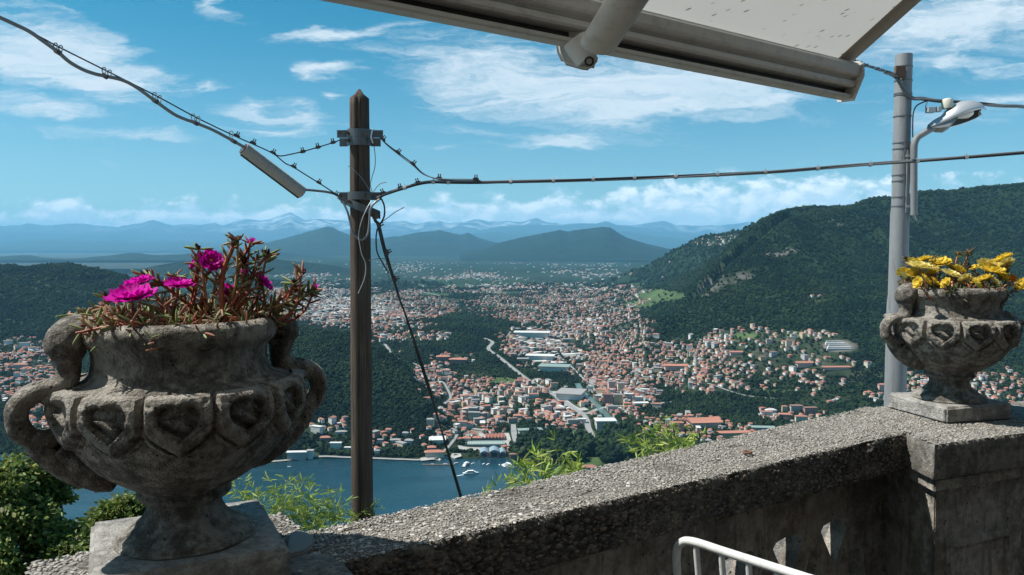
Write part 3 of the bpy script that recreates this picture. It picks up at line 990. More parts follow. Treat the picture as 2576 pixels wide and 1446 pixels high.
LANDMARKS = []      # (view x, view y, words)
TAKEN = []          # ground discs that are built on (X, Y, r)
HAND = [
    # label, category, name, x0, x1, ytop, ybase, depth, roof share, wall, roof, kind, floors, bays, rz, landmark words
    ('cream waterfront mansion with many windows and red hip roof beside the quay', 'mansion', 'mansion', 1069, 1117, 1133, 1154, 16, .3, 'cream', 'orange', 'hip', 3, 9, .10, 'the cream waterfront mansion'),
    ('tall brick-red house right behind the cream waterfront mansion', 'house', 'house', 1075, 1096, 1121, 1138, 14, .3, 'rose', 'orange', 'hip', 3, 4, .15, None),
    ('cream seven-storey apartment block with rows of windows, tallest near the factory roofs', 'apartment block', 'apartment_block', 1179, 1206, 1034, 1059, 16, .06, 'cream', 'grey', 'flat', 7, 6, -.12, 'the cream seven-storey block'),
    ('grey flat-roofed block standing behind the cream seven-storey block', 'apartment block', 'apartment_block', 1180, 1200, 1024, 1044, 16, .06, 'grey', 'grey', 'flat', 5, 5, -.12, None),
    ('pale green apartment block with an orange roof at the end of the poplar row', 'apartment block', 'apartment_block', 1292, 1314, 1040, 1059, 14, .2, 'grey', 'orange', 'hip', 4, 5, .05, 'the pale green apartment block'),
    ('long modern office building with glassy green-grey front near the park', 'office', 'office_building', 1305, 1362, 1076, 1102, 24, .05, 'grey', 'green', 'flat', 4, 14, .16, 'the glassy office building'),
    ('reddish apartment slab, first of the row by the elevated road', 'apartment block', 'apartment_block', 1518, 1543, 990, 1018, 16, .06, 'rose', 'brown', 'flat', 6, 6, -.1, 'the reddish apartment slabs'),
    ('tan apartment slab standing beside the reddish one', 'apartment block', 'apartment_block', 1546, 1567, 990, 1017, 16, .06, 'ochre', 'grey', 'flat', 6, 5, -.1, None),
    ('grey apartment slab at the right end of the slab row', 'apartment block', 'apartment_block', 1572, 1592, 989, 1011, 16, .06, 'grey', 'pale', 'flat', 6, 5, -.1, None),
    ('tall pink apartment tower above the slab row', 'apartment block', 'apartment_block', 1530, 1548, 958, 986, 16, .06, 'pink', 'grey', 'flat', 7, 4, .2, None),
    ('beige apartment tower next to the pink tower above the slab row', 'apartment block', 'apartment_block', 1553, 1571, 962, 986, 16, .06, 'cream', 'grey', 'flat', 7, 4, .2, None),
    ('dark commercial building with a pale grey roof beside the bending road', 'commercial building', 'commercial_building', 1500, 1549, 1050, 1086, 40, .05, 'grey', 'pale', 'flat', 3, 9, .05, 'the commercial building at the road bend'),
    ('small white filling station with flat roof beside the roundabout', 'filling station', 'filling_station', 1450, 1474, 1052, 1066, 14, .1, 'white', 'pale', 'flat', 1, 4, .0, 'the white filling station'),
    ('large white warehouse hall with pale ribbed roof in the valley floor', 'warehouse', 'warehouse', 1328, 1394, 889, 908, 60, .12, 'white', 'pale', 'gable', 0, 0, -.2, 'the large white warehouse'),
    ('long white warehouse with pale roof above the valley road', 'warehouse', 'warehouse', 1298, 1380, 831, 849, 80, .1, 'white', 'pale', 'gable', 0, 0, -.1, 'the long warehouse above the road'),
    ('long low supermarket with a grey flat roof and white front', 'supermarket', 'supermarket', 1408, 1470, 976, 1008, 95, .05, 'white', 'grey', 'flat', 1, 12, -.28, 'the supermarket'),
    ('red-roofed school block at the foot of the wooded knoll, left wing', 'school', 'school', 1098, 1130, 893, 909, 30, .25, 'rose', 'orange', 'hip', 3, 7, .1, 'the red-roofed school'),
    ('red-roofed school block at the foot of the wooded knoll, right wing', 'school', 'school', 1131, 1173, 899, 916, 30, .25, 'rose', 'orange', 'hip', 3, 9, -.1, None),
    ('stepped pale grey lakeside hotel standing in the water edge', 'hotel', 'lakeside_hotel', 722, 768, 1137, 1161, 16, .06, 'grey', 'pale', 'flat', 4, 9, .08, 'the stepped lakeside hotel'),
    ('pale block at the right end of the stepped lakeside hotel', 'hotel', 'lakeside_hotel', 770, 787, 1134, 1157, 14, .08, 'white', 'grey', 'flat', 4, 4, .0, None),
    ('bright red villa in the trees above the shore left of the wooden pole', 'villa', 'villa', 805, 829, 1098, 1112, 12, .35, 'rose', 'orange', 'hip', 2, 5, .1, 'the bright red villa'),
    ('white balconied villa below the bright red villa', 'villa', 'villa', 830, 857, 1113, 1130, 12, .1, 'white', 'pale', 'flat', 2, 6, .0, None),
    ('small white villa just left of the wooden pole above the shore road', 'villa', 'villa', 866, 882, 1124, 1137, 10, .15, 'white', 'pale', 'flat', 2, 4, .0, None),
    ('long grey roofed villa high in the trees left of the wooden pole', 'villa', 'villa', 844, 871, 1083, 1093, 12, .4, 'white', 'grey', 'hip', 1, 6, .1, None),
    ('white villa with red roof in the trees right of the wooden pole', 'villa', 'villa', 969, 984, 1078, 1089, 10, .3, 'white', 'orange', 'hip', 2, 4, .0, None),
    ('white villa with grey roof on the wooded bank, topmost right of the pole', 'villa', 'villa', 1012, 1027, 1086, 1097, 10, .3, 'white', 'grey', 'hip', 2, 4, .0, None),
    ('wide white villa with grey roof on the wooded bank right of the pole', 'villa', 'villa', 982, 1010, 1102, 1114, 12, .35, 'white', 'grey', 'hip', 2, 6, .05, None),
    ('white villa with grey hip roof at the end of the wooded bank', 'villa', 'villa', 1018, 1039, 1103, 1117, 12, .35, 'white', 'grey', 'hip', 2, 4, -.1, None),
    ('cubic grey villa directly beside the wooden pole', 'villa', 'villa', 949, 963, 1105, 1119, 10, .1, 'grey', 'grey', 'flat', 3, 3, .0, None),
    ('cubic pale villa on the shore road beside the wooden pole', 'villa', 'villa', 941, 954, 1131, 1147, 10, .1, 'white', 'grey', 'flat', 3, 3, .0, None),
    ('long red-roofed convent wing in the hillside village, left of the other', 'convent', 'convent', 2005, 2045, 909, 925, 18, .3, 'pink', 'orange', 'gable', 2, 9, .1, 'the red-roofed convent'),
    ('very long red-roofed convent wing at the upper right of the village', 'convent', 'convent', 2072, 2140, 922, 932, 14, .35, 'pink', 'orange', 'gable', 2, 16, .06, None),
    ('long pink building with red roof in the middle of the hillside village', 'building', 'town_building', 1838, 1868, 884, 896, 14, .3, 'pink', 'orange', 'gable', 3, 8, .0, 'the long pink village building'),
    ('wide factory hall with red and white roof left of the bell tower', 'factory', 'factory_hall', 1675, 1737, 913, 930, 45, .2, 'pink', 'orange', 'gable', 2, 10, -.05, None),
    ('cream six-window apartment house with red roof near the parapet end', 'apartment house', 'apartment_house', 2003, 2032, 1042, 1063, 14, .15, 'cream', 'terracotta', 'hip', 4, 6, -.1, 'the cream apartment house by the parapet'),
    ('brick-red apartment house left of the cream one near the parapet', 'apartment house', 'apartment_house', 1964, 1991, 1037, 1056, 14, .2, 'rose', 'orange', 'hip', 3, 5, -.2, None),
    ('terraced apartment house with red-brown balconies above the cream one', 'apartment house', 'apartment_house', 2024, 2055, 1022, 1043, 14, .1, 'rose', 'brown', 'hip', 4, 7, .05, None),
    ('grey terraced apartment house left of the red-brown balconied one', 'apartment house', 'apartment_house', 1990, 2020, 1016, 1036, 14, .15, 'grey', 'brown', 'hip', 4, 6, .0, None),
    ('white villa on a lawn left of the terraced apartment houses', 'villa', 'villa', 1927, 1954, 1026, 1042, 12, .3, 'white', 'pale', 'hip', 2, 5, .1, None),
    ('slim ochre tower house with red roof left of the terraced houses', 'tower house', 'tower_house', 1968, 1981, 1019, 1039, 9, .15, 'ochre', 'terracotta', 'hip', 4, 2, .0, None),
    ('big red-roofed hall among the roofs above the right bamboo spray', 'hall', 'hall', 1738, 1812, 1044, 1078, 60, .35, 'pink', 'orange', 'gable', 2, 10, .12, 'the big red-roofed hall'),
    ('long tan hall with brown roof touching the parapet line', 'hall', 'hall', 1811, 1885, 1080, 1096, 25, .3, 'ochre', 'orange', 'gable', 2, 14, .1, None),
    ('dark green sports hall with sloping roof beside the lawn above the parapet', 'sports hall', 'sports_hall', 1895, 1948, 1068, 1082, 22, .3, 'grey', 'green', 'gable', 1, 8, -.1, None),
    ('five-storey dark red block behind the right bamboo spray', 'apartment block', 'apartment_block', 1692, 1720, 1058, 1092, 16, .1, 'rose', 'terracotta', 'hip', 5, 7, .0, None),
    ('reddish house seen just left of the grey lamp post', 'house', 'house', 2212, 2237, 964, 983, 14, .2, 'pink', 'terracotta', 'hip', 3, 5, .0, None),
    ('orange villa in the park just above the parapet', 'villa', 'villa', 1466, 1500, 1167, 1187, 16, .35, 'ochre', 'terracotta', 'hip', 2, 7, .1, 'the orange park villa'),
    ('low red-roofed house in the park trees', 'house', 'house', 1418, 1466, 1128, 1142, 14, .45, 'rose', 'terracotta', 'gable', 1, 7, -.05, None),
    ('brick-red lakeside house right of the boat hangars', 'house', 'house', 1283, 1310, 1139, 1156, 12, .15, 'rose', 'brown', 'flat', 2, 5, .05, None),
    ('white shed with shallow pale roof beside the apartment slabs', 'shed', 'shed', 1594, 1630, 1009, 1020, 22, .3, 'white', 'pale', 'gable', 0, 0, .1, None),
    ('low red-roofed workshop right of the quay road', 'workshop', 'workshop', 1190, 1212, 1095, 1112, 14, .3, 'rose', 'orange', 'hip', 2, 4, .0, None),
    ('pink workshop house between the factory roofs and the quay road', 'workshop', 'workshop', 1164, 1184, 1095, 1112, 14, .3, 'pink', 'orange', 'hip', 2, 4, .0, None),
    ('pale grey workshop roofs above the cream mansion', 'workshop', 'workshop', 1079, 1118, 1098, 1117, 40, .2, 'white', 'pale', 'gable', 1, 6, .1, None),
    ('green-glazed market hall right of the wooded valley floor', 'market hall', 'market_hall', 1361, 1432, 915, 936, 70, .12, 'white', 'green', 'flat', 1, 12, -.2, None),
    ('tall pale block far left above the hillside houses', 'block', 'apartment_block', 48, 72, 861, 876, 14, .06, 'white', 'grey', 'flat', 4, 5, .1, 'the tall pale block on the left slope'),
    ('orange-roofed long house left of the urn handle', 'house', 'house', 32, 66, 912, 926, 14, .3, 'pink', 'orange', 'hip', 2, 6, .0, 'the orange-roofed long house on the left'),
]
for (lab, cat, nm, x0, x1, yt, yb, dep, rs, wc, rc, rk, fl, by, rz, lm) in HAND:
    X, Y, Z, w, h = big_place(x0, x1, yt, yb, dep)
    o = building(nm, (X, Y, Z), rz, w, dep, h * (1 - rs), max(.6, h * rs), wc, rc, rk, fl, by)
    tag(o, lab, cat)
    TAKEN.append((X, Y, max(w, dep) * .55))
    if lm:
        LANDMARKS.append(((x0 + x1) / 2, (yt + yb) / 2, lm))

# ---- bell tower
X, Y, Z, w, h = big_place(1748, 1754.5, 896, 923, 6)
bt = tag(empty('bell_tower', (X, Y, Z)), 'slender white bell tower with pointed roof in the hillside village', 'bell tower')
child('shaft', unit_mesh('wall', 'white'), bt, (0, 0, -2), (7, 7, h * .8 + 2))
child('belfry', unit_mesh('wall', 'cream'), bt, (0, 0, h * .8), (7.8, 7.8, h * .12))
child('spire', unit_mesh('pyramid', 'brown'), bt, (0, 0, h * .92), (7.8, 7.8, h * .16))
for k in range(4):
    a = k * math.pi / 2
    child('belfry_opening', _wm, bt, (3.9 * math.sin(a), 3.9 * math.cos(a), h * .86), (2.2 if k % 2 == 0 else .3, .3 if k % 2 == 0 else 2.2, 4.0))
TAKEN.append((X, Y, 12))
LANDMARKS.append((1751, 910, 'the white bell tower'))

# ---- saw-tooth factory with red roofs
X, Y, Z, w, h = big_place(1203, 1271, 1084, 1109, 46)
fa = tag(empty('factory', (X, Y, Z), .04), 'red saw-tooth roofed factory hall behind the boatyard', 'factory')
child('wall', unit_mesh('wall', 'rose'), fa, (0, 0, -3), (w, 46, 9))
sm_ = MB().add([(-.5, -.5, 0), (.5, -.5, 0), (.5, .5, 0), (-.5, .5, 0), (-.42, -.5, 1), (-.42, .5, 1)], [(1, 2, 5, 4), (0, 4, 5, 3), (0, 1, 4), (2, 3, 5), (3, 2, 1, 0)]).mesh('saw_tooth')
sm_.materials.append(MR['orange'])
sm2 = sm_.copy(); sm2.materials.clear(); sm2.materials.append(MR['pale'])
for k in range(8):
    child('saw_tooth', sm2 if k < 2 else sm_, fa, (w * ((k + .5) / 8 - .5), 0, 6.03), (w / 8 * .96, 46, 4.5))
TAKEN.append((X, Y, 42))
LANDMARKS.append((1237, 1097, 'the saw-tooth factory'))
X, Y, Z, w, h = big_place(1174, 1265, 1107, 1124, 34)
gh = tag(empty('factory_hall', (X, Y, Z), .03), 'long low grey-green hall with roof ribs in front of the saw-tooth factory', 'hall')
child('wall', unit_mesh('wall', 'grey'), gh, (0, 0, -3), (w, 34, 9))
child('roof', unit_mesh('gable', 'green'), gh, (0, 0, 6.02), (w, 34, 2.4))
for k in range(16):
    child('roof_rib', unit_mesh('wall', 'white'), gh, (w * ((k + .5) / 16 - .5), -9, 7.0), (1.0, 15, .75))
TAKEN.append((X, Y, 50))

# ---- boat hangars with barrel roofs
X, Y, Z, w, h = big_place(1206, 1272, 1131, 1163, 40)
hg = tag(empty('boat_hangar', (X, Y, Z + 1), .06), 'dark red boat hangars with three grey-blue barrel roofs at the water', 'boat hangar')
arc = [(-.5 + k / 10, math.sin(math.pi * k / 10)) for k in range(11)]
bv = [(x, y, z) for y in (-.5, .5) for x, z in arc]
bf = [(k, k + 1, k + 12, k + 11) for k in range(10)] + [tuple(range(11)), tuple(range(21, 10, -1))]
bm_ = MB().add(bv, bf).mesh('barrel_roof', smooth=False)
bm_.materials.append(plain('hangar_roof', (.22, .29, .33), .5, var=.15, scale=.3))
for k, (cx_, ww, hh, yy) in enumerate(((-.33, .33, 9, 6), (.05, .36, 13, 0), (.38, .26, 8, 4))):
    b_ = child('hangar_bay', unit_mesh('wall', 'rose'), hg, (cx_ * w, yy, -3), (ww * w, 40, hh + 3))
    child('barrel_roof', bm_, hg, (cx_ * w, yy, hh + .02), (ww * w * 1.03, 41, 5.0))
    child('hangar_door', _wm, hg, (cx_ * w, yy - 20, hh * .45), (ww * w * .62, .5, hh * .8))
TAKEN.append((X, Y, 45))
LANDMARKS.append((1240, 1150, 'the boat hangars'))

# ---- white building terraces cut into the slope
X, Y, Z = (float(v[0]) for v in hit(2115, 880))
tr = tag(empty('terraced_housing', (X, Y, Z)), 'stepped white terrace housing cut into the wooded slope', 'terrace housing')
for k in range(5):
    yy = k * 13.0
    gz = float(ground(X, Y + yy)) - Z
    child('terrace', unit_mesh('wall', 'white' if k % 2 else 'grey'), tr, (4 * (k % 3 - 1), yy, gz - 4), (88 - k * 7, 8, 8.5))
TAKEN.append((X, Y + 25, 60))
LANDMARKS.append((2115, 870, 'the stepped terrace housing'))

# ---- scattered houses
TK = np.array(TAKEN)
NC = 120000
ys = np.sqrt(RNG.uniform(1850 ** 2, 7600 ** 2, NC))
ts = RNG.uniform(-.67, .67, NC)
hxs = ts * ys
hzs = ground(hxs, ys)
pdx, pdy = project(hxs, ys, hzs)
dens = zone(TOWN, pdx, pdy) * np.clip(1.25 - zone(MEADOW, pdx, pdy), 0, 1)
nzh = fbm(np.stack([hxs / 170, ys / np.where(ys > 3600, 260, 150), hxs * 0], -1), 4, 61)
dens = np.where(dens > .05, 1, 0) * np.clip(dens + 0.8 * nzh - .08, 0, 1.2) * np.clip(.30 + 1.6 * np.clip(nzh + .32, 0, 1), 0, 1)
keep = (RNG.random(NC) < dens * np.interp(ys, [2700, 3200, 3700, 5500], [1.2, 1.05, .70, .48])) & (hzs > LAKE_Z + 1.5)
idx = np.nonzero(keep)[0]
for (tx, ty, tr_) in TAKEN:
    d2 = (hxs[idx] - tx) ** 2 + (ys[idx] - ty) ** 2
    idx = idx[d2 > (tr_ + 6) ** 2]
ROADS = [
    ([(1220, 851), (1239, 862), (1229, 878), (1254, 897), (1294, 930), (1335, 960), (1368, 978), (1409, 1004), (1446, 1030), (1472, 1049), (1481, 1079), (1497, 1116)], 17, 'road'),
    ([(1446, 1030), (1475, 1041), (1512, 1027), (1560, 1022), (1623, 1018), (1690, 1012)], 16, 'road'),
    ([(640, 1163), (700, 1160), (780, 1152), (860, 1156), (1000, 1161), (1060, 1163), (1120, 1152)], 11, 'road'),
    ([(1290, 1068), (1293, 1090), (1297, 1112), (1290, 1130)], 16, 'road'),
    ([(1150, 1094), (1140, 1110), (1125, 1128), (1110, 1140)], 8, 'road'),
    ([(968, 866), (978, 880), (985, 893), (1003, 905)], 12, 'road'),
    ([(1035, 930), (1045, 955), (1075, 965), (1110, 960), (1128, 985), (1133, 1003), (1118, 1018)], 9, 'road'),
    ([(1000, 905), (1040, 915), (1060, 925)], 9, 'road'),
    ([(1400, 890), (1450, 935), (1500, 985), (1540, 1020)], 10, 'road'),
    ([(1050, 715), (1066, 720), (1058, 732), (1090, 740), (1110, 745)], 16, 'road'),
    ([(1060, 785), (1110, 790), (1200, 795), (1300, 800)], 14, 'road'),
    ([(1780, 965), (1850, 990), (1900, 1000), (1960, 1005)], 7, 'road'),
]
road_pts = []
M_ROAD = plain('road_asphalt', (.24, .24, .235), .9, var=.12, scale=.08)
M_PAVE = plain('pale_paving', (.34, .33, .31), .9, var=.15, scale=.05)


def ribbon(name, pts, width, mat, lift=.8, kind='structure'):
    xs, yv, _ = hit([p[0] for p in pts], [p[1] for p in pts])
    ok = ~np.isnan(xs)
    P = spline(list(zip(xs[ok], yv[ok])), 14)
    V, F = [], []
    for i, p in enumerate(P):
        d = np.array(P[min(i + 1, len(P) - 1)]) - np.array(P[max(i - 1, 0)])
        d = d / (np.linalg.norm(d) + 1e-9)
        nrm = np.array([-d[1], d[0]])
        zc = float(ground(p[0], p[1]))
        for s_ in (-.5, .5):
            q_ = p + nrm * s_ * width
            V.append((q_[0], q_[1], max(float(ground(q_[0], q_[1])), zc) + lift))
        road_pts.append((p[0], p[1], width))
        if i:
            F.append((2 * i - 2, 2 * i - 1, 2 * i + 1, 2 * i))
    o = MB().add(V, F).build(name, mat)
    return structure(o)


for pts, wd, nm in ROADS:
    ribbon(nm, pts, wd, M_ROAD)
ribbon('river', [(1452, 965), (1459, 978), (1470, 992), (1486, 1005), (1498, 1016), (1520, 1040), (1556, 1075), (1580, 1100)], 20, plain('river_water', (.09, .135, .115), .25, var=.2, scale=.02))
ribbon('quay', [(1058, 1160), (1090, 1160), (1130, 1161), (1160, 1156)], 22, M_PAVE, .5)
ribbon('yard', [(1150, 1124), (1175, 1130), (1215, 1131)], 26, M_PAVE, .5)
ribbon('yard', [(1395, 985), (1420, 1012), (1450, 1030), (1476, 1028)], 34, M_PAVE, .5)
ribbon('yard', [(1270, 1090), (1276, 1110), (1277, 1122)], 22, M_PAVE, .5)
RP = np.array(road_pts)

# greedy spacing, nearest first
idx = idx[np.argsort(ys[idx])]
cells = {}
sel = []
for i in idx:
    x_, y_ = hxs[i], ys[i]
    sp = 14.8 + max(0, y_ - 3000) * .0030
    c_ = (int(x_ // 18), int(y_ // 18))
    bad = False
    for a in (-1, 0, 1):
        for b in (-1, 0, 1):
            for (px, py) in cells.get((c_[0] + a, c_[1] + b), ()):
                if (px - x_) ** 2 + (py - y_) ** 2 < sp * sp:
                    bad = True
    if bad:
        continue
    if np.min((RP[:, 0] - x_) ** 2 + (RP[:, 1] - y_) ** 2 - (RP[:, 2] * .5 + 7) ** 2) < 0:
        continue
    cells.setdefault(c_, []).append((x_, y_))
    sel.append(i)
sel = np.array(sel)
vx, vy, vz = hit(pdx[sel], pdy[sel] - 2.0)
vis = np.abs(vy - ys[sel]) < 0.06 * ys[sel] + 30
sel = sel[vis & (pdx[sel] > -60) & (pdx[sel] < 2640)]
n_h = len(sel)
H_x, H_y, H_z, H_dx, H_dy = hxs[sel], ys[sel], hzs[sel], pdx[sel], pdy[sel]
industrial = zone([(800, 765, 130, 35, 1), (900, 775, 100, 28, .8), (1380, 890, 90, 50, .6), (1340, 840, 90, 20, .6)], H_dx, H_dy)
central = zone([(1190, 1040, 100, 50, 1.0), (1330, 1010, 120, 45, 1.0), (1560, 1000, 90, 40, 1), (900, 790, 160, 40, .9), (1450, 830, 100, 40, .5)], H_dx, H_dy)
r_ = RNG.random(n_h)
apt = (RNG.random(n_h) < .10 + .34 * central)
ind = (RNG.random(n_h) < industrial * .45)
H_w = np.where(ind, RNG.uniform(20, 55, n_h), np.where(apt, RNG.uniform(14, 33, n_h), RNG.uniform(8.5, 14.5, n_h)))
H_d = np.where(ind, RNG.uniform(16, 34, n_h), np.where(apt, RNG.uniform(11, 14, n_h), RNG.uniform(8, 12, n_h)))
H_h = np.where(ind, RNG.uniform(6, 9, n_h), np.where(apt, RNG.uniform(11, 19, n_h), RNG.uniform(5.5, 9.5, n_h)))
H_r = fbm(np.stack([H_x / 400, H_y / 400, H_x * 0], -1), 2, 71) * 1.6 + RNG.integers(0, 2, n_h) * math.pi / 2 + RNG.normal(0, .12, n_h)
flat = ind | (apt & (RNG.random(n_h) < .45)) | (RNG.random(n_h) < .07)
H_rh = np.where(flat, .8, np.where(apt, 2.8, RNG.uniform(2.0, 3.2, n_h)))
WN = list(WALLS); RN = list(ROOFS)
H_wc = RNG.choice(6, n_h, p=[.26, .25, .20, .10, .12, .07])
H_rc = np.where(flat, RNG.choice([3, 4, 5, 2], n_h, p=[.48, .30, .07, .15]), RNG.choice([0, 1, 2, 3], n_h, p=[.40, .24, .25, .11]))
H_rc = np.where((industrial > .5) & ~flat & (RNG.random(n_h) < .5), 3, H_rc)
H_kind = np.where(flat, 2, np.where(RNG.random(n_h) < .6, 0, 1))
KN = ['hip', 'gable', 'flat']

infr = ~hidden_by_terrace(H_dx, H_dy - 4)
score = np.where(infr, (H_w + 1.2 * H_h) / H_y, 0)
order = np.argsort(-score)
SINGLE = order[:245]
for k in SINGLE:
    TAKEN.append((H_x[k], H_y[k], 9))
COLW = {'white': 'white', 'cream': 'cream', 'pink': 'pink', 'ochre': 'tan', 'grey': 'grey', 'rose': 'brick-red'}
COLR = {'terracotta': 'terracotta', 'orange': 'orange-red', 'brown': 'brown', 'grey': 'grey', 'pale': 'pale', 'green': 'green-grey'}
ORD = ['closest', 'second closest', 'third closest', 'fourth closest', 'fifth closest', 'sixth closest', 'seventh closest', 'eighth closest', 'ninth closest', 'tenth closest']
ORD += ['%dth closest' % k for k in range(11, 20)] + ['%d%s closest' % (k, {1: 'st', 2: 'nd', 3: 'rd'}.get(k % 10, 'th')) for k in range(20, 90)]
LM = np.array([(a, b) for a, b, _ in LANDMARKS])


def side_of(dx, dy, lx, ly):
    if abs(dx - lx) * .6 > abs(dy - ly):
        return 'left of' if dx < lx else 'right of'
    return 'above' if dy < ly else 'below'


def rank_labels(pts, noun):
    """for things at view points: words that single each out by its rank on one side of the nearest landmark"""
    buckets = {}
    for i, (dx, dy) in enumerate(pts):
        d = np.hypot(LM[:, 0] - dx, (LM[:, 1] - dy) * 1.6)
        j = int(d.argmin())
        key = (j, side_of(dx, dy, LM[j, 0], LM[j, 1]))
        buckets.setdefault(key, []).append((d[j], i))
    out = {}
    for (j, sd), lst in buckets.items():
        for r, (_, i) in enumerate(sorted(lst)):
            out[i] = '%s %s %s %s' % (noun, sd, LANDMARKS[j][2], '(%s)' % ORD[r] if len(lst) > 1 else '')
            out[i] = out[i].strip()
    return out


rl = rank_labels([(H_dx[k], H_dy[k]) for k in SINGLE], '')
for n_, k in enumerate(SINGLE):
    wc, rc, kd = WN[H_wc[k]], RN[H_rc[k]], KN[H_kind[k]]
    fl = max(2, int(H_h[k] / 3.1))
    by = max(2, int(H_w[k] / 3.4)) if H_y[k] < 3300 else 0
    near = H_y[k] < 2700
    o = building('apartment_block' if apt[k] else ('workshop' if ind[k] else 'house'), (H_x[k], H_y[k], H_z[k]), H_r[k], H_w[k], H_d[k], H_h[k], H_rh[k], wc, rc, kd, fl if near else 0, by if near else 0, chimney=not flat[k])
    noun = 'block' if apt[k] else ('workshop' if ind[k] else 'house')
    words_ = rl[n_].split('(')
    rank = words_[1].rstrip(')') if len(words_) > 1 else 'only'
    lab = '%s %s, %s roof, %s %s' % (COLW[wc], noun, COLR[rc], rank, words_[0].strip())
    tag(o, lab, noun, 'houses of the valley town')

# the many houses beyond those: one mass
REST = order[245:]


def mass_of_houses(name, X, Y, Z, W, D, H, RH, RZ, WC, RC, KD):
    n = len(X)
    V = np.zeros((n, 14, 3)); C = np.zeros((n, 14, 3))
    wv = np.array(WALL_V)
    V[:, :8] = wv[None] * np.stack([W, D, H + 3], -1)[:, None]
    V[:, :8, 2] -= 3
    for kd, nm in enumerate(KN):
        rv = np.array(roof_geo('hip' if nm == 'flat' else nm)[0])
        if nm == 'flat':
            rv = rv.copy(); rv[4] = (-.5, 0, 1); rv[5] = (.5, 0, 1)
        mk = KD == kd
        V[mk, 8:] = rv[None] * np.stack([W, D, RH], -1)[mk][:, None]
    V[:, 8:, 2] += H[:, None]
    c, s = np.cos(RZ)[:, None], np.sin(RZ)[:, None]
    x = V[..., 0] * c - V[..., 1] * s + X[:, None]
    y = V[..., 0] * s + V[..., 1] * c + Y[:, None]
    V[..., 0], V[..., 1] = x, y
    V[..., 2] += Z[:, None]
    wcol = np.array([WALLS[k] for k in WN]); rcol = np.array([ROOFS[k] for k in RN])
    C[:, :8] = wcol[WC][:, None]
    C[:, 8:] = rcol[RC][:, None]
    q4 = np.array([(0, 1, 5, 4), (1, 2, 6, 5), (2, 3, 7, 6), (3, 0, 4, 7), (8, 9, 13, 12), (10, 11, 12, 13)])
    t3 = np.array([(9, 10, 13), (11, 8, 12)])
    off = (np.arange(n) * 14)[:, None, None]
    me = mesh_np(name, V.reshape(-1, 3), quads=(q4[None] + off).reshape(-1, 4), tris=(t3[None] + off).reshape(-1, 3), smooth=False)
    color_attr(me, C.reshape(-1, 3))
    o = obj(name, me, M_MASS)
    o['kind'] = 'stuff'
    return o


M_MASS = attr_mat('distant_town', rough=.9, var=.15, scale=.1, spec=.1)
ann = REST[RNG.random(len(REST)) < .45]
na = len(ann)
aw_ = H_w[ann] * RNG.uniform(.4, .9, na); ah_ = H_h[ann] * RNG.uniform(.45, .95, na); ad_ = H_d[ann] * RNG.uniform(.6, 1.0, na)
so = (H_w[ann] + aw_) * .49
ax_ = H_x[ann] + np.cos(H_r[ann]) * so; ay_ = H_y[ann] + np.sin(H_r[ann]) * so
cat_ = np.concatenate
o = mass_of_houses('distant_houses', cat_([H_x[REST], ax_]), cat_([H_y[REST], ay_]), cat_([H_z[REST], H_z[ann]]), cat_([H_w[REST], aw_]), cat_([H_d[REST], ad_]), cat_([H_h[REST], ah_]), cat_([H_rh[REST], H_rh[ann] * .8]), cat_([H_r[REST], H_r[ann]]),
                   cat_([H_wc[REST], H_wc[ann]]), cat_([H_rc[REST], H_rc[ann]]), cat_([H_kind[REST], H_kind[ann]]))
o['label'] = 'mass of small red and pale roofed houses filling the valley'
# the plain beyond
NF = 60000
yf = np.exp(RNG.uniform(math.log(7400), math.log(17500), NF))
tf = RNG.uniform(-.67, .45, NF)
xf = tf * yf
zf = ground(xf, yf)
fdx, fdy = project(xf, yf, zf)
dn = zone(TOWN, fdx, fdy)
kp = (RNG.random(NF) < dn * .30 * np.clip(.3 + 1.6 * fbm(np.stack([xf / 500, yf / 900, xf * 0], -1), 3, 81), 0, 1) + .004)
xf, yf, zf = xf[kp], yf[kp], zf[kp]
nf = len(xf)
o = mass_of_houses('far_houses', xf, yf, zf, RNG.uniform(16, 42, nf), RNG.uniform(14, 22, nf), RNG.uniform(8, 15, nf), RNG.uniform(1, 4, nf), RNG.uniform(0, 3, nf),
                   RNG.choice(6, nf, p=[.34, .22, .16, .02, .22, .04]), RNG.choice([0, 1, 3, 4], nf, p=[.4, .1, .22, .28]), RNG.choice([0, 2], nf))
o['label'] = 'pale specks of far towns on the plain'

# ------------------------------------------------------------------ trees
m, g, bs = new_mat('tree_foliage')
oi = g.n('ShaderNodeObjectInfo')
tc = g.n('ShaderNodeTexCoord').outputs['Object']
nz = g.noise(tc, 1.6, 4, .7)
lv = g.noise(g.vmath('MULTIPLY', oi.outputs['Location'], (.0045, .0045, .0045)), 1.0, 4, .6)
rnd = g.math('ADD', g.math('MULTIPLY', oi.outputs['Random'], .55), g.smooth(lv, .30, .70, -.12, .58), clamp=True)
base = g.ramp(rnd, [(0, (.004, .011, .008)), (.3, (.008, .020, .011)), (.55, (.014, .031, .014)), (.8, (.027, .050, .019)), (1, (.036, .048, .022))])
g.set(bs, 'Base Color', g.mix(1.0, base, g.mix(nz, (.55, .55, .55, 1), (1.5, 1.5, 1.4, 1)), 'MULTIPLY'))
bs.inputs['Roughness'].default_value = .9
bs.inputs['Specular IOR Level'].default_value = .12
M_CROWN = m
M_TRUNK = plain('tree_bark', (.06, .045, .032), .95, var=.3, scale=6)


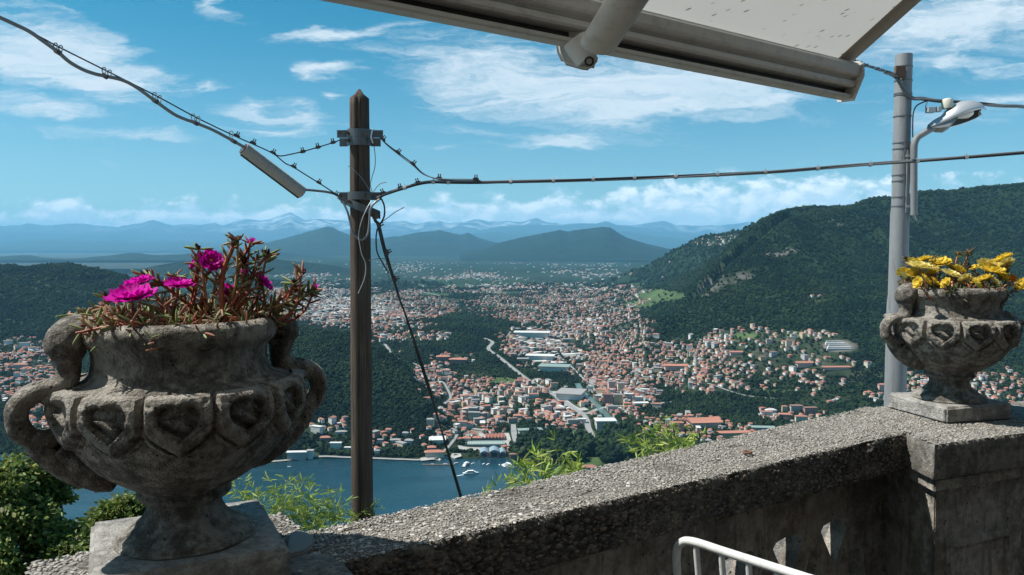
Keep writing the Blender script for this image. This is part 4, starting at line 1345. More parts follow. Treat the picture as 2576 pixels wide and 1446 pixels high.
def crown_mesh(name, seed, lobes=9, tall=1.0, narrow=1.0, leafy=260):
    """crown of unit radius: uneven lobes with many small leaf clumps standing off them"""
    rg = np.random.default_rng(seed)
    bm = bmesh.new()
    bmesh.ops.create_icosphere(bm, subdivisions=1, radius=1.0)
    base_v = np.array([v.co[:] for v in bm.verts]); base_f = np.array([[v.index for v in f.verts] for f in bm.faces])
    bm.free()
    V, F = [], []
    cen = []
    off = 0
    for k in range(lobes):
        if k == 0:
            c, r = np.array([0, 0, .9]), .68
        else:
            a = rg.uniform(0, 6.28); q = rg.uniform(.35, .78); c = np.array([q * math.cos(a), q * math.sin(a), rg.uniform(.35, 1.5)]); r = rg.uniform(.28, .5)
        v = base_v * r * (1 + rg.normal(0, .16, (len(base_v), 1))) + c
        V.append(v); F.append(base_f + off); off += len(v)
        cen.append((c, r))
    for k in range(leafy):
        c, r = cen[rg.integers(0, len(cen))]
        d = rg.normal(0, 1, 3); d /= np.linalg.norm(d)
        p = c + d * r * rg.uniform(.9, 1.22)
        s = rg.uniform(.07, .16)
        tri = rg.normal(0, 1, (3, 3)) * s * .7 + p
        V.append(tri); F.append(np.array([[off, off + 1, off + 2]])); off += 3
    V = np.concatenate(V); F = np.concatenate(F)
    V[:, :2] *= narrow
    V[:, 2] = V[:, 2] * tall
    me = mesh_np(name, V, tris=F, smooth=False)
    me.materials.append(M_CROWN)
    return me


CROWNS = [crown_mesh('crown', 100 + k, 8 + k % 4, tall=.95 + .12 * (k % 3), narrow=1.0 - .08 * (k % 2)) for k in range(5)]
CYPRESS = crown_mesh('cypress_crown', 140, 9, tall=2.6, narrow=.42)
trunk_me = MB().lathe([(.12, -.4), (.10, .2), (.07, .9)], 6).mesh('trunk')
trunk_me.materials.append(M_TRUNK)

# candidates over the whole land, evenly spread over the view
NTc = 330000
tt_ = RNG.uniform(-.70, .70, NTc)
ss_ = RNG.uniform(math.log(1860), math.log(9000), NTc)
yt_ = np.exp(ss_)
xt_ = tt_ * yt_
zt_ = ground(xt_, yt_)
tdx, tdy = project(xt_, yt_, zt_)
tz = zone(TOWN, tdx, tdy); tm = zone(MEADOW, tdx, tdy); tk = zone(ROCK, tdx, tdy)
wood = fbm(np.stack([xt_ / 160, yt_ / 160, xt_ * 0], -1), 3, 91)
p_keep = np.clip(1.0 - tz * .30, .45, 1) * np.where(tz > .15, np.clip(.85 + 1.4 * wood, .30, 1), 1.0)
p_keep = p_keep * np.clip(1 - 1.3 * tm, .02, 1) * np.clip(1 - 1.0 * tk, .15, 1)
p_keep = np.where(yt_ > 5500, p_keep * np.clip(1.2 - (yt_ - 5500) / 4500, .35, 1) * np.where(zt_ > -330, 1, np.clip(.4 + 1.6 * wood, .05, 1)), p_keep)
kp = (RNG.random(NTc) < p_keep) & (zt_ > LAKE_Z + 1.0)
xt_, yt_, zt_, tdx, tdy, tz = (a[kp] for a in (xt_, yt_, zt_, tdx, tdy, tz))
# not on houses, roads or the named buildings
blk = {}


def block(x, y, r):
    for a in range(int((x - r) // 6), int((x + r) // 6) + 1):
        for b in range(int((y - r) // 6), int((y + r) // 6) + 1):
            blk[(a, b)] = 1


for k in range(n_h):
    block(H_x[k], H_y[k], max(4.0, .33 * (H_w[k] + H_d[k]) * .9))
for (x_, y_, r) in TAKEN:
    block(x_, y_, r * .8)
for (x_, y_, w_) in road_pts:
    block(x_, y_, w_ * .5 + 4)
free_ = np.array([(int(a // 6), int(b // 6)) not in blk for a, b in zip(xt_, yt_)])
xt_, yt_, zt_, tdx, tdy, tz = (a[free_] for a in (xt_, yt_, zt_, tdx, tdy, tz))
# only what the camera could see
vx, vy, vz = hit(np.clip(tdx, -100, 2680), tdy - 6.0, n=420)
vis = np.isnan(vy) | (vy > yt_ * .93)
xt_, yt_, zt_, tdx, tdy, tz = (a[vis] for a in (xt_, yt_, zt_, tdx, tdy, tz))
n_t = len(xt_)
rad = np.where(tz > .2, RNG.uniform(2.3, 4.6, n_t), RNG.uniform(3.2, 6.0, n_t)) * np.exp(RNG.normal(0, .20, n_t)) * np.maximum(1.0, yt_ / 3400)
# park with big trees by the lake
park = zone([(1400, 1135, 110, 30, 1), (1540, 1130, 60, 40, 1), (1250, 1160, 60, 14, .3)], tdx, tdy) > .4
rad = np.where(park, rad * 1.7, rad)

sc_ = np.where((~hidden_by_terrace(tdx, tdy - 4)) & (tdx > 0) & (tdx < 2576) & ((tz > .15) | park | (tdy > 1040)), rad / yt_ * RNG.uniform(.8, 1.2, n_t), 0)
ordt = np.argsort(-sc_)
ONE = []
seen = {}
for k in ordt:
    c_ = (int(tdx[k] // 9), int(tdy[k] // 6))
    if c_ in seen or sc_[k] <= 0:
        continue
    seen[c_] = 1
    ONE.append(k)
    if len(ONE) == 230:
        break
rl = rank_labels([(tdx[k], tdy[k]) for k in ONE], '')
for n_, k in enumerate(ONE):
    r = rad[k] * (1.25 if park[k] else 1.1)
    cyp = (n_ % 9 == 4) and not park[k]
    root = empty('cypress_tree' if cyp else 'broadleaf_tree', (xt_[k], yt_[k], zt_[k]), RNG.uniform(0, 6.28))
    child('trunk', trunk_me, root, (0, 0, 0), (r * .9, r * .9, r * .9))
    child('crown', CYPRESS if cyp else CROWNS[n_ % 5], root, (0, 0, r * (.0 if cyp else .25)), (r, r, r * RNG.uniform(.85, 1.1)))
    words_ = rl[n_].split('(')
    rank = words_[1].rstrip(')') if len(words_) > 1 else 'only'
    tag(root, '%s, %s tree %s' % ('slim dark cypress' if cyp else ('large dark park tree' if park[k] else 'rounded dark green tree'), rank, words_[0].strip()), 'tree', 'trees of the valley town')
# poplar row
ph = np.linspace(1229, 1284, 13)
pX, pY, pZ = hit(ph, 1087 - (ph - 1229) * .04)
for k in range(13):
    root = empty('poplar_tree', (pX[k], pY[k], pZ[k]), k * 1.3)
    child('trunk', trunk_me, root, (0, 0, 0), (3.0, 3.0, 4.0))
    child('crown', CYPRESS, root, (0, 0, .5), (4.6, 4.6, 4.3))
    tag(root, 'tall poplar, %s from the left end of the poplar row' % (['first', 'second', 'third', 'fourth', 'fifth', 'sixth', 'seventh', 'eighth', 'ninth', 'tenth', 'eleventh', 'twelfth', 'thirteenth'][k]), 'tree', 'poplar row by the saw-tooth factory')

# all the other trees: woods on the slopes, one mass of instances
one = set(ONE)
msk = np.ones(n_t, bool)
msk[np.array(ONE)] = False
FX, FY, FZ, FR = xt_[msk], yt_[msk], zt_[msk], rad[msk]
proto = bpy.data.collections.new('crown_kinds')
for k, cm_ in enumerate(CROWNS):
    po = bpy.data.objects.new('crown_kind', cm_)
    proto.objects.link(po)
pm = bpy.data.meshes.new('woodland')
pm.vertices.add(len(FX))
pm.vertices.foreach_set('co', np.stack([FX, FY, FZ - FR * .15], -1).astype(np.float32).ravel())
a1 = pm.attributes.new('size', 'FLOAT_VECTOR', 'POINT')
a1.data.foreach_set('vector', np.stack([FR, FR, FR * RNG.uniform(.7, 1.15, len(FX))], -1).astype(np.float32).ravel())
a2 = pm.attributes.new('turn', 'FLOAT_VECTOR', 'POINT')
a2.data.foreach_set('vector', np.stack([FX * 0, FX * 0, RNG.uniform(0, 6.28, len(FX))], -1).astype(np.float32).ravel())
pm.update()
wo = bpy.data.objects.new('woodland', pm)
COL.objects.link(wo)
wo['kind'] = 'stuff'
wo['label'] = 'dark green woods covering the hills and gaps between the houses'
ng = bpy.data.node_groups.new('scatter_crowns', 'GeometryNodeTree')
ng.interface.new_socket('Geometry', in_out='INPUT', socket_type='NodeSocketGeometry')
ng.interface.new_socket('Geometry', in_out='OUTPUT', socket_type='NodeSocketGeometry')
gi = ng.nodes.new('NodeGroupInput'); go = ng.nodes.new('NodeGroupOutput')
iop = ng.nodes.new('GeometryNodeInstanceOnPoints')
ci = ng.nodes.new('GeometryNodeCollectionInfo')
ci.inputs['Collection'].default_value = proto
ci.inputs['Separate Children'].default_value = True
ci.inputs['Reset Children'].default_value = True
n1_ = ng.nodes.new('GeometryNodeInputNamedAttribute'); n1_.data_type = 'FLOAT_VECTOR'; n1_.inputs[0].default_value = 'size'
n2_ = ng.nodes.new('GeometryNodeInputNamedAttribute'); n2_.data_type = 'FLOAT_VECTOR'; n2_.inputs[0].default_value = 'turn'
L = ng.links.new
L(gi.outputs[0], iop.inputs['Points'])
L(ci.outputs[0], iop.inputs['Instance'])
iop.inputs['Pick Instance'].default_value = True
L(n1_.outputs[0], iop.inputs['Scale'])
L(n2_.outputs[0], iop.inputs['Rotation'])
L(iop.outputs[0], go.inputs[0])
md = wo.modifiers.new('scatter', 'NODES')
md.node_group = ng

# ------------------------------------------------------------------ boats
M_HULL = plain('boat_white', (.78, .78, .77), .4, var=.04)
M_DARKHULL = plain('boat_navy', (.05, .07, .10), .4, var=.1)


def boat(name, dx, dy, L_, rz, label, decks=1, group=None, dark=False):
    p = on_plane(dx, dy, LAKE_Z)
    root = tag(empty(name, (p.x, p.y, LAKE_Z), rz), label, 'boat', group)
    B = L_ * .24
    out_ = [(-.5, -.42), (-.5, .42), (.05, .5), (.32, .33), (.5, 0), (.32, -.33), (.05, -.5)]
    V = [(x * L_ * .94, y * B * .8, -.2) for x, y in out_] + [(x * L_, y * B, L_ * .055 + (.02 * L_ if x > .2 else 0)) for x, y in out_]
    n = len(out_)
    F = [tuple(range(n, 2 * n))] + [(i, (i + 1) % n, n + (i + 1) % n, n + i) for i in range(n)]
    F = [f[::-1] for f in F]
    MB().add(V, F).build('hull', M_DARKHULL if dark else M_HULL, root)
    z = L_ * .055
    l0 = L_ * .62
    for k in range(decks):
        c_ = MB().box((-.04 * L_, 0, z + L_ * .035), (l0, B * .78, L_ * .07)).build('cabin', M_HULL, root)
        MB().box((-.04 * L_, 0, z + L_ * .042), (l0 * .96, B * .80, L_ * .026)).build('cabin_window', M_PANE, c_)
        z += L_ * .07
        l0 *= .62
    MB().tube([(-.1 * L_, 0, z), (-.1 * L_, 0, z + L_ * .1)], L_ * .006, 5).build('mast', M_HULL, root)
    return root


boat('ferry', 1185, 1191, 38, .12, 'white two-deck ferry under way on the lake with a short wake', 2)
boat('moored_ferry', 1173, 1170, 36, 1.2, 'pale moored ferry lying bow-out beside the boat hangars', 2)
boat('moored_ferry', 1280, 1172, 36, -.85, 'white moored ferry lying by the trees right of the hangars', 2)
boat('motor_boat', 1266, 1172, 22, 2.0, 'white boat moored left of the right-hand moored ferry', 1, 'moored boats')
boat('motor_boat', 1228, 1168, 14, 1.0, 'small white boat in front of the middle hangar', 1, 'moored boats')
boat('motor_boat', 1217, 1167, 12, 1.1, 'small white boat in front of the left hangar', 1, 'moored boats')
boat('motor_boat', 1256, 1170, 12, 1.7, 'slim boat tied up in front of the right hangar', 1, 'moored boats', True)
boat('motor_boat', 1190, 1166, 12, .8, 'small boat right behind the bow-out moored ferry', 1, 'moored boats')
boat('motor_boat', 1148, 1165, 13, .5, 'boat at the right end of the quay', 1, 'moored boats')
boat('motor_boat', 1120, 1167, 11, .2, 'boat tied to the middle of the quay', 1, 'moored boats')
boat('motor_boat', 1088, 1168, 11, .1, 'dark boat tied to the left end of the quay', 1, 'moored boats', True)
boat('motor_boat', 728, 1174, 10, .0, 'tiny white boat alone on the lake below the stepped hotel', 1)
p0 = on_plane(1166, 1194, LAKE_Z); p1 = on_plane(1152, 1197.5, LAKE_Z)
wk = MB().add([(p0.x, p0.y - 3, LAKE_Z + .15), (p0.x, p0.y + 3, LAKE_Z + .15), (p1.x, p1.y + 7, LAKE_Z + .12), (p1.x - 6, p1.y - 2, LAKE_Z + .12)], [(0, 1, 2, 3)]).build('wake_foam', plain('foam', (.45, .60, .64), .6, var=.5, scale=.6))
wk['kind'] = 'stuff'
# sheds, jetty
jt = tag(empty('jetty', (0, 0, 0)), 'wooden jetty on posts along the quay by the cream mansion', 'jetty')
pts_ = [on_plane(x, 1169.5, LAKE_Z) for x in np.linspace(1062, 1142, 12)]
MB().tube([p + Vector((0, 0, 1.2)) for p in pts_], 1.3, 4).build('deck', plain('jetty_wood', (.22, .17, .13), .9), jt)
for p in pts_:
    MB().tube([p + Vector((0, -1, -1)), p + Vector((0, -1, 2.6))], .35, 5).build('post', plain('jetty_post', (.12, .09, .07), .9), jt)
# ------------------------------------------------------------------ the terrace
UX, VX = Vector((0.81, 0.5864, 0)), Vector((-0.5864, 0.81, 0))


def W(u, v, z):
    return UX * u + VX * v + Vector((0, 0, z))


def uv_of(p):
    return p.x * 0.81 + p.y * 0.5864, -p.x * 0.5864 + p.y * 0.81


ZTOP = -0.60          # top of the coping
ZFLOOR = -1.62


def stone_mat(name, light, dark, stain=(0.03, 0.027, 0.024), amount=.5, scale=1.0, bump=.7, speck=.5, streak=0.0):
    """weathered cast stone: pale grains, dark crust, pits"""
    m, g, bs = new_mat(name)
    tc = g.n('ShaderNodeTexCoord').outputs['Object']
    big = g.noise(tc, 9 * scale, 6, .65)
    mid = g.noise(tc, 42 * scale, 6, .7)
    fine = g.noise(tc, 260 * scale, 3, .6)
    base = g.mix(g.smooth(mid, .3, .72), dark + (1,), light + (1,))
    base = g.mix(g.math('MULTIPLY', g.smooth(g.math('ADD', g.math('MULTIPLY', big, .65), g.math('MULTIPLY', mid, .35)), .56, .42), amount), base, stain + (1,))
    if streak:
        mps = g.n('ShaderNodeMapping', None, Vector=tc)
        mps.inputs['Scale'].default_value = (1, 1, .10)
        sn_ = g.noise(mps.outputs[0], 38, 5, .7)
        base = g.mix(g.math('MULTIPLY', g.smooth(sn_, .50, .68), streak), base, stain + (1,))
    vo = g.n('ShaderNodeTexVoronoi', {'feature': 'F1'}, Vector=tc, Scale=330 * scale)
    grain = g.smooth(vo.outputs[0], .32, .16)
    sel_ = g.smooth(g.n('ShaderNodeSeparateColor', None, i0=vo.outputs['Color']).outputs[0], .62, .9)
    base = g.mix(g.math('MULTIPLY', g.math('MULTIPLY', grain, sel_), speck), base, (.55, .53, .50, 1))
    pit = g.n('ShaderNodeTexVoronoi', {'feature': 'F1'}, Vector=tc, Scale=95 * scale)
    psel = g.smooth(g.n('ShaderNodeSeparateColor', None, i0=pit.outputs['Color']).outputs[1], .80, .9)
    hole = g.math('MULTIPLY', g.smooth(pit.outputs[0], .26, .12), psel)
    base = g.mix(g.math('MULTIPLY', hole, .85), base, (.02, .018, .016, 1))
    g.set(bs, 'Base Color', base)
    bs.inputs['Roughness'].default_value = .93
    bs.inputs['Specular IOR Level'].default_value = .2
    grit = g.noise(tc, 120 * scale, 4, .75)
    h = g.math('ADD', g.math('MULTIPLY', mid, .9), g.math('MULTIPLY', g.smooth(grit, .35, .68), .8))
    base = g.mix(g.math('MULTIPLY', g.smooth(grit, .58, .70), .35), base, (.58, .55, .50, 1))
    base = g.mix(g.math('MULTIPLY', g.smooth(grit, .42, .30), .55), base, stain + (1,))
    g.set(bs, 'Base Color', base)
    h = g.math('ADD', h, g.math('MULTIPLY', grain, .25))
    h = g.math('SUBTRACT', h, g.math('MULTIPLY', hole, 1.2))
    bp = g.n('ShaderNodeBump', None, Strength=bump, Distance=.007, Height=h)
    g.set(bs, 'Normal', bp.outputs[0])
    return m


M_URN = stone_mat('urn_stone', (.54, .505, .45), (.29, .262, .225), stain=(.05, .042, .034), amount=.66, bump=1.0, streak=.6)
M_PLINTH = stone_mat('plinth_stone', (.46, .445, .42), (.30, .285, .26), amount=.35)
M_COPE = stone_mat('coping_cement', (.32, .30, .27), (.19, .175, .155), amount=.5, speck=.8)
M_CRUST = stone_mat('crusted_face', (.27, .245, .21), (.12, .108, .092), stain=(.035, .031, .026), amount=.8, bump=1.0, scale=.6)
M_WALL = stone_mat('wall_cement', (.46, .425, .38), (.29, .265, .235), stain=(.085, .075, .062), amount=.6, scale=.5, streak=.6)
M_MORTAR = plain('mortar', (.23, .22, .21), .9, var=.1, scale=40, bump=.4)
M_PEB = attr_mat('pebbles', rough=.75, var=.18, scale=400, spec=.35)


def rough_slab(name, poly, z0, z1, parent, mats, edge=.006, nper=.012, seed=1, chip=.0):
    """slab over a convex outline with uneven edges and top; mats: (top, side)"""
    # outline points at a fine spacing
    pts = []
    n = len(poly)
    for i in range(n):
        a, b = Vector(poly[i]).to_3d(), Vector(poly[(i + 1) % n]).to_3d()
        k = max(2, int((b - a).length / nper))
        for j in range(k):
            pts.append(a.lerp(b, j / k))
    P = np.array([(p.x, p.y) for p in pts])
    cen = P.mean(0)
    m_ = len(P)
    dirv = np.roll(P, -1, 0) - np.roll(P, 1, 0)
    nrm = np.stack([dirv[:, 1], -dirv[:, 0]], -1)
    nrm /= np.linalg.norm(nrm, axis=1, keepdims=True)
    sgn = np.sign(((P - cen) * nrm).sum(1).mean())
    nrm *= sgn
    rows = []
    H = z1 - z0
    prof_ = [(0, -.002), (.02, .0), (.25, 0), (.5, 0), (.75, 0), (.90, 0), (.965, -.003), (1.0, -.011)]
    for (f, inset) in prof_:
        z = z0 + H * f
        q = np.concatenate([P * 38, np.full((m_, 1), z * 38)], 1)
        nz = fbm(q, 4, seed) * edge * (0.5 + f)
        bite = np.clip(fbm(q * .22, 3, seed + 7) - .16, 0, 1) * chip * (f > .85)
        off = inset + nz - bite
        zz = z + (vnoise(q * 1.3, seed + 3) * .003 - bite * .35) * (f > .8)
        rows.append(np.concatenate([P + nrm * off[:, None], np.broadcast_to(np.asarray(zz)[..., None] if np.ndim(zz) else zz, (m_, 1))], 1))
    V = np.concatenate(rows)
    Q = grid_faces(len(prof_), m_, wrap=True)
    # top cap as inward rings
    last = len(prof_) - 1
    rings = [rows[-1]]
    for k in range(1, 7):
        f = k / 6.5
        r = rows[-1].copy()
        r[:, :2] = cen + (P - cen) * (1 - f) + (rows[-1][:, :2] - P) * (1 - f)
        r[:, 2] = z1 + vnoise(np.concatenate([r[:, :2] * 60, np.full((m_, 1), 3.)], 1), seed + 5) * .0018
        rings.append(r)
    V = np.concatenate([V] + rings[1:])
    Q2 = []
    for k in range(6):
        a0 = last * m_ if k == 0 else len(prof_) * m_ + (k - 1) * m_
        b0 = len(prof_) * m_ + k * m_
        i = np.arange(m_)
        Q2.append(np.stack([a0 + i, a0 + (i + 1) % m_, b0 + (i + 1) % m_, b0 + i], -1))
    Q2 = np.concatenate(Q2)
    allq = np.concatenate([Q, Q2])
    if sgn < 0:
        allq = allq[:, ::-1]
    me = mesh_np(name, V, quads=allq)
    bm = bmesh.new(); bm.from_mesh(me)
    bm.verts.ensure_lookup_table()
    try:
        bm.faces.new([bm.verts[len(V) - m_ + i] for i in range(m_)])
    except ValueError:
        pass
    bmesh.ops.recalc_face_normals(bm, faces=bm.faces)
    bm.to_mesh(me); bm.free()
    me.materials.append(mats[0]); me.materials.append(mats[1])
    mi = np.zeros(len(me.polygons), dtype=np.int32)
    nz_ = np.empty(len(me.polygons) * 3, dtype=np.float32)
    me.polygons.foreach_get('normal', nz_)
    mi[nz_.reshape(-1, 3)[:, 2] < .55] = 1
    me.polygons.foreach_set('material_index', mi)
    me.polygons.foreach_set('use_smooth', np.ones(len(me.polygons), dtype=bool))
    o = bpy.data.objects.new(name, me)
    COL.objects.link(o)
    o.parent = parent
    return o


bal = tag(empty('balustrade', W(1.4, 1.5, ZFLOOR)), 'weathered stone balustrade with pebble-dash coping running across the terrace edge', 'balustrade')
bal_inv = Vector(bal.location)


def L0(p):
    return Vector(p) - bal_inv


fl, fr = on_plane(930, 1303, ZTOP), on_plane(2147, 1031, ZTOP)
nl, nr = on_plane(845, 1419, ZTOP), on_plane(2288, 1087, ZTOP)
fl2 = fl + (fl - fr) * .22
nl2 = nl + (nl - nr) * .14
fr2 = fr + (fr - fl) * .05
nr2 = nr + (nr - nl) * .08
cope_poly = [nl2, nr2, fr2, fl2]
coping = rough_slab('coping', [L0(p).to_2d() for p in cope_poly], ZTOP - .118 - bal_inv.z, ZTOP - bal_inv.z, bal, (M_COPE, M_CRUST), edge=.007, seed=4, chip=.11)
# right-hand pier, turned where the parapet bends
r1, r2 = on_plane(2351, 1119, ZTOP + .004), on_plane(2640, 1081, ZTOP + .004)
r4 = on_plane(2150, 1029, ZTOP + .004)
r3 = r4 + (r2 - r1) * 1.05
capR_poly = [r1, r2, r3, r4]
capR = rough_slab('pier_cap', [L0(p).to_2d() for p in capR_poly], ZTOP - .105 - bal_inv.z, ZTOP + .004 - bal_inv.z, bal, (M_COPE, M_COPE), edge=.006, seed=9, chip=.10)
capL_poly = [W(.11, 1.20, 0), W(.60, 1.20, 0), W(.60, 1.715, 0), W(.11, 1.715, 0)]
capL = rough_slab('pier_cap', [L0(p).to_2d() for p in capL_poly], ZTOP - .115 - bal_inv.z, ZTOP + .003 - bal_inv.z, bal, (M_COPE, M_COPE), edge=.006, seed=12, chip=.06)


def inset(poly, d):
    c = sum((Vector((p.x, p.y, 0)) for p in poly), Vector()) / len(poly)
    return [c + (Vector((p.x, p.y, 0)) - c) * (1 - d / (Vector((p.x, p.y, 0)) - c).length) for p in poly]


def prism_world(name, poly, z0, z1, mat, parent, bevel=.004):
    return MB().prism([L0(p).to_2d() for p in poly], z0 - bal_inv.z, z1 - bal_inv.z).build(name, mat, parent, bevel=bevel)


for cp_ in (capL_poly, capR_poly):
    prism_world('pier_moulding', inset(cp_, .028), ZTOP - .150, ZTOP - .110, M_WALL, bal)
    pb = prism_world('pier_body', inset(cp_, .065), ZFLOOR, ZTOP - .152, M_WALL, bal)
    q_ = inset(cp_, .065)
    # raised panel frames on the two faces that look at the terrace
    for i in (0,):
        a, b = Vector(q_[i]), Vector(q_[(i + 1) % 4])
        d = (b - a).normalized()
        nrm = Vector((d.y, -d.x, 0))
        if nrm.dot(-(a + b) / 2) < 0:
            nrm = -nrm
        w_ = (b - a).length
        rot = Matrix((d, nrm, Vector((0, 0, 1)))).transposed()
        for (c_, s_) in (((.5, -.33), (w_ * .66, .022)), ((.17, -.62), (.022, .56)), ((.83, -.62), (.022, .56))):
            p = a.lerp(b, c_[0]) + nrm * .004
            MB().box(L0((p.x, p.y, ZTOP + c_[1])), (s_[0], .016, s_[1]), rot).build('panel_moulding', M_WALL, bal)
# parapet wall under the coping: frieze, pierced tracery, base
WV0, WV1 = 1.43, 1.49


def wall_box(name, u0, u1, v0, v1, z0, z1, mat=M_WALL):
    poly = [W(u0, v0, 0), W(u1, v0, 0), W(u1, v1, 0), W(u0, v1, 0)]
    return prism_world(name, poly, z0, z1, mat, bal)


wall_box('frieze_moulding', .57, 2.82, WV0 - .012, WV1 + .01, ZTOP - .162, ZTOP - .116)
wall_box('base_course', .57, 2.82, WV0 - .02, WV1 + .02, ZFLOOR, -1.40)


def tracery():
    cu = bpy.data.curves.new('tracery', 'CURVE')
    cu.dimensions = '2D'
    cu.fill_mode = 'BOTH'
    cu.extrude = (WV1 - WV0) / 2

    def ring(pts):
        sp = cu.splines.new('POLY')
        sp.points.add(len(pts) - 1)
        for p, (x, y) in zip(sp.points, pts):
            p.co = (x, y, 0, 1)
        sp.use_cyclic_u = True
    ring([(.55, -1.405), (2.80, -1.405), (2.80, -.755), (.55, -.755)])
    for k in range(-6, 2):
        c = 2.34 + .25 * k
        if c - .08 < .62:
            continue
        tri = [(c, -1.045), (c - .034, -.990), (c - .066, -.940), (c - .080, -.915), (c - .066, -.898), (c - .02, -.892), (c + .02, -.892), (c + .066, -.894), (c + .080, -.908), (c + .064, -.940), (c + .032, -.990)]
        if c < 2.52:
            ring(tri)
        c2 = c + .128
        if c2 < 2.55:
            arch = [(c2 - .062, -1.36), (c2 - .062, -1.20), (c2 - .056, -1.10), (c2 - .040, -1.03), (c2 - .018, -.985), (c2, -.962), (c2 + .018, -.985), (c2 + .040, -1.03), (c2 + .056, -1.10), (c2 + .062, -1.20), (c2 + .062, -1.36)]
            ring(arch)
    tmp = bpy.data.objects.new('tracery_tmp', cu)
    COL.objects.link(tmp)
    dg = bpy.context.evaluated_depsgraph_get()
    me = bpy.data.meshes.new_from_object(tmp.evaluated_get(dg))
    bpy.data.objects.remove(tmp)
    M = Matrix(((UX.x, 0, VX.x, 0), (UX.y, 0, VX.y, 0), (0, 1, 0, 0), (0, 0, 0, 1)))
    off = VX * ((WV0 + WV1) / 2)
    for v in me.vertices:
        p = M @ v.co + off
        v.co = L0(p)
    o = obj('tracery_panel', me, M_WALL, bal)
    # slim balusters standing in the pierced arches
    return o


tracery()
for k in range(-6, 2):
    c2 = 2.34 + .25 * k
    if .7 < c2 < 2.6:
        wall_box('baluster_post', c2 - .004, c2 + .075, 1.56, 1.70, -1.399, -.78, M_PLINTH)
# second stretch of parapet beyond the bend
e0 = (Vector(r2) - Vector(r1)).normalized()
e1 = (Vector(r4) - Vector(r1)).normalized()
s0 = Vector(r2) + e1 * .12
cop2 = [s0 - e0 * .06, s0 + e0 * 1.6, s0 + e0 * 1.6 + e1 * .30, s0 - e0 * .06 + e1 * .30]
rough_slab('coping', [L0(p).to_2d() for p in cop2], ZTOP - .118 - bal_inv.z, ZTOP - .002 - bal_inv.z, bal, (M_COPE, M_CRUST), edge=.006, nper=.03, seed=15, chip=.08)
prism_world('parapet_wall', inset(cop2, .05), ZFLOOR, ZTOP - .117, M_WALL, bal)
# mortar patch at the foot of the near urn
mp_ = [on_plane(x, y, ZTOP + .006) for x, y in ((726, 1345), (745, 1338), (775, 1343), (792, 1356), (786, 1374), (768, 1388), (742, 1396), (722, 1402))]
MB().prism([L0(p).to_2d() for p in mp_], ZTOP - .002 - bal_inv.z, ZTOP + .010 - bal_inv.z).build('mortar_patch', M_MORTAR, bal, bevel=.003)

# ---- pebbles set in the coping
ico = bmesh.new()
bmesh.ops.create_icosphere(ico, subdivisions=1, radius=1.0)
ICO_V = np.array([v.co[:] for v in ico.verts]); ICO_F = np.array([[v.index for v in f.verts] for f in ico.faces])
ico.free()
bm0 = bmesh.new()
bmesh.ops.create_icosphere(bm0, subdivisions=2, radius=1.0)
ICO1_V = np.array([v.co[:] for v in bm0.verts]); ICO1_F = np.array([[v.index for v in f.verts] for f in bm0.faces])
bm0.free()


def sample_poly(poly, n, rg):
    P = np.array([(p.x, p.y) for p in poly])
    lo, hi = P.min(0), P.max(0)
    out = []
    while sum(map(len, out)) < n:
        q = rg.uniform(lo, hi, (n * 2, 2))
        inside = np.ones(len(q), bool)
        c = P.mean(0)
        for i in range(len(P)):
            a, b = P[i], P[(i + 1) % len(P)]
            s_ = np.sign((b[0] - a[0]) * (c[1] - a[1]) - (b[1] - a[1]) * (c[0] - a[0]))
            inside &= s_ * ((b[0] - a[0]) * (q[:, 1] - a[1]) - (b[1] - a[1]) * (q[:, 0] - a[0])) > 0
        out.append(q[inside])
    return np.concatenate(out)[:n]


PEB_C = np.array([(.46, .435, .40), (.40, .375, .34), (.34, .32, .29), (.50, .475, .44), (.38, .34, .29), (.29, .275, .255), (.43, .39, .335)])


def peb_transform(n, rg, rmin, rmax):
    r = rg.uniform(rmin, rmax, n) * np.exp(rg.normal(0, .15, n))
    sc = np.stack([r * rg.uniform(1.0, 1.5, n), r * rg.uniform(.65, 1.0, n), r * rg.uniform(.32, .52, n)], -1)
    return sc, rg.uniform(0, math.pi, n)


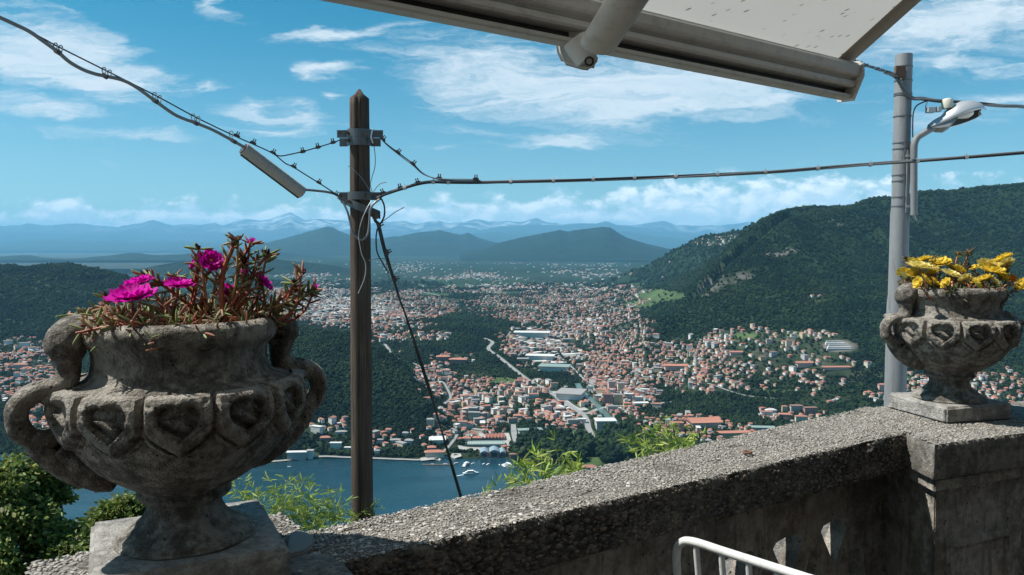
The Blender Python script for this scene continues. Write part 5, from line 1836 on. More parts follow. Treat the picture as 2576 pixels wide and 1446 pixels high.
def pebble_field(parent, poly, dens, z, seed, rmin=.0019, rmax=.0038, singles=0, clear=None):
    rg = np.random.default_rng(seed)
    P = np.array([(p.x, p.y) for p in poly])
    x, y = P[:, 0], P[:, 1]
    area = .5 * abs(np.dot(x, np.roll(y, 1)) - np.dot(y, np.roll(x, 1)))
    n = int(area * dens)
    q = sample_poly(poly, n, rg)
    bare = fbm(np.concatenate([q * 9, np.full((len(q), 1), seed * 2.0)], 1), 3, seed) > .30
    q = q[~(bare & (rg.random(len(q)) < .8))]
    if clear is not None:
        q = q[~clear(q)]
    n = len(q)
    sc, rz = peb_transform(n, rg, rmin, rmax)
    col = PEB_C[rg.integers(0, len(PEB_C), n)] * rg.uniform(.48, .88, (n, 1))
    d = np.hypot(q[:, 0], q[:, 1])
    order_ = np.argsort(-sc[:, 0] / d)
    one_ = order_[:singles]
    rest = order_[singles:]
    V = ICO_V[None] * sc[rest][:, None] * (1 + rg.normal(0, .10, (len(rest), len(ICO_V), 1)))
    c, s = np.cos(rz[rest])[:, None], np.sin(rz[rest])[:, None]
    X = V[..., 0] * c - V[..., 1] * s + q[rest, 0][:, None] - bal_inv.x
    Yv = V[..., 0] * s + V[..., 1] * c + q[rest, 1][:, None] - bal_inv.y
    Z = V[..., 2] + z - bal_inv.z + rg.uniform(-.0010, .0010, (len(rest), 1))
    me = mesh_np('pebble_dash', np.stack([X, Yv, Z], -1).reshape(-1, 3), tris=(ICO_F[None] + (np.arange(len(rest)) * len(ICO_V))[:, None, None]).reshape(-1, 3))
    color_attr(me, np.repeat(col[rest], len(ICO_V), 0))
    o = obj('pebble_dash', me, M_PEB, parent)
    o['kind'] = 'stuff'
    if singles:
        kinds = []
        for k in range(7):
            v = ICO1_V * (1 + rg.normal(0, .07, (len(ICO1_V), 1)))
            pm_ = mesh_np('pebble', v, tris=ICO1_F)
            color_attr(pm_, np.broadcast_to(PEB_C[k], (len(v), 3)))
            pm_.materials.append(M_PEB)
            kinds.append(pm_)
        for k in one_:
            po = bpy.data.objects.new('pebble', kinds[int(k) % 7])
            po.parent = parent
            po.location = (q[k, 0] - bal_inv.x, q[k, 1] - bal_inv.y, z - bal_inv.z)
            po.scale = sc[k]
            po.rotation_euler[2] = rz[k]
            COL.objects.link(po)


pebble_field(coping, cope_poly, 44000, ZTOP + .0006, 3, singles=290)
plR_c = Vector((1.516, 2.77, 0))


def off_patch(q):
    u = q[:, 0] * .81 + q[:, 1] * .5864
    v = -q[:, 0] * .5864 + q[:, 1] * .81
    return (u > .30) & (v < 1.46)


pebble_field(capL, capL_poly, 20000, ZTOP + .0034, 5, .003, .0055, clear=off_patch)
pebble_field(capR, capR_poly, 22000, ZTOP + .0040, 6, .0025, .0042)
# pebbles showing in the crusted near face of the coping
rg = np.random.default_rng(77)
nface = 2600
f_ = rg.uniform(0, 1, nface)
zf_ = ZTOP - rg.uniform(.012, .112, nface)
fdir = (nr2 - nl2).normalized()
fn = Vector((fdir.y, -fdir.x, 0))
if fn.dot(-nl2) < 0:
    fn = -fn
sc, rz = peb_transform(nface, rg, .003, .0075)
A_ = np.array(fdir); N_ = np.array(fn); Z_ = np.array((0, 0, 1.0))
B_ = np.array(nl2)[None] + np.array(nr2 - nl2)[None] * f_[:, None]
B_[:, 2] = zf_
V = ICO_V[None] * sc[:, None]
P_ = B_[:, None] + V[..., 0:1] * A_ + V[..., 1:2] * Z_ + V[..., 2:3] * N_ + N_ * .001 - np.array(bal_inv)
me = mesh_np('face_pebbles', P_.reshape(-1, 3), tris=(ICO_F[None] + (np.arange(nface) * len(ICO_V))[:, None, None]).reshape(-1, 3))
color_attr(me, np.repeat(np.array([(.10, .09, .08), (.07, .062, .055), (.16, .13, .10), (.055, .05, .046)])[rg.integers(0, 4, nface)], len(ICO_V), 0))
o = obj('face_pebbles', me, M_PEB, coping)
o['kind'] = 'stuff'

# ------------------------------------------------------------------ stone urns
URN_PROF = [(.000, .000), (.111, .000), (.114, .006), (.112, .013), (.103, .018), (.087, .028), (.074, .040), (.066, .052), (.063, .062), (.067, .070), (.077, .076), (.081, .084), (.077, .091), (.081, .097),
            (.098, .106), (.128, .126), (.152, .146), (.173, .172), (.188, .198), (.196, .225), (.201, .248), (.199, .268), (.191, .284), (.177, .292), (.160, .296), (.152, .303), (.148, .316), (.1465, .330), (.148, .344), (.152, .353), (.158, .358), (.164, .366), (.166, .377), (.163, .389), (.152, .397), (.141, .395), (.132, .385), (.129, .360), (.0, .355)]


def urn_lathe(prof_pts, nseg, per, seed, rough=.0013):
    P = np.array(spline(prof_pts, per))
    P[:, 0] = np.maximum(P[:, 0], 0)
    a = np.linspace(0, 2 * np.pi, nseg, endpoint=False)
    R, A = np.meshgrid(P[:, 0], a, indexing='ij')
    Z = np.broadcast_to(P[:, 1][:, None], R.shape)
    q = np.stack([(R * np.cos(A)).ravel(), (R * np.sin(A)).ravel(), Z.ravel()], -1)
    n = fbm(q * 26, 3, seed) * rough * 1.3 + fbm(q * 120, 3, seed + 2) * rough * .6
    rr = R.ravel() + np.where(R.ravel() > .02, n, 0)
    V = np.stack([rr * np.cos(A).ravel(), rr * np.sin(A).ravel(), Z.ravel() + np.where(R.ravel() > .02, n * .6, 0)], -1)
    return V, grid_faces(len(P), nseg, wrap=True)


def prof_at(z):
    Z = np.array([p[1] for p in URN_PROF[13:23]]); R = np.array([p[0] for p in URN_PROF[13:23]])
    return np.interp(z, Z, R)


def heart_mesh(seed):
    """raised heart with ribs, bent round the bowl; centred on +X"""
    n = 84
    w, h0, h1 = .104, .186, .291
    a = np.linspace(-.5, .5, n); b = np.linspace(0, 1, n)
    B, A = np.meshgrid(b, a, indexing='ij')
    z = h0 + (h1 - h0) * B
    r = prof_at(z)
    x = A * 2.05                # heart space
    y = (B - .47) * 2.15
    # distance-like field of a heart
    f = (x ** 2 * .82 + (y - .52 * np.sqrt(np.abs(x) + .02)) ** 2) ** .5
    f = f / .98
    band = np.exp(-((f - .80) / .25) ** 8)
    inner = np.clip((.62 - f) * 6, 0, 1)
    ribs = (np.sin((x * .55 + y * .85) * 13) * .5 + .5) * inner * (y < .35)
    leafy = np.exp(-((f - 1.22) / .10) ** 2) * (y < -.2) * .6
    topleaf = np.exp(-(((x) / .28) ** 2 + ((y - .85) / .30) ** 2)) * .9
    hgt = band * .016 + ribs * .010 + leafy * .010 + topleaf * .010 + inner * .0005
    q = np.stack([A.ravel() * 4, B.ravel() * 4, np.full(A.size, seed * 3.1)], -1)
    hgt = hgt + (fbm(q * 4, 3, seed).reshape(A.shape)) * .0012
    edge_ = np.minimum(np.minimum(B, 1 - B) * 14, np.minimum(.5 - np.abs(A), .5) * 14)
    hgt = np.where(f < 1.45, hgt, 0) * np.clip(edge_, 0, 1) - .0035 * (1 - np.clip(hgt * 220, 0, 1))
    th = A * w / .198
    rr = r + hgt
    V = np.stack([rr * np.cos(th), rr * np.sin(th), z + hgt * .25], -1).reshape(-1, 3)
    return mesh_np('heart_relief', V, quads=grid_faces(n, n)[:, ::-1])


def handle_mesh(seed):
    path = [(.126, .378, .018), (.150, .385, .025), (.170, .380, .031), (.182, .365, .033), (.181, .349, .029), (.181, .336, .0225), (.180, .324, .0195), (.182, .308, .019), (.192, .295, .0185), (.208, .290, .018), (.228, .286, .0175),
            (.248, .273, .0175), (.256, .252, .0175), (.252, .229, .0175), (.236, .211, .0175), (.214, .206, .017), (.195, .213, .016), (.186, .227, .014)]
    P = spline(path, 6)
    V, F = tube_geo([(p[0], 0, p[1]) for p in P], [p[2] for p in P], 20)
    mb = MB().add(V, F)
    curl = spline([(.192, .286, .019), (.201, .278, .021), (.210, .271, .018), (.213, .264, .009)], 5)
    V, F = tube_geo([(p[0], 0, p[1]) for p in curl], [p[2] for p in curl], 14)
    mb.add(V, F)
    strut = spline([(.180, .318, .019), (.184, .294, .019), (.188, .270, .016)], 5)
    V, F = tube_geo([(p[0], 0, p[1]) for p in strut], [p[2] for p in strut], 14)
    mb.add(V, F)
    tail = spline([(.244, .222, .014), (.222, .188, .018), (.194, .162, .022), (.168, .142, .023), (.150, .124, .016), (.141, .106, .005)], 6)
    V, F = tube_geo([(p[0], 0, p[1]) for p in tail], [p[2] for p in tail], 16)
    mb.add(V, F)
    web = spline([(.200, .190, .020), (.172, .160, .028), (.142, .134, .028), (.115, .116, .016)], 5)
    V, F = tube_geo([(p[0], 0, p[1]) for p in web], [p[2] for p in web], 14)
    mb.add(V, F)
    V = np.array([tuple(v) for v in mb.v])
    V[:, 1] *= 1.25
    q = np.concatenate([V], 1)
    n3 = np.stack([fbm(q * 45 + 9 * k, 3, seed + k) for k in range(3)], -1)
    V = V + n3 * .0018
    me = bpy.data.meshes.new('handle')
    me.from_pydata([tuple(v) for v in V], [], mb.f)
    me.polygons.foreach_set('use_smooth', np.ones(len(me.polygons), dtype=bool))
    return me


_V, _F = urn_lathe(URN_PROF[13:], 300, 7, 2)
bowl_me = mesh_np('bowl', _V, quads=_F)
bowl_me.materials.append(M_URN)
_V, _F = urn_lathe(URN_PROF[:14], 160, 6, 3, .0014)
foot_me = mesh_np('foot', _V, quads=_F)
foot_me.materials.append(M_URN)
hearts = [heart_mesh(k) for k in range(4)]
for h_ in hearts:
    h_.materials.append(M_URN)
hand_me = [handle_mesh(5), handle_mesh(25)]
for h_ in hand_me:
    h_.materials.append(M_URN)
M_SOIL = plain('soil', (.03, .022, .016), .95, var=.5, scale=60, bump=1.0, bscale=90)
soil_me = MB().lathe([(.001, .352), (.08, .364), (.132, .358)], 32).mesh('soil')
soil_me.materials.append(M_SOIL)


def plinth_mesh(w, h, seed):
    bm = bmesh.new()
    bmesh.ops.create_cube(bm, size=1.0)
    for v in bm.verts:
        v.co = (v.co.x * w, v.co.y * w, (v.co.z - .5) * h)
    bmesh.ops.bevel(bm, geom=list(bm.edges), offset=.007, segments=3, affect='EDGES')
    bmesh.ops.subdivide_edges(bm, edges=[e for e in bm.edges if e.calc_length() > .03], cuts=24, use_grid_fill=True)
    me = bpy.data.meshes.new('plinth')
    bm.to_mesh(me); bm.free()
    co = np.empty(len(me.vertices) * 3); me.vertices.foreach_get('co', co); co = co.reshape(-1, 3)
    co = co + np.stack([fbm(co * 30 + 5 * k, 3, seed + k) for k in range(3)], -1) * .0022
    me.vertices.foreach_set('co', co.ravel())
    me.polygons.foreach_set('use_smooth', np.ones(len(me.polygons), dtype=bool))
    me.materials.append(M_PLINTH)
    return me


def urn(loc, rz, plinth_rz, ph, label, pw):
    root = tag(empty('stone_urn', loc, rz), label, 'urn')
    bo = child('bowl', bowl_me, root)
    for k in range(12):
        o = child('heart_relief', hearts[k % 4], bo, rz=2 * math.pi * (k + .5) / 12)
    child('foot', foot_me, root)
    child('handle', hand_me[0], root, rz=0)
    child('handle', hand_me[1], root, rz=math.pi)
    child('soil', soil_me, root)
    pl = child('plinth', plinth_mesh(pw, ph, int(pw * 1000)), root, (0, 0, -.0005), rz=plinth_rz - rz)
    return root


PH = .072
URN_L = Vector((-.595, 1.412, ZTOP + .003 + PH))
URN_R = Vector((1.555, 2.780, ZTOP + .004 + .058))
urn(URN_L, math.atan2(.5864, .81), math.radians(27), PH, 'large weathered stone urn with heart reliefs and scroll handles holding magenta flowers', .312)
urn(URN_R, math.radians(10), math.radians(14), .058, 'weathered stone urn with scroll handles holding yellow flowers beside the lamp post', .278)

# ------------------------------------------------------------------ terrace floor and the house behind
fp = [W(-6, -2.2, 0), W(6, -2.2, 0), W(6, 1.9, 0), W(-6, 1.9, 0)]
structure(MB().prism([p.to_2d() for p in fp], ZFLOOR - .3, ZFLOOR).build('terrace_floor', plain('floor_tiles', (.11, .092, .078), .8, var=.2, scale=5)))
hp = [W(-7, -2.3, 0), W(7, -2.3, 0), W(7, -1.9, 0), W(-7, -1.9, 0)]
structure(MB().prism([p.to_2d() for p in hp], ZFLOOR - .3, 3.6).build('house_wall', plain('house_render', (.16, .13, .10), .9, var=.12, scale=2)))

# ------------------------------------------------------------------ awning
M_ALU = plain('awning_aluminium', (.64, .615, .57), .42, var=.06, scale=9, spec=.45, grime=.35, gcol=(.32, .30, .27), gscale=30, gstretch=(1, 1, 1))
M_GROOVE = plain('awning_groove', (.05, .048, .045), .6)
aw = tag(empty('awning', W(0, 1.4, .42)), 'cream folding-arm awning reaching out overhead with aluminium front bar', 'awning')
AWI = Vector(aw.location)
BAR_V = 1.40
zb = at(2118, 249, 2.48).z
U_END = 2.305


def bar(name, prof_vz, u0, u1, mat, parent=aw, bevel=0.0015):
    n = len(prof_vz)
    V = [W(u0, BAR_V + v, zb + z) - AWI for v, z in prof_vz] + [W(u1, BAR_V + v, zb + z) - AWI for v, z in prof_vz]
    F = [tuple(range(n)), tuple(range(2 * n - 1, n - 1, -1))] + [(i, n + i, n + (i + 1) % n, (i + 1) % n) for i in range(n)]
    mb = MB().add(V, F)
    me = mb.mesh(name)
    bm = bmesh.new(); bm.from_mesh(me)
    bmesh.ops.recalc_face_normals(bm, faces=bm.faces)
    bm.to_mesh(me); bm.free()
    return obj(name, me, mat, parent)


bar('front_bar', [(.020, 0), (-.014, 0), (-.018, .004), (-.018, .012), (.012, .014), (.012, .031), (-.026, .033), (-.030, .038), (-.030, .050), (-.022, .054), (-.026, .060), (-.040, .066), (-.043, .072), (-.046, .094), (-.040, .100), (-.034, .101), (-.034, .106), (.020, .110), (.032, .070), (.032, .03)], -3.6, U_END, M_ALU)
bar('slot_lining', [(.0115, .0145), (.0115, .0305), (.006, .0305), (.006, .0145)], -3.6, U_END - .004, M_GROOVE)
bar('end_cap', [(.034, -.004), (-.020, -.006), (-.036, .030), (-.052, .066), (-.050, .100), (-.036, .112), (.022, .114), (.036, .07)], U_END, U_END + .008, M_ALU)
# canopy
m, g, bs = new_mat('awning_fabric')
tc = g.n('ShaderNodeTexCoord').outputs['Object']
fib = g.n('ShaderNodeMapping', None, Vector=tc)
fib.inputs['Rotation'].default_value = (0, 0, -math.atan2(.5864, .81))
fib.inputs['Scale'].default_value = (1, 3.2, 1)
spk = g.n('ShaderNodeTexVoronoi', {'feature': 'F1'}, Vector=fib.outputs[0], Scale=24)
ssel = g.smooth(g.n('ShaderNodeSeparateColor', None, i0=spk.outputs['Color']).outputs[0], .35, .8)
sn = g.noise(fib.outputs[0], 90, 4, .6)
spot = g.math('MULTIPLY', g.smooth(g.math('ADD', spk.outputs[0], g.math('MULTIPLY', sn, .16)), .34, .20), ssel)
fc = g.mix(g.noise(tc, 3, 4, .5), (.42, .415, .39, 1), (.48, .475, .45, 1))
fc = g.mix(g.math('MULTIPLY', spot, .85), fc, (.10, .085, .07, 1))
g.set(bs, 'Base Color', fc)
bs.inputs['Roughness'].default_value = .9
tr_ = g.n('ShaderNodeBsdfTranslucent', None, Color=fc)
mx = g.n('ShaderNodeMixShader', None, i0=.42, i1=bs.outputs[0], i2=tr_.outputs[0])
om_ = [n for n in m.node_tree.nodes if n.type == 'OUTPUT_MATERIAL'][0]
m.node_tree.links.new(mx.outputs[0], om_.inputs['Surface'])
SL = .665
fu = np.linspace(-3.6, U_END - .02, 30)
fv = np.linspace(0, 3.2, 26)
FU, FV = np.meshgrid(fu, fv)
sag = -.015 * np.sin(np.pi * np.clip(FV / 3.2, 0, 1))
fz = zb + .107 + FV * SL + sag
Pv = [tuple(W(a, BAR_V - .012 - b, c) - AWI) for a, b, c in zip(FU.ravel(), FV.ravel(), fz.ravel())]
fme = mesh_np('canopy', np.array(Pv), quads=grid_faces(26, 30))
canopy = obj('canopy', fme, m, aw)
hemV = []
for b in fv:
    s_ = -.015 * math.sin(math.pi * b / 3.2)
    for a, dz in ((U_END - .085, -.0025), (U_END - .012, -.0025), (U_END - .012, .002), (U_END - .085, .002)):
        hemV.append(tuple(W(a, BAR_V - .014 - b, zb + .107 + b * SL + s_ + dz) - AWI))
M_HEM = plain('awning_hem', (.50, .45, .38), .9, var=.05, scale=30)
obj('hem', mesh_np('hem', np.array(hemV), quads=grid_faces(26, 4, wrap=True)), M_HEM, canopy)
# folding arm with its knuckle
knu = at(2330 / 1.59, 150 / 1.59, 1.86)
ku, kv = uv_of(knu)
arm_a = at(2392 / 1.59, 178 / 1.59, 1.76)
arm_b = at(2765 / 1.59, -400 / 1.59, 1.42)
d = (arm_b - arm_a).normalized()
s1 = d.cross(Vector((0, 0, 1))).normalized(); s2 = s1.cross(d)
mb = MB()
prof_a = [(.043 * math.cos(a), .028 * math.sin(a)) for a in np.linspace(0, 2 * math.pi, 20, endpoint=False)]
V = [arm_a + s1 * x + s2 * y - AWI for x, y in prof_a] + [arm_b + d * 1.2 + s1 * x + s2 * y - AWI for x, y in prof_a]
n = 20
mb.add(V, [tuple(range(n)), tuple(range(2 * n - 1, n - 1, -1))] + [(i, n + i, n + (i + 1) % n, (i + 1) % n) for i in range(n)])
me = mb.mesh('folding_arm')
bm = bmesh.new(); bm.from_mesh(me); bmesh.ops.recalc_face_normals(bm, faces=bm.faces); bm.to_mesh(me); bm.free()
me.polygons.foreach_set('use_smooth', np.ones(len(me.polygons), dtype=bool)); me.set_sharp_from_angle(angle=.7)
obj('folding_arm', me, M_ALU, aw)
kn = [at(x / 1.59, y / 1.59, 1.83) for x, y in ((2215, 120), (2225, 80), (2290, 60), (2330, 90), (2340, 130), (2372, 185), (2392, 232), (2388, 262), (2365, 284), (2330, 280), (2250, 258), (2228, 210))]
nv = ray(1440, 100).normalized()
mb = MB().add([p - AWI for p in kn] + [p + nv * .07 - AWI for p in kn], [tuple(range(12)), tuple(range(23, 11, -1))] + [(i, 12 + i, 12 + (i + 1) % 12, (i + 1) % 12) for i in range(12)])
me = mb.mesh('knuckle')
bm = bmesh.new(); bm.from_mesh(me); bmesh.ops.recalc_face_normals(bm, faces=bm.faces)
bmesh.ops.bevel(bm, geom=[e for e in bm.edges if e.calc_face_angle(0) > .6], offset=.008, segments=3, affect='EDGES', clamp_overlap=True)
bm.to_mesh(me); bm.free()
me.polygons.foreach_set('use_smooth', np.ones(len(me.polygons), dtype=bool)); me.set_sharp_from_angle(angle=.9)
kno = obj('knuckle', me, M_ALU, aw)
hub_a = at(2262 / 1.59, 105 / 1.59, 1.815); hub_b = at(2352 / 1.59, 238 / 1.59, 1.815)
MB().tube([hub_a.lerp(hub_b, .40) - AWI, hub_a.lerp(hub_b, .62) - AWI, hub_b - AWI], [.030, .031, .029], 20).build('pivot_barrel', M_ALU, kno, smooth=True)
bp_ = at(2357 / 1.59, 245 / 1.59, 1.80)
MB().tube([bp_ - AWI, bp_ - ray(1482, 154).normalized() * .02 - AWI], .011, 16).build('pivot_bolt', M_GROOVE, kno)
MB().tube([bp_ - ray(1482, 154).normalized() * .019 - AWI, bp_ - ray(1482, 154).normalized() * .024 - AWI], .007, 6).build('bolt_head', plain('steel', (.5, .5, .5), .35, .9), kno)

# ------------------------------------------------------------------ timber pole
M_WOOD, g, bs = new_mat('pole_timber')
tc = g.n('ShaderNodeTexCoord').outputs['Object']
mp = g.n('ShaderNodeMapping', None, Vector=tc)
mp.inputs['Scale'].default_value = (1, 1, .035)
gr1 = g.noise(mp.outputs[0], 70, 6, .65)
gr2 = g.noise(mp.outputs[0], 24, 4, .6, 1.0)
big = g.noise(tc, 2.5, 4, .6)
c = g.mix(g.smooth(gr1, .34, .66), (.026, .017, .012, 1), (.100, .067, .044, 1))
c = g.mix(g.math('MULTIPLY', g.smooth(gr2, .50, .68), .6), c, (.135, .10, .074, 1))
c = g.mix(g.smooth(big, .35, .6, 0, .5), c, (.045, .030, .022, 1))
g.set(bs, 'Base Color', c)
bs.inputs['Roughness'].default_value = .9
bp = g.n('ShaderNodeBump', None, Strength=.9, Distance=.012, Height=g.math('ADD', gr1, g.math('MULTIPLY', gr2, .6)))
g.set(bs, 'Normal', bp.outputs[0])
PY = 7.0
p_top = at(904, 248, PY)
p_bot = at(911.5, 1310, PY)
axis = (p_bot - p_top)
axis_n = axis.normalized()
nseg, nrow = 48, 120
rows = []
a = np.linspace(0, 2 * np.pi, nseg, endpoint=False)
for i in range(nrow):
    f = i / (nrow - 1)
    L_ = axis.length * 2.0 * f
    c_ = p_top + axis_n * L_
    rad_ = .0855 + .012 * min(1, f * 2)
    q = np.stack([np.cos(a) * 3, np.sin(a) * 3, np.full(nseg, L_ * .9)], -1)
    rr = rad_ * (1 + .035 * fbm(q, 3, 4)) + .003 * fbm(q * np.array([5, 5, .3]), 2, 8)
    crack = np.exp(-((np.angle(np.exp(1j * (a - (-1.62 + .10 * math.sin(L_ * .7)))))) / .075) ** 2)
    rr = rr - .022 * crack
    rows.append(np.stack([c_.x + rr * np.cos(a), c_.y + rr * np.sin(a), np.full(nseg, c_.z)], -1))
tip = p_top - axis_n * .083
ring1 = rows[0].copy()
mid_ = ring1 * .45 + np.array(tip - axis_n * -.02) * .55
mid_[:, 2] += .006
V = np.concatenate([np.repeat(np.array(tip)[None], nseg, 0) + (ring1 - np.array(p_top)) * .10, mid_] + rows)
pole = tag(empty('timber_pole', tuple(p_bot + axis_n * 3)), 'old dark timber utility pole with pointed top behind the parapet', 'utility pole')
PI_ = Vector(pole.location)
me = mesh_np('shaft', V - np.array(PI_), quads=grid_faces(nrow + 2, nseg, wrap=True)[:, ::-1])
bm = bmesh.new(); bm.from_mesh(me); bm.verts.ensure_lookup_table(); bm.faces.new([bm.verts[i] for i in range(nseg)]); bmesh.ops.recalc_face_normals(bm, faces=bm.faces); bm.to_mesh(me); bm.free()
obj('shaft', me, M_WOOD, pole)
M_STRAP = plain('strap_steel', (.115, .125, .13), .5, .6, var=.15, scale=12)
M_BOLT = plain('rusty_bolt', (.13, .10, .075), .7, .4, var=.3, scale=60)


def strap(cx, cy, half_w, half_h, slant=0.0, front=True):
    """half-ring of flat bar round the pole with lugs; centre in view units"""
    c_ = at(cx, cy, PY)
    c_ = Vector((p_top.lerp(p_bot, (cy - 248) / (1310 - 248)).x, PY, c_.z))
    k = PY / FPX
    hh = half_h * k
    R0 = .102
    pts = []
    lug = half_w * k
    pts.append(Vector((-lug, .02, 0)))
    pts.append(Vector((-R0 * 1.02, .015, 0)))
    for t_ in np.linspace(math.pi * .97, math.pi * 2.03, 15):
        pts.append(Vector((R0 * math.cos(t_), R0 * math.sin(t_), 0)))
    pts.append(Vector((R0 * 1.02, .015, 0)))
    pts.append(Vector((lug, .02, 0)))
    V, F = [], []
    for p in pts:
        rr = Vector((p.x, p.y, 0))
        out = rr.normalized() * .006 if rr.length > 0 else Vector()
        for (o_, z_) in ((Vector(), -hh), (out, -hh), (out, hh), (Vector(), hh)):
            V.append(c_ + p + o_ + Vector((0, 0, z_ + p.x * slant)) - PI_)
    n = len(pts)
    for i in range(n - 1):
        for j in range(4):
            F.append((4 * i + j, 4 * i + (j + 1) % 4, 4 * i + 4 + (j + 1) % 4, 4 * i + 4 + j))
    F += [(3, 2, 1, 0), tuple(4 * (n - 1) + j for j in range(4))]
    s_ = MB().add(V, F).build('strap', M_STRAP, pole)
    return s_, c_


def bolt(parent, x, y, r=.012, dep=.05):
    p = at(x, y, PY - .10)
    dirv = ray(x, y).normalized()
    MB().tube([p - PI_, p + dirv * dep - PI_], r, 6).build('bolt', M_BOLT, parent)


s_a, _ = strap(905, 336, 56, 9.5)
for x in (855, 872, 917, 955):
    bolt(s_a, x, 333 + (x > 900) * 2, .018)
s_b, _ = strap(902, 357, 50, 10.5)
bolt(s_b, 873, 352, .016); bolt(s_b, 935, 349, .014); bolt(s_b, 948, 357, .02)
s_c, _ = strap(905, 493, 52, 10)
bolt(s_c, 925, 491, .018); bolt(s_c, 857, 492, .02); bolt(s_c, 953, 491, .018)
s_d, _ = strap(903, 520, 48, 10, slant=-.42)
bolt(s_d, 878, 507, .017); bolt(s_d, 944, 545, .03, .06); bolt(s_d, 938, 540, .026, .06)

# ------------------------------------------------------------------ cables
M_CAB = plain('cable_grey', (.16, .165, .17), .45, var=.12, scale=3, spec=.5)
M_BLACK = plain('cable_black', (.022, .024, .028), .5, var=.2, scale=4, spec=.5)
M_GALV = plain('galvanised', (.42, .43, .43), .45, .6, var=.15, scale=20)
M_CLAMP = plain('clamp_iron', (.085, .07, .065), .7, .3, var=.3, scale=80)


def cable(name, pts, label, rad, mat, per=8, strands=1, cat='cable', gap=.0, pitch=1.0):
    """pts: (view x, view y, distance)"""
    P = [Vector(at(p[0], p[1], p[2])) for p in pts]
    root_p = P[0].copy()
    S = [Vector(p) for p in spline([tuple(p) for p in P], per)]
    if strands == 1:
        V, F = tube_geo([p - root_p for p in S], rad, 8)
        me = MB().add(V, F).mesh(name, smooth=True)
        o = obj(name, me, mat)
        o.location = root_p
        return tag(o, label, cat)
    root = tag(empty(name, root_p), label, cat)
    for k in range(strands):
        T = []
        L_ = 0
        for i, p in enumerate(S):
            if i:
                L_ += (p - S[i - 1]).length
            d = (S[min(i + 1, len(S) - 1)] - S[max(i - 1, 0)]).normalized()
            a_ = d.cross(Vector((0, 0, 1))).normalized(); b_ = a_.cross(d)
            ph = 2 * math.pi * (k / strands + L_ * pitch)
            T.append(p + (a_ * math.cos(ph) + b_ * math.sin(ph)) * gap - root_p)
        V, F = tube_geo(T, rad, 7)
        MB().add(V, F).build('strand', mat if isinstance(mat, bpy.types.Material) else mat[k % len(mat)], root, smooth=True)
    return root


def wire_clamp(parent, x, y, Y, ang=0.0, s=1.0):
    """little two-bolt wire clamp"""
    o_ = Vector(parent.location)
    p = at(x, y, Y) - o_
    R = Matrix.Rotation(ang, 3, 'Y')
    k = .001 * s
    mb = MB()
    mb.box(p, (30 * k, 26 * k, 22 * k), R)
    for sx in (-8, 8):
        q = p + R @ Vector((sx * k, 0, 20 * k))
        mb.tube([p + R @ Vector((sx * k, 0, 0)), p + R @ Vector((sx * k, 0, 34 * k))], 4.5 * k, 6)
    mb.tube([p + R @ Vector((-24 * k, 0, 0)), p + R @ Vector((24 * k, 0, 0))], 8 * k, 6)
    return mb.build('wire_clamp', M_CLAMP, parent)


def hook(parent, x, y, Y, h=12):
    o_ = Vector(parent.location)
    k = Y / FPX
    p = at(x, y, Y) - o_
    pts = [p + Vector((-.2 * h * k, 0, -.5 * h * k)), p + Vector((-.35 * h * k, 0, .3 * h * k)), p + Vector((0, 0, .62 * h * k)), p + Vector((.3 * h * k, 0, .2 * h * k)), p + Vector((.1 * h * k, 0, -.6 * h * k))]
    MB().tube(spline([tuple(q) for q in pts], 5), .0042, 6).build('cable_hook', M_GALV, parent, smooth=True)


lc = [(-900, -330), (-500, -160), (-220, -48), (-60, 18), (0, 44), (37, 61), (74, 79), (107, 102), (144, 129), (174, 155), (207, 174), (237, 185), (264, 191), (307, 201), (344, 220), (392, 255), (436, 286), (466, 300), (492, 309), (536, 327), (588, 355), (616, 371)]
Yl = lambda x: max(2.6, 4.6 + (x + 60) / 960 * 2.35)
c1 = cable('service_cable', [(x, y, Yl(x)) for x, y in lc], 'thick grey wavy cable sagging from the upper left to the ribbed sleeve', .0125, M_CAB, 6)
c2p = [(-900, -335), (-500, -165), (-220, -56), (-60, 10), (0, 41), (111, 98), (142, 115), (266, 177), (395, 242), (495, 296), (591, 342), (636, 362), (687, 386), (717, 410), (739, 421), (802, 460), (830, 478), (858, 497)]
c2 = cable('messenger_wire', [(x, y, Yl(x)) for x, y in c2p], 'thin straight black wire carrying the thick wavy cable to the timber pole', .0052, M_BLACK, 5)
for x, y in ((140, 117), (153, 123), (262, 178), (276, 185), (389, 241), (402, 249), (486, 295), (499, 301), (582, 338)):
    hook(c2, x, y, Yl(x), 15)
for x, y in ((596, 341), (637, 359), (687, 384), (739, 419), (802, 459), (845, 489)):
    wire_clamp(c2, x, y, Yl(x), .5)
for x, y in ((145, 130), (264, 191), (391, 254), (492, 309), (588, 355)):
    o_ = Vector(c1.location)
    p = at(x, y, Yl(x))
    q1 = at(x - 6, y - 3.6, Yl(x)); q2 = at(x + 6, y + 3.6, Yl(x))
    MB().tube([q1 - o_, q2 - o_], .016, 8).build('cable_tie', M_CLAMP, c1)
c3 = cable('branch_wire', [(690, 388, Yl(690)), (705, 392, 6.5), (721, 390, 6.55), (761, 381, 6.65), (800, 370, 6.75), (830, 361, 6.82), (856, 352, 6.88)], 'short black wire rising from the messenger wire to the upper pole strap', .0050, M_BLACK, 5)
for x, y, Y_ in ((762, 381, 6.65), (800, 370, 6.75), (838, 358, 6.83)):
    wire_clamp(c3, x, y, Y_, -.25, 1.05)
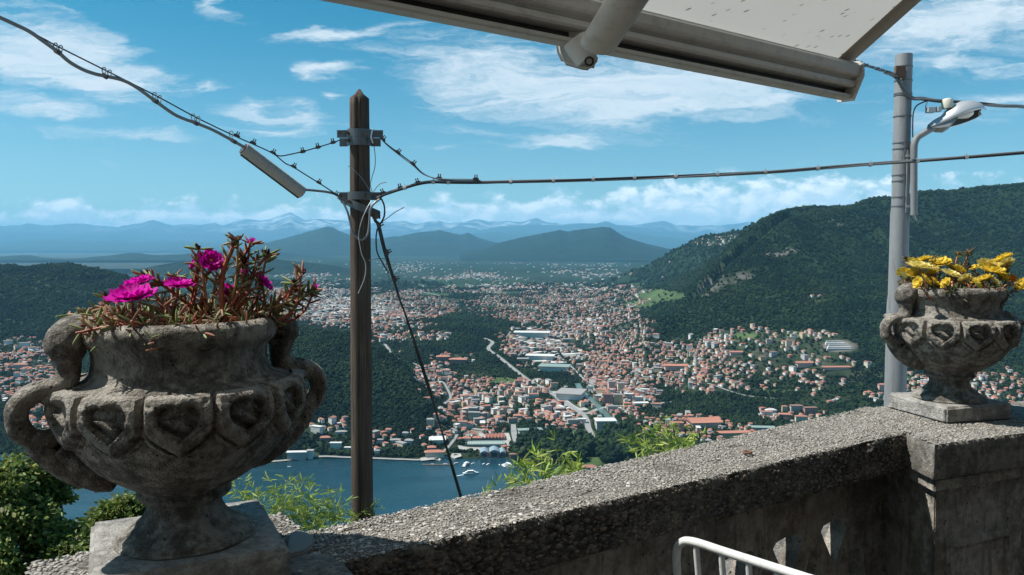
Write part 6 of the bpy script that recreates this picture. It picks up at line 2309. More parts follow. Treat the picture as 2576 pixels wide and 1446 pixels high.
# ribbed splice sleeve
sa, sb = at(613, 374, 6.3), at(760, 485, 6.62)
sl = tag(empty('splice_sleeve', tuple(sa)), 'pale ribbed splice sleeve hanging on the cable left of the timber pole', 'cable splice')
dd = (sb - sa)
nr_ = 160
pts = [dd * (i / nr_) for i in range(nr_ + 1)]
MB().tube(pts, [.052 + .0022 * math.sin(i / nr_ * 2 * math.pi * 34) for i in range(nr_ + 1)], 22).build('ribbed_tube', plain('sleeve_plastic', (.30, .28, .25), .6, var=.08, scale=10), sl, smooth=True)
MB().tube([dd * -.012, dd * .03], .046, 16).build('end_plug', M_BLACK, sl)
MB().tube([dd * .985, dd * 1.01], .042, 16).build('end_plug', M_BLACK, sl)
dn = dd.normalized()
dwn = Vector((0, 0, -1)) - dn * dn.dot(Vector((0, 0, -1)))
dwn.normalize()
MB().tube([dd * .01 + dwn * .052, dd * .99 + dwn * .052], .010, 6).build('clip_rail', M_BLACK, sl)
cable('service_cable', [(762, 477, 6.62), (780, 478, 6.66), (800, 480, 6.7), (818, 482, 6.75), (840, 487, 6.84), (862, 500, 6.88)], 'short grey cable from the ribbed sleeve to the timber pole', .0105, M_CAB, 5)
# right of the pole
Yr_ = lambda x: 6.9 - (x - 950) / 1626 * .5
c4p = [(949, 498), (968, 488), (1007, 475), (1051, 462), (1086, 457), (1126, 458), (1196, 459), (1258, 458), (1460, 452.5), (1700, 444.5), (1930, 432.5), (2060, 423), (2190, 413), (2310, 404), (2440, 394), (2640, 379)]
c4 = cable('cable_bundle', [(x, y, Yr_(x)) for x, y in c4p], 'grey cable bundle running from the timber pole past the lamp post to the right', .0072, [M_CAB, M_CAB, M_BLACK], 8, 3, 'cable', .0088, .22)
c5 = cable('branch_wire', [(957, 347, 6.88), (974, 364, 6.88), (1001, 385, 6.87), (1038, 413, 6.85), (1059, 433, 6.85), (1077, 443, 6.85), (1102, 450, 6.84), (1135, 452, 6.83), (1190, 453, 6.82), (1215, 457, 6.82)], 'doubled black wire from the upper pole strap down to the right cable bundle', .0048, [M_BLACK, M_CAB], 6, 2, 'cable', .006, .9)
for x, y, Y_, an in ((963, 350, 6.88, .7), (1001, 383, 6.87, .7), (1039, 412, 6.85, .7)):
    wire_clamp(c5, x, y, Y_, an, 1.1)
for x, y, an in ((1105, 448, .05), (1197, 450, .05), (1051, 459, -.3), (1007, 472, -.3), (963, 485, -.35)):
    wire_clamp(c4, x, y, Yr_(x), an, 1.1)
for x in (1018, 1090, 1128, 1285, 1392, 1492, 1596, 1700, 1805, 1925, 2057, 2190, 2307, 2430):
    y = np.interp(x, [p[0] for p in c4p], [p[1] for p in c4p])
    o_ = Vector(c4.location)
    MB().tube([at(x - 4, y + .4, Yr_(x)) - o_, at(x + 4, y - .4, Yr_(x)) - o_], .019, 8).build('cable_tie', M_GALV, c4)
    MB().tube([at(x, y - 2, Yr_(x)) - o_, at(x + .5, y - 9, Yr_(x)) - o_], .0035, 5).build('tie_tail', M_GALV, c4)
# stay running down to the slope
c6 = cable('stay_cable', [(938, 538, 6.9), (945, 556, 6.92), (952, 566, 6.95), (966, 623, 7.05), (977, 660, 7.1), (991, 704, 7.2), (1006, 754, 7.3), (1016, 780, 7.35), (1032, 827, 7.45), (1049, 880, 7.55), (1100, 1046, 7.9), (1159, 1248, 8.3), (1210, 1420, 8.7)], 'doubled black stay cable slanting down from the timber pole to the slope', .0085, [M_BLACK, M_BLACK], 6, 2, 'cable', .0085, .35)
for x, y, Y_ in ((953, 566, 6.95), (973, 634, 7.06), (993, 701, 7.19)):
    wire_clamp(c6, x, y, Y_, 1.2, 1.3)
cable('cable_loop', [(850, 497, 6.88), (862, 508, 6.86), (874, 532, 6.84), (881, 560, 6.82), (888, 586, 6.82), (908, 603, 6.82), (924, 590, 6.82), (929, 560, 6.83), (931, 530, 6.85), (940, 513, 6.86), (955, 501, 6.88)], 'grey cable loop hanging round the front of the timber pole', .0095, M_CAB, 6)
cable('cable_tail', [(960, 500, 6.88), (967, 520, 6.9), (966, 545, 6.92), (955, 566, 6.95)], 'short black cable curving beside the lower pole strap', .0075, M_BLACK, 6)
cable('cable_tail', [(949, 575, 6.95), (946, 600, 6.98), (949, 635, 7.0), (962, 660, 7.05), (972, 678, 7.1), (978, 686, 7.1)], 'loose black cable bowing out left of the stay cable', .0065, M_BLACK, 6)
thin = [([(941, 368, 6.9), (944, 395, 6.9), (943, 420, 6.9), (936, 445, 6.9), (932, 465, 6.9), (938, 488, 6.9)], 'thin loose wire hanging below the upper pole strap'),
        ([(876, 417, 6.86), (893, 430, 6.85), (912, 450, 6.85), (926, 472, 6.85), (934, 486, 6.88)], 'thin wire crossing the pole above the lower strap'),
        ([(938, 485, 6.88), (948, 470, 6.88), (957, 462, 6.88), (972, 458, 6.88)], 'short curled wire end sticking out right above the lower strap'),
        ([(934, 505, 6.85), (920, 530, 6.82), (908, 560, 6.8), (902, 590, 6.8), (905, 615, 6.8), (910, 640, 6.8), (918, 658, 6.8), (920, 680, 6.8), (915, 705, 6.8), (901, 738, 6.8)], 'thin pale wire trailing down the front of the timber pole'),
        ([(955, 562, 6.95), (975, 548, 6.95), (995, 533, 6.95), (1017, 521, 6.95)], 'thin wire end sticking out to the right below the lower strap'),
        ([(971, 660, 7.1), (976, 690, 7.1), (986, 725, 7.1), (990, 750, 7.1), (980, 775, 7.1), (968, 800, 7.1)], 'thin grey wire hanging free beside the stay cable'),
        ([(928, 655, 6.85), (945, 651, 6.9), (960, 650, 7.0), (970, 652, 7.05)], 'thin wire running from the pole to the stay cable'),
        ([(938, 360, 6.8), (934, 345, 6.78), (937, 327, 6.78), (939, 323, 6.78)], 'bright short wire standing up on the upper pole strap')]
for pts, lab in thin:
    cable('loose_wire', pts, lab, .0034 if 'bright' not in lab else .006, M_GALV if 'pale' in lab or 'bright' in lab else M_CAB, 6, cat='wire')

# ------------------------------------------------------------------ lamp post
LY = 8.8
M_POST = plain('post_paint', (.21, .222, .23), .6, .0, var=.14, scale=5, bump=.25, bscale=40, grime=.6, gcol=(.12, .10, .085), gscale=20, gstretch=(1, 1, .10))
k = LY / FPX
xc = 2274.0
pt = at(xc, 137, LY)
lp = tag(empty('lamp_post', (pt.x, LY, at(xc, 1100, LY).z)), 'pale grey tubular lamp post with banded shaft rising behind the yellow-flower urn', 'lamp post')
LI = Vector(lp.location)
zs = [(137, 19.6), (139, 20), (520, 20.2), (540, 22.0), (742, 22.8), (765, 25.0), (1100, 26.0), (1400, 27)]
prof_l = [(r * k, at(xc, y, LY).z - LI.z) for y, r in zs][::-1]
MB().lathe(prof_l, 32).build('shaft', M_POST, lp, smooth=True)
M_BAND = plain('band_steel', (.16, .165, .17), .5, .5, var=.2, scale=30)
M_RUST = plain('rusty_bracket', (.16, .09, .06), .8, .2, var=.4, scale=40)
for y in (169, 203, 236, 240, 293, 360, 375, 441, 456, 496, 519):
    z_ = at(xc, y, LY).z - LI.z
    MB().lathe([(.0905, z_ - .006), (.0945, z_ - .006), (.0945, z_ + .006), (.0905, z_ + .006)], 28).build('band', M_BAND, lp)


def lbox(name, x0, x1, y0, y1, Y0, dep, mat, parent=lp, bev=.003):
    a_, b_ = at(x0, y1, Y0), at(x1, y0, Y0)
    c_ = (a_ + b_) / 2 - LI
    return MB().box((c_.x, c_.y, c_.z), (b_.x - a_.x, dep, b_.z - a_.z)).build(name, mat, parent, bevel=bev)


lbox('cable_bracket', 2251, 2276, 166, 196, LY - .10, .05, M_RUST)
lbox('mount_channel', 2277, 2290, 377, 536, LY - .092, .03, M_POST)
lbox('mount_clip', 2279, 2300, 389, 395, LY - .10, .03, M_GALV)
lbox('mount_clip', 2279, 2298, 516, 522, LY - .10, .03, M_GALV)
pipe = [(2299, 541), (2299, 500), (2299, 430), (2299, 380), (2301, 360), (2308, 346), (2322, 336), (2345, 322), (2370, 306)]
PYs = LY - .12
pv_ = spline([tuple(at(x, y, PYs) - LI) for x, y in pipe], 8)
MB().tube(pv_, 8.2 * k, 16).build('lamp_arm', M_POST, lp, smooth=True)
MB().tube([at(2299, 541, PYs) - LI, at(2301, 550, PYs) - LI, at(2306, 553, PYs) - LI], 3.2 * k, 8).build('cable_end', M_GALV, lp)
# lamp head: neck box, hood, reflector, bulb, photocell
M_HOOD = plain('hood_aluminium', (.50, .51, .52), .36, .45, var=.05, scale=6)
M_INNER = plain('hood_inside', (.10, .10, .10), .5, .3, var=.2)
hd = empty('lamp_head', (0, 0, 0))
hd.parent = lp
ax_a, ax_b = at(2341, 321, PYs), at(2474, 281, PYs)
axd = (ax_b - ax_a)
e1_ = axd.normalized()
e3_ = Vector((0, .34, 1)).normalized()
e3_ = (e3_ - e1_ * e3_.dot(e1_)).normalized()
e2_ = e3_.cross(e1_)
LL = axd.length
secs = [(-.02, .035, .05), (.10, .060, .08), (.26, .085, .10), (.36, .120, .14), (.50, .148, .175), (.66, .158, .19), (.82, .145, .17), (.94, .105, .125), (1.0, .05, .06)]
V, F = [], []
NS2 = 18
for (f, hw, hh) in secs:
    for j in range(NS2 + 1):
        t_ = math.pi * j / NS2
        V.append(ax_a + axd * f + e2_ * (hw * math.cos(t_)) + e3_ * (hh * math.sin(t_) ** .85 - .01) - LI)
for i in range(len(secs) - 1):
    for j in range(NS2):
        F.append((i * (NS2 + 1) + j, i * (NS2 + 1) + j + 1, (i + 1) * (NS2 + 1) + j + 1, (i + 1) * (NS2 + 1) + j))
me = MB().add(V, F).mesh('hood', smooth=True)
ho_ = obj('hood', me, M_HOOD, hd)
sd = ho_.modifiers.new('thick', 'SOLIDIFY'); sd.thickness = .006; sd.offset = 0
nb = MB()
for (f, hw, zz) in ((-.02, .036, -.012), (.10, .056, -.05), (.22, .07, -.07), (.36, .09, -.045), (.44, .1, -.012)):
    for s_ in (-1, 1):
        nb.v.append(tuple(ax_a + axd * f + e2_ * (hw * s_) + e3_ * zz - LI))
        nb.v.append(tuple(ax_a + axd * f + e2_ * (hw * s_) + e3_ * .03 - LI))
for i in range(4):
    b_ = i * 4
    nb.f += [(b_, b_ + 4, b_ + 5, b_ + 1), (b_ + 2, b_ + 3, b_ + 7, b_ + 6), (b_, b_ + 2, b_ + 6, b_ + 4)]
nb.f += [(16, 18, 19, 17), (0, 1, 3, 2)]
nb.build('gear_box', plain('gear_box_paint', (.30, .31, .31), .5, .3), hd)
rv, rf = [], []
for (f, hw, hh) in secs[3:]:
    for j in range(NS2 + 1):
        t_ = math.pi * j / NS2
        rv.append(ax_a + axd * f + e2_ * (hw * .93 * math.cos(t_)) + e3_ * (hh * .86 * math.sin(t_) ** .85 - .008) - LI)
for i in range(len(secs) - 4):
    for j in range(NS2):
        rf.append((i * (NS2 + 1) + j, (i + 1) * (NS2 + 1) + j, (i + 1) * (NS2 + 1) + j + 1, i * (NS2 + 1) + j + 1))
MB().add(rv, rf).build('reflector', M_INNER, hd, smooth=True)
bc = ax_a + axd * .66 + e3_ * .035 - LI
MB().tube(spline([tuple(bc - e1_ * .13), tuple(bc - e1_ * .08), tuple(bc - e1_ * .03), tuple(bc + e1_ * .03), tuple(bc + e1_ * .085), tuple(bc + e1_ * .105)], 4), list(np.interp(np.linspace(0, 5, 21), range(6), [.022, .024, .04, .052, .035, .008])), 14).build('bulb', plain('bulb_glass', (.72, .72, .70), .3, spec=.6), hd, smooth=True)
pc = at(2383, 262, PYs) - LI
MB().lathe([(.058, -.045), (.06, -.03), (.06, .04), (.052, .055), (.03, .062)], 18, Matrix.Translation(pc) @ Matrix.Rotation(-.1, 4, 'Y')).build('photocell', plain('photocell_plastic', (.62, .60, .50), .6), hd, smooth=True)
lbox('junction_box', 2331, 2350, 270, 283, PYs - .02, .07, plain('box_plastic', (.50, .50, .49), .6))
lbox('junction_box', 2356, 2366, 268, 281, PYs - .02, .06, plain('box_plastic', (.50, .50, .49), .6))
cable('overhead_cable', [(2060, 118, 5.6), (2138, 148, 6.6), (2180, 164, 7.3), (2225, 178, 8.2), (2252, 187, LY - .12)], 'dark twisted overhead cable from behind the awning to the lamp post top', .010, [M_BLACK, M_CAB], 8, 2, 'cable', .010, 3.0)
cable('overhead_cable', [(2226, 180, 8.2), (2250, 190, LY - .14), (2262, 205, LY - .14), (2275, 228, LY - .13), (2296, 247, LY - .13), (2320, 248, LY - .13), (2361, 253, LY - .12), (2410, 257, LY - .0), (2466, 261, LY + .2), (2510, 265, LY + .3), (2660, 272, LY + .8)], 'dark cable bundle wrapping the lamp post top and leaving behind the lamp head', .0105, [M_BLACK, M_CAB, M_CAB], 6, 3, 'cable', .012, .6)
cable('drop_cable', [(2340, 252, LY - .13), (2322, 257, LY - .13), (2306, 266, LY - .12), (2298, 282, LY - .11), (2296, 310, LY - .11), (2296, 345, LY - .11)], 'slim dark cable dropping down the lamp post to the lamp arm', .0075, M_BLACK, 6)
cable('drop_cable', [(2333, 256, LY - .15), (2329, 265, LY - .15), (2330, 273, LY - .15), (2337, 277, LY - .15)], 'short curled cable entering the small junction box by the lamp head', .006, M_CAB, 5)

# ------------------------------------------------------------------ white metal chair
M_WHITE = plain('chair_enamel', (.62, .63, .62), .35, var=.05, scale=30, spec=.5, grime=.35, gcol=(.25, .23, .2), gscale=60, gstretch=(1, 1, 1))
cor = at(2706 / 1.59, 2145 / 1.59, 1.90)
endp = on_plane(3240 / 1.59, 2316 / 1.59, cor.z)
hd_ = (endp - cor).normalized()
chair = tag(empty('garden_chair', (cor.x + .2, cor.y - .2, ZFLOOR)), 'white tubular metal garden chair with slatted back in front of the balustrade', 'chair')
CI = Vector(chair.location)
lean = Vector((hd_.y, -hd_.x, 0))
if lean.dot(UX) > 0:
    lean = -lean
WID = .46


def cb(s, z, l=0.0):
    """back-plane point: s along the top rail, z below the rail, leaning with height"""
    return cor + hd_ * s + Vector((0, 0, -z)) - lean * (z * .16) + lean * l - CI


hoop = [cb(0.012, .50), cb(-.004, .30), cb(-.008, .12), cb(-.004, .045), cb(.014, .012), cb(.05, 0), cb(.14, 0), cb(WID - .14, .0), cb(WID - .05, 0), cb(WID - .014, .012), cb(WID + .004, .045), cb(WID + .008, .12), cb(WID + .004, .30), cb(WID - .012, .50)]
MB().tube(spline([tuple(p) for p in hoop], 8), .0105, 14).build('back_hoop', M_WHITE, chair, smooth=True)
for k_ in range(6):
    s_ = .055 + k_ * (WID - .11) / 5
    MB().tube([cb(s_, .004), cb(s_, .42)], .0075, 10).build('back_slat', M_WHITE, chair, smooth=True)
MB().tube([cb(.0, .42), cb(WID, .42)], .008, 10).build('back_rail', M_WHITE, chair, smooth=True)
f_ = -lean
for k_ in range(9):
    t_ = k_ / 8
    a_ = cb(.01, .46) + f_ * (.02 + .40 * t_)
    a_.z = cb(0, .46).z
    MB().tube([a_, a_ + hd_ * (WID - .02)], .008, 8).build('seat_slat', M_WHITE, chair, smooth=True)
zl = -.002
for s_ in (0, WID):
    b0 = cb(s_, .46)
    MB().tube([b0, Vector((b0.x, b0.y, 0)) + lean * .05 + Vector((0, 0, zl))], .010, 10).build('leg', M_WHITE, chair, smooth=True)
    f0 = b0 + f_ * .42
    MB().tube([b0, f0, Vector((f0.x, f0.y, 0)) + f_ * .03 + Vector((0, 0, zl))], .010, 10).build('leg', M_WHITE, chair, smooth=True)
# ring lying on the coping
rp = on_plane(1880, 1137, ZTOP + .010)
ringo = MB().tube([(.011 * math.cos(a_), .011 * math.sin(a_), 0) for a_ in np.linspace(0, 2 * math.pi, 25)], .0035, 8).build('rusty_ring', M_RUST, None, smooth=True)
ringo.location = rp
tag(ringo, 'small rusty ring lying on the pebbled coping', 'ring')
# ------------------------------------------------------------------ plants
def leaf_mat(name, col, trans=.35, rough=.55, var=.25, spec=.35):
    m, g, bs = new_mat(name)
    oi = g.n('ShaderNodeObjectInfo')
    tc = g.n('ShaderNodeTexCoord').outputs['Object']
    nz = g.noise(tc, 30, 3, .6)
    f = g.math('ADD', g.math('MULTIPLY', oi.outputs['Random'], .6), g.math('MULTIPLY', nz, .4))
    c = g.mix(f, tuple(v * (1 - var) for v in col) + (1,), tuple(min(1, v * (1 + var)) for v in col) + (1,))
    g.set(bs, 'Base Color', c)
    bs.inputs['Roughness'].default_value = rough
    bs.inputs['Specular IOR Level'].default_value = spec
    tr = g.n('ShaderNodeBsdfTranslucent', None, Color=c)
    mx = g.n('ShaderNodeMixShader', None, i0=trans, i1=bs.outputs[0], i2=tr.outputs[0])
    om = [n for n in m.node_tree.nodes if n.type == 'OUTPUT_MATERIAL'][0]
    m.node_tree.links.new(mx.outputs[0], om.inputs['Surface'])
    return m


def attr_leaf(name, trans=.35, rough=.55):
    m, g, bs = new_mat(name)
    c = g.n('ShaderNodeAttribute', {'attribute_name': 'col'}).outputs['Color']
    g.set(bs, 'Base Color', c)
    bs.inputs['Roughness'].default_value = rough
    bs.inputs['Specular IOR Level'].default_value = .35
    tr = g.n('ShaderNodeBsdfTranslucent', None, Color=c)
    mx = g.n('ShaderNodeMixShader', None, i0=trans, i1=bs.outputs[0], i2=tr.outputs[0])
    om = [n for n in m.node_tree.nodes if n.type == 'OUTPUT_MATERIAL'][0]
    m.node_tree.links.new(mx.outputs[0], om.inputs['Surface'])
    return m


M_LEAFA = attr_leaf('leaf_colour')


def unit_succulent():
    V, F = tube_geo([(0, 0, 0), (.02, 0, .25), (.045, 0, .6), (.05, 0, .88), (.045, 0, 1.0)], [.05, .085, .085, .06, .012], 6)
    return np.array([tuple(v) for v in V]), [f for f in F]


def unit_blade(width=.09, curl=.12, n=6):
    """narrow pointed leaf along +Z, folded a little"""
    V, F = [], []
    for i in range(n + 1):
        t = i / n
        w = width * math.sin(math.pi * min(1, t * .92 + .08)) ** .8 * (1 if t < 1 else 0)
        if i == n:
            w = 0.002
        y = -curl * t * t
        V += [(-w, y + w * .25, t), (0, y, t), (w, y + w * .25, t)]
    for i in range(n):
        a = 3 * i
        F += [(a, a + 1, a + 4, a + 3), (a + 1, a + 2, a + 5, a + 4)]
    return np.array(V), F


def unit_broad():
    """broad pointed leaf along +Z"""
    V = [(0, 0, 0), (-.22, .04, .25), (-.30, .05, .5), (-.17, .02, .78), (0, -.06, 1.0), (.17, .02, .78), (.30, .05, .5), (.22, .04, .25), (0, -.03, .3), (0, -.04, .65)]
    F = [(0, 8, 1), (1, 8, 9, 2), (2, 9, 3), (3, 9, 4), (0, 7, 8), (7, 6, 9, 8), (6, 5, 9), (5, 4, 9)]
    return np.array(V), F


def basis(d, rg):
    d = np.array(d, float); d /= np.linalg.norm(d) + 1e-9
    r = rg.normal(0, 1, 3); r -= d * r.dot(d); r /= np.linalg.norm(r) + 1e-9
    return np.stack([r, np.cross(d, r), d], 1)


class Leaves:
    """collects leaf placements; the nearest become objects, the rest one mass"""

    def __init__(self, unit, seed=0):
        self.V, self.F = unit
        self.items = []
        self.rg = np.random.default_rng(seed)

    def add(self, p, d, size, col, B=None):
        self.items.append((np.array(p, float), basis(d, self.rg) if B is None else B, size, np.array(col, float)))

    def build(self, root, singles=250, palette=5, mass='foliage', mat=M_LEAFA):
        o_ = np.array(root.location)
        it = self.items
        order_ = sorted(range(len(it)), key=lambda i: -it[i][2] / max(.2, it[i][0][1]) * self.rg.uniform(.6, 1.3))
        one_ = order_[:singles]
        rest = order_[singles:]
        if one_:
            cols = np.array([it[i][3] for i in one_])
            keys = (cols[:, 1] * 1.0 + cols[:, 0] * .01)
            qs = np.quantile(keys, np.linspace(0, 1, palette + 1))
            meshes = []
            for k in range(palette):
                mk = (keys >= qs[k]) & (keys <= qs[k + 1])
                c = cols[mk].mean(0)
                me = bpy.data.meshes.new('leaf')
                me.from_pydata([tuple(v) for v in self.V], [], [tuple(f) for f in self.F])
                me.polygons.foreach_set('use_smooth', np.ones(len(me.polygons), dtype=bool))
                color_attr(me, np.broadcast_to(c, (len(self.V), 3)))
                me.materials.append(mat)
                meshes.append(me)
            for n_, i in enumerate(one_):
                k = min(palette - 1, max(0, int(np.searchsorted(qs, keys[n_])) - 1))
                p, B, s, c = it[i]
                lo = bpy.data.objects.new('leaf', meshes[k])
                lo.parent = root
                M4 = Matrix(((B[0, 0] * s, B[0, 1] * s, B[0, 2] * s, p[0] - o_[0]), (B[1, 0] * s, B[1, 1] * s, B[1, 2] * s, p[1] - o_[1]), (B[2, 0] * s, B[2, 1] * s, B[2, 2] * s, p[2] - o_[2]), (0, 0, 0, 1)))
                lo.matrix_basis = M4
                COL.objects.link(lo)
        if rest:
            nV = len(self.V)
            AV, AF, AC = [], [], []
            for j, i in enumerate(rest):
                p, B, s, c = it[i]
                AV.append((self.V * s) @ B.T + p - o_)
                AC.append(np.broadcast_to(c, (nV, 3)))
            AV = np.concatenate(AV); AC = np.concatenate(AC)
            q4 = np.array([f for f in self.F if len(f) == 4], int).reshape(-1, 4)
            t3 = np.array([f for f in self.F if len(f) == 3], int).reshape(-1, 3)
            for f in self.F:
                if len(f) > 4:
                    for k in range(1, len(f) - 1):
                        t3 = np.concatenate([t3, [[f[0], f[k], f[k + 1]]]])
            off = (np.arange(len(rest)) * nV)[:, None, None]
            me = mesh_np(mass, AV, quads=(q4[None] + off).reshape(-1, 4) if len(q4) else None, tris=(t3[None] + off).reshape(-1, 3) if len(t3) else None)
            color_attr(me, AC)
            fo = obj(mass, me, mat, root)
            fo['kind'] = 'stuff'


# ---- flowering portulaca in the urns
def petal_mesh(name, mat, seed, wide=1.0, notch=.10, ruffle=.06):
    rg = np.random.default_rng(seed)
    nu, nv = 9, 7
    V = []
    for i in range(nv):
        t = i / (nv - 1)
        for j in range(nu):
            s = j / (nu - 1) * 2 - 1
            w = wide * (.12 + .50 * math.sin(t * math.pi * .60) ** .9)
            r = t * (1 - notch * math.exp(-(s / .25) ** 2) * t ** 4 - .12 * abs(s) ** 3)
            z = .30 * t ** 1.6 + ruffle * math.sin(s * 7 + seed) * t ** 2 + .10 * s * s * t
            V.append((s * w, r, z))
    me = mesh_np(name, np.array(V), quads=grid_faces(nv, nu))
    me.materials.append(mat)
    return me


M_STEMR = plain('stem_red', (.36, .11, .065), .5, var=.35, scale=40)
M_STEMB = plain('stem_brown', (.36, .20, .10), .55, var=.3, scale=40)
M_DEAD = plain('withered_bloom', (.085, .018, .022), .7, var=.4, scale=60)
M_STAMEN = plain('stamen', (.75, .45, .03), .6)


def portulaca(root_loc, label, name, Y0, flowers, buds, stems, pm_mats, leaf_cols, rim, seed, wide=1.0, layers=3, low=190, npet=6):
    rg = np.random.default_rng(seed)
    root = tag(empty(name, root_loc), label, 'plant')
    o_ = np.array(root_loc)
    petals = [[petal_mesh('petal', mt, 10 * k + j, wide) for j in range(3)] for k, mt in enumerate(pm_mats)]
    lv = Leaves(unit_succulent(), seed)
    bx, by, bz = root_loc

    def pt(dx, dy, dd):
        return np.array(at(dx, dy, Y0 + dd))

    def stem_path(base, tip, bow=.25):
        mid = (base + tip) / 2
        side = rg.normal(0, .010, 3)
        out = (tip - base); out[2] = 0
        mid = mid + side + np.array([out[0] * bow, out[1] * bow, -np.linalg.norm(out) * bow * .3])
        return [np.array(p) for p in spline([tuple(base), tuple(mid), tuple(tip)], 7)]

    def leafy(path, n, t0, t1, s0, s1):
        for k in range(n):
            t = rg.uniform(t0, t1)
            i = min(len(path) - 2, int(t * (len(path) - 1)))
            p = path[i] + (path[i + 1] - path[i]) * rg.random()
            d = path[i + 1] - path[i]; d = d / (np.linalg.norm(d) + 1e-9)
            q = rg.normal(0, 1, 3); q -= d * q.dot(d); q /= np.linalg.norm(q)
            lv.add(p, d * .55 + q * .85 + np.array([0, 0, .12]), rg.uniform(s0, s1), leaf_cols[rg.integers(0, len(leaf_cols))] * rg.uniform(.75, 1.25))

    def tube_path(path, r0, r1, mat):
        V, F = tube_geo([p - o_ for p in path], list(np.linspace(r0, r1, len(path))), 7)
        MB().add(V, F).build('stem', mat, root, smooth=True)

    def base_near(tip, spread=.06):
        c = np.array([bx, by, bz])
        out = tip - c; out[2] = 0
        l = np.linalg.norm(out)
        out = out / (l + 1e-9) * min(l * .45, rim * .8)
        return c + out + rg.normal(0, .012, 3) * np.array([1, 1, 0]) + np.array([0, 0, -.004])

    for (dx, dy, w, dd, tx, ty, kind) in flowers:
        c = pt(dx, dy, dd)
        R = w * .5 * (Y0 + dd) / FPX * (1.04 if Y0 < 2 else 1.22)
        base = base_near(c)
        path = stem_path(base, c - np.array([0, 0, R * .25]))
        tube_path(path, .0030, .0022, M_STEMR)
        leafy(path, 9, .25, .95, .014, .026)
        fl_ = empty('flower', tuple(c - o_ - np.array([0, 0, R * .18])))
        fl_.parent = root
        fl_.rotation_euler = (tx, ty, rg.uniform(0, 6.28))
        for L_ in range(layers):
            s_ = R * (1.0 - .22 * L_)
            for k in range(npet):
                a_ = 2 * math.pi * (k + .5 * L_) / npet + rg.normal(0, .08)
                po = child('petal', petals[kind][int(rg.integers(0, 3))], fl_, (0, 0, R * .07 * L_), (s_, s_, s_ * (.75 + .55 * L_)), a_)
        MB().lathe([(.001, 0), (R * .10, R * .05), (R * .12, R * .18), (R * .05, R * .26)], 8).build('stamen', M_STAMEN, fl_)
    for (dx, dy, w, dd, mt) in buds:
        c = pt(dx, dy, dd)
        R = w * .5 * (Y0 + dd) / FPX
        base = base_near(c)
        path = stem_path(base, c - np.array([0, 0, R * .5]))
        tube_path(path, .0034, .0020, M_STEMB if mt == 2 else M_STEMR)
        leafy(path, 12, .30, 1.0, .014, .028)
        for k in range(5):
            q = rg.normal(0, 1, 3); q[2] = abs(q[2]) * .5 - .1
            lv.add(c - np.array([0, 0, R * .6]), q, rg.uniform(.016, .030), leaf_cols[rg.integers(0, len(leaf_cols))])
        mb = MB()
        for k in range(7):
            B = basis(np.array([rg.normal(0, .55), rg.normal(0, .55), 1.0]), rg)
            U = unit_broad()[0] * np.array([.75, 1.5, 1.0]) * R * rg.uniform(.9, 1.5)
            mb.add(U @ B.T + (c - o_ - np.array([0, 0, R * .55])), unit_broad()[1])
        mb.build('bud', [pm_mats[0], M_DEAD, M_STEMB][mt], root, smooth=True)
    for (x0, y0, d0, x1, y1, d1, r0, n) in stems:
        a_ = pt(x0, y0, d0); b_ = pt(x1, y1, d1)
        path = stem_path(a_, b_, .05)
        tube_path(path, r0, r0 * .6, M_STEMB if rg.random() < .4 else M_STEMR)
        leafy(path, n, .1, 1.0, .016, .030)
    # low cushion of shoots over the rim
    for k in range(low):
        a_ = rg.uniform(0, 2 * math.pi)
        q = math.sqrt(rg.random())
        p = np.array([bx + rim * q * math.cos(a_), by + rim * q * math.sin(a_), bz + rg.uniform(-.004, .006)])
        d = np.array([math.cos(a_) * q, math.sin(a_) * q, rg.uniform(.25, 1.1)])
        l = rg.uniform(.03, .075)
        tip = p + d / np.linalg.norm(d) * l
        path = stem_path(p, tip, .1)
        if k % 3 == 0:
            tube_path(path, .0024, .0016, M_STEMR)
        leafy(path, 9, .1, 1.0, .012, .026)
    lv.build(root, 260)
    return root


def petal_mat(name, col, trans=.45):
    return leaf_mat(name, col, trans, .6, .18, .2)


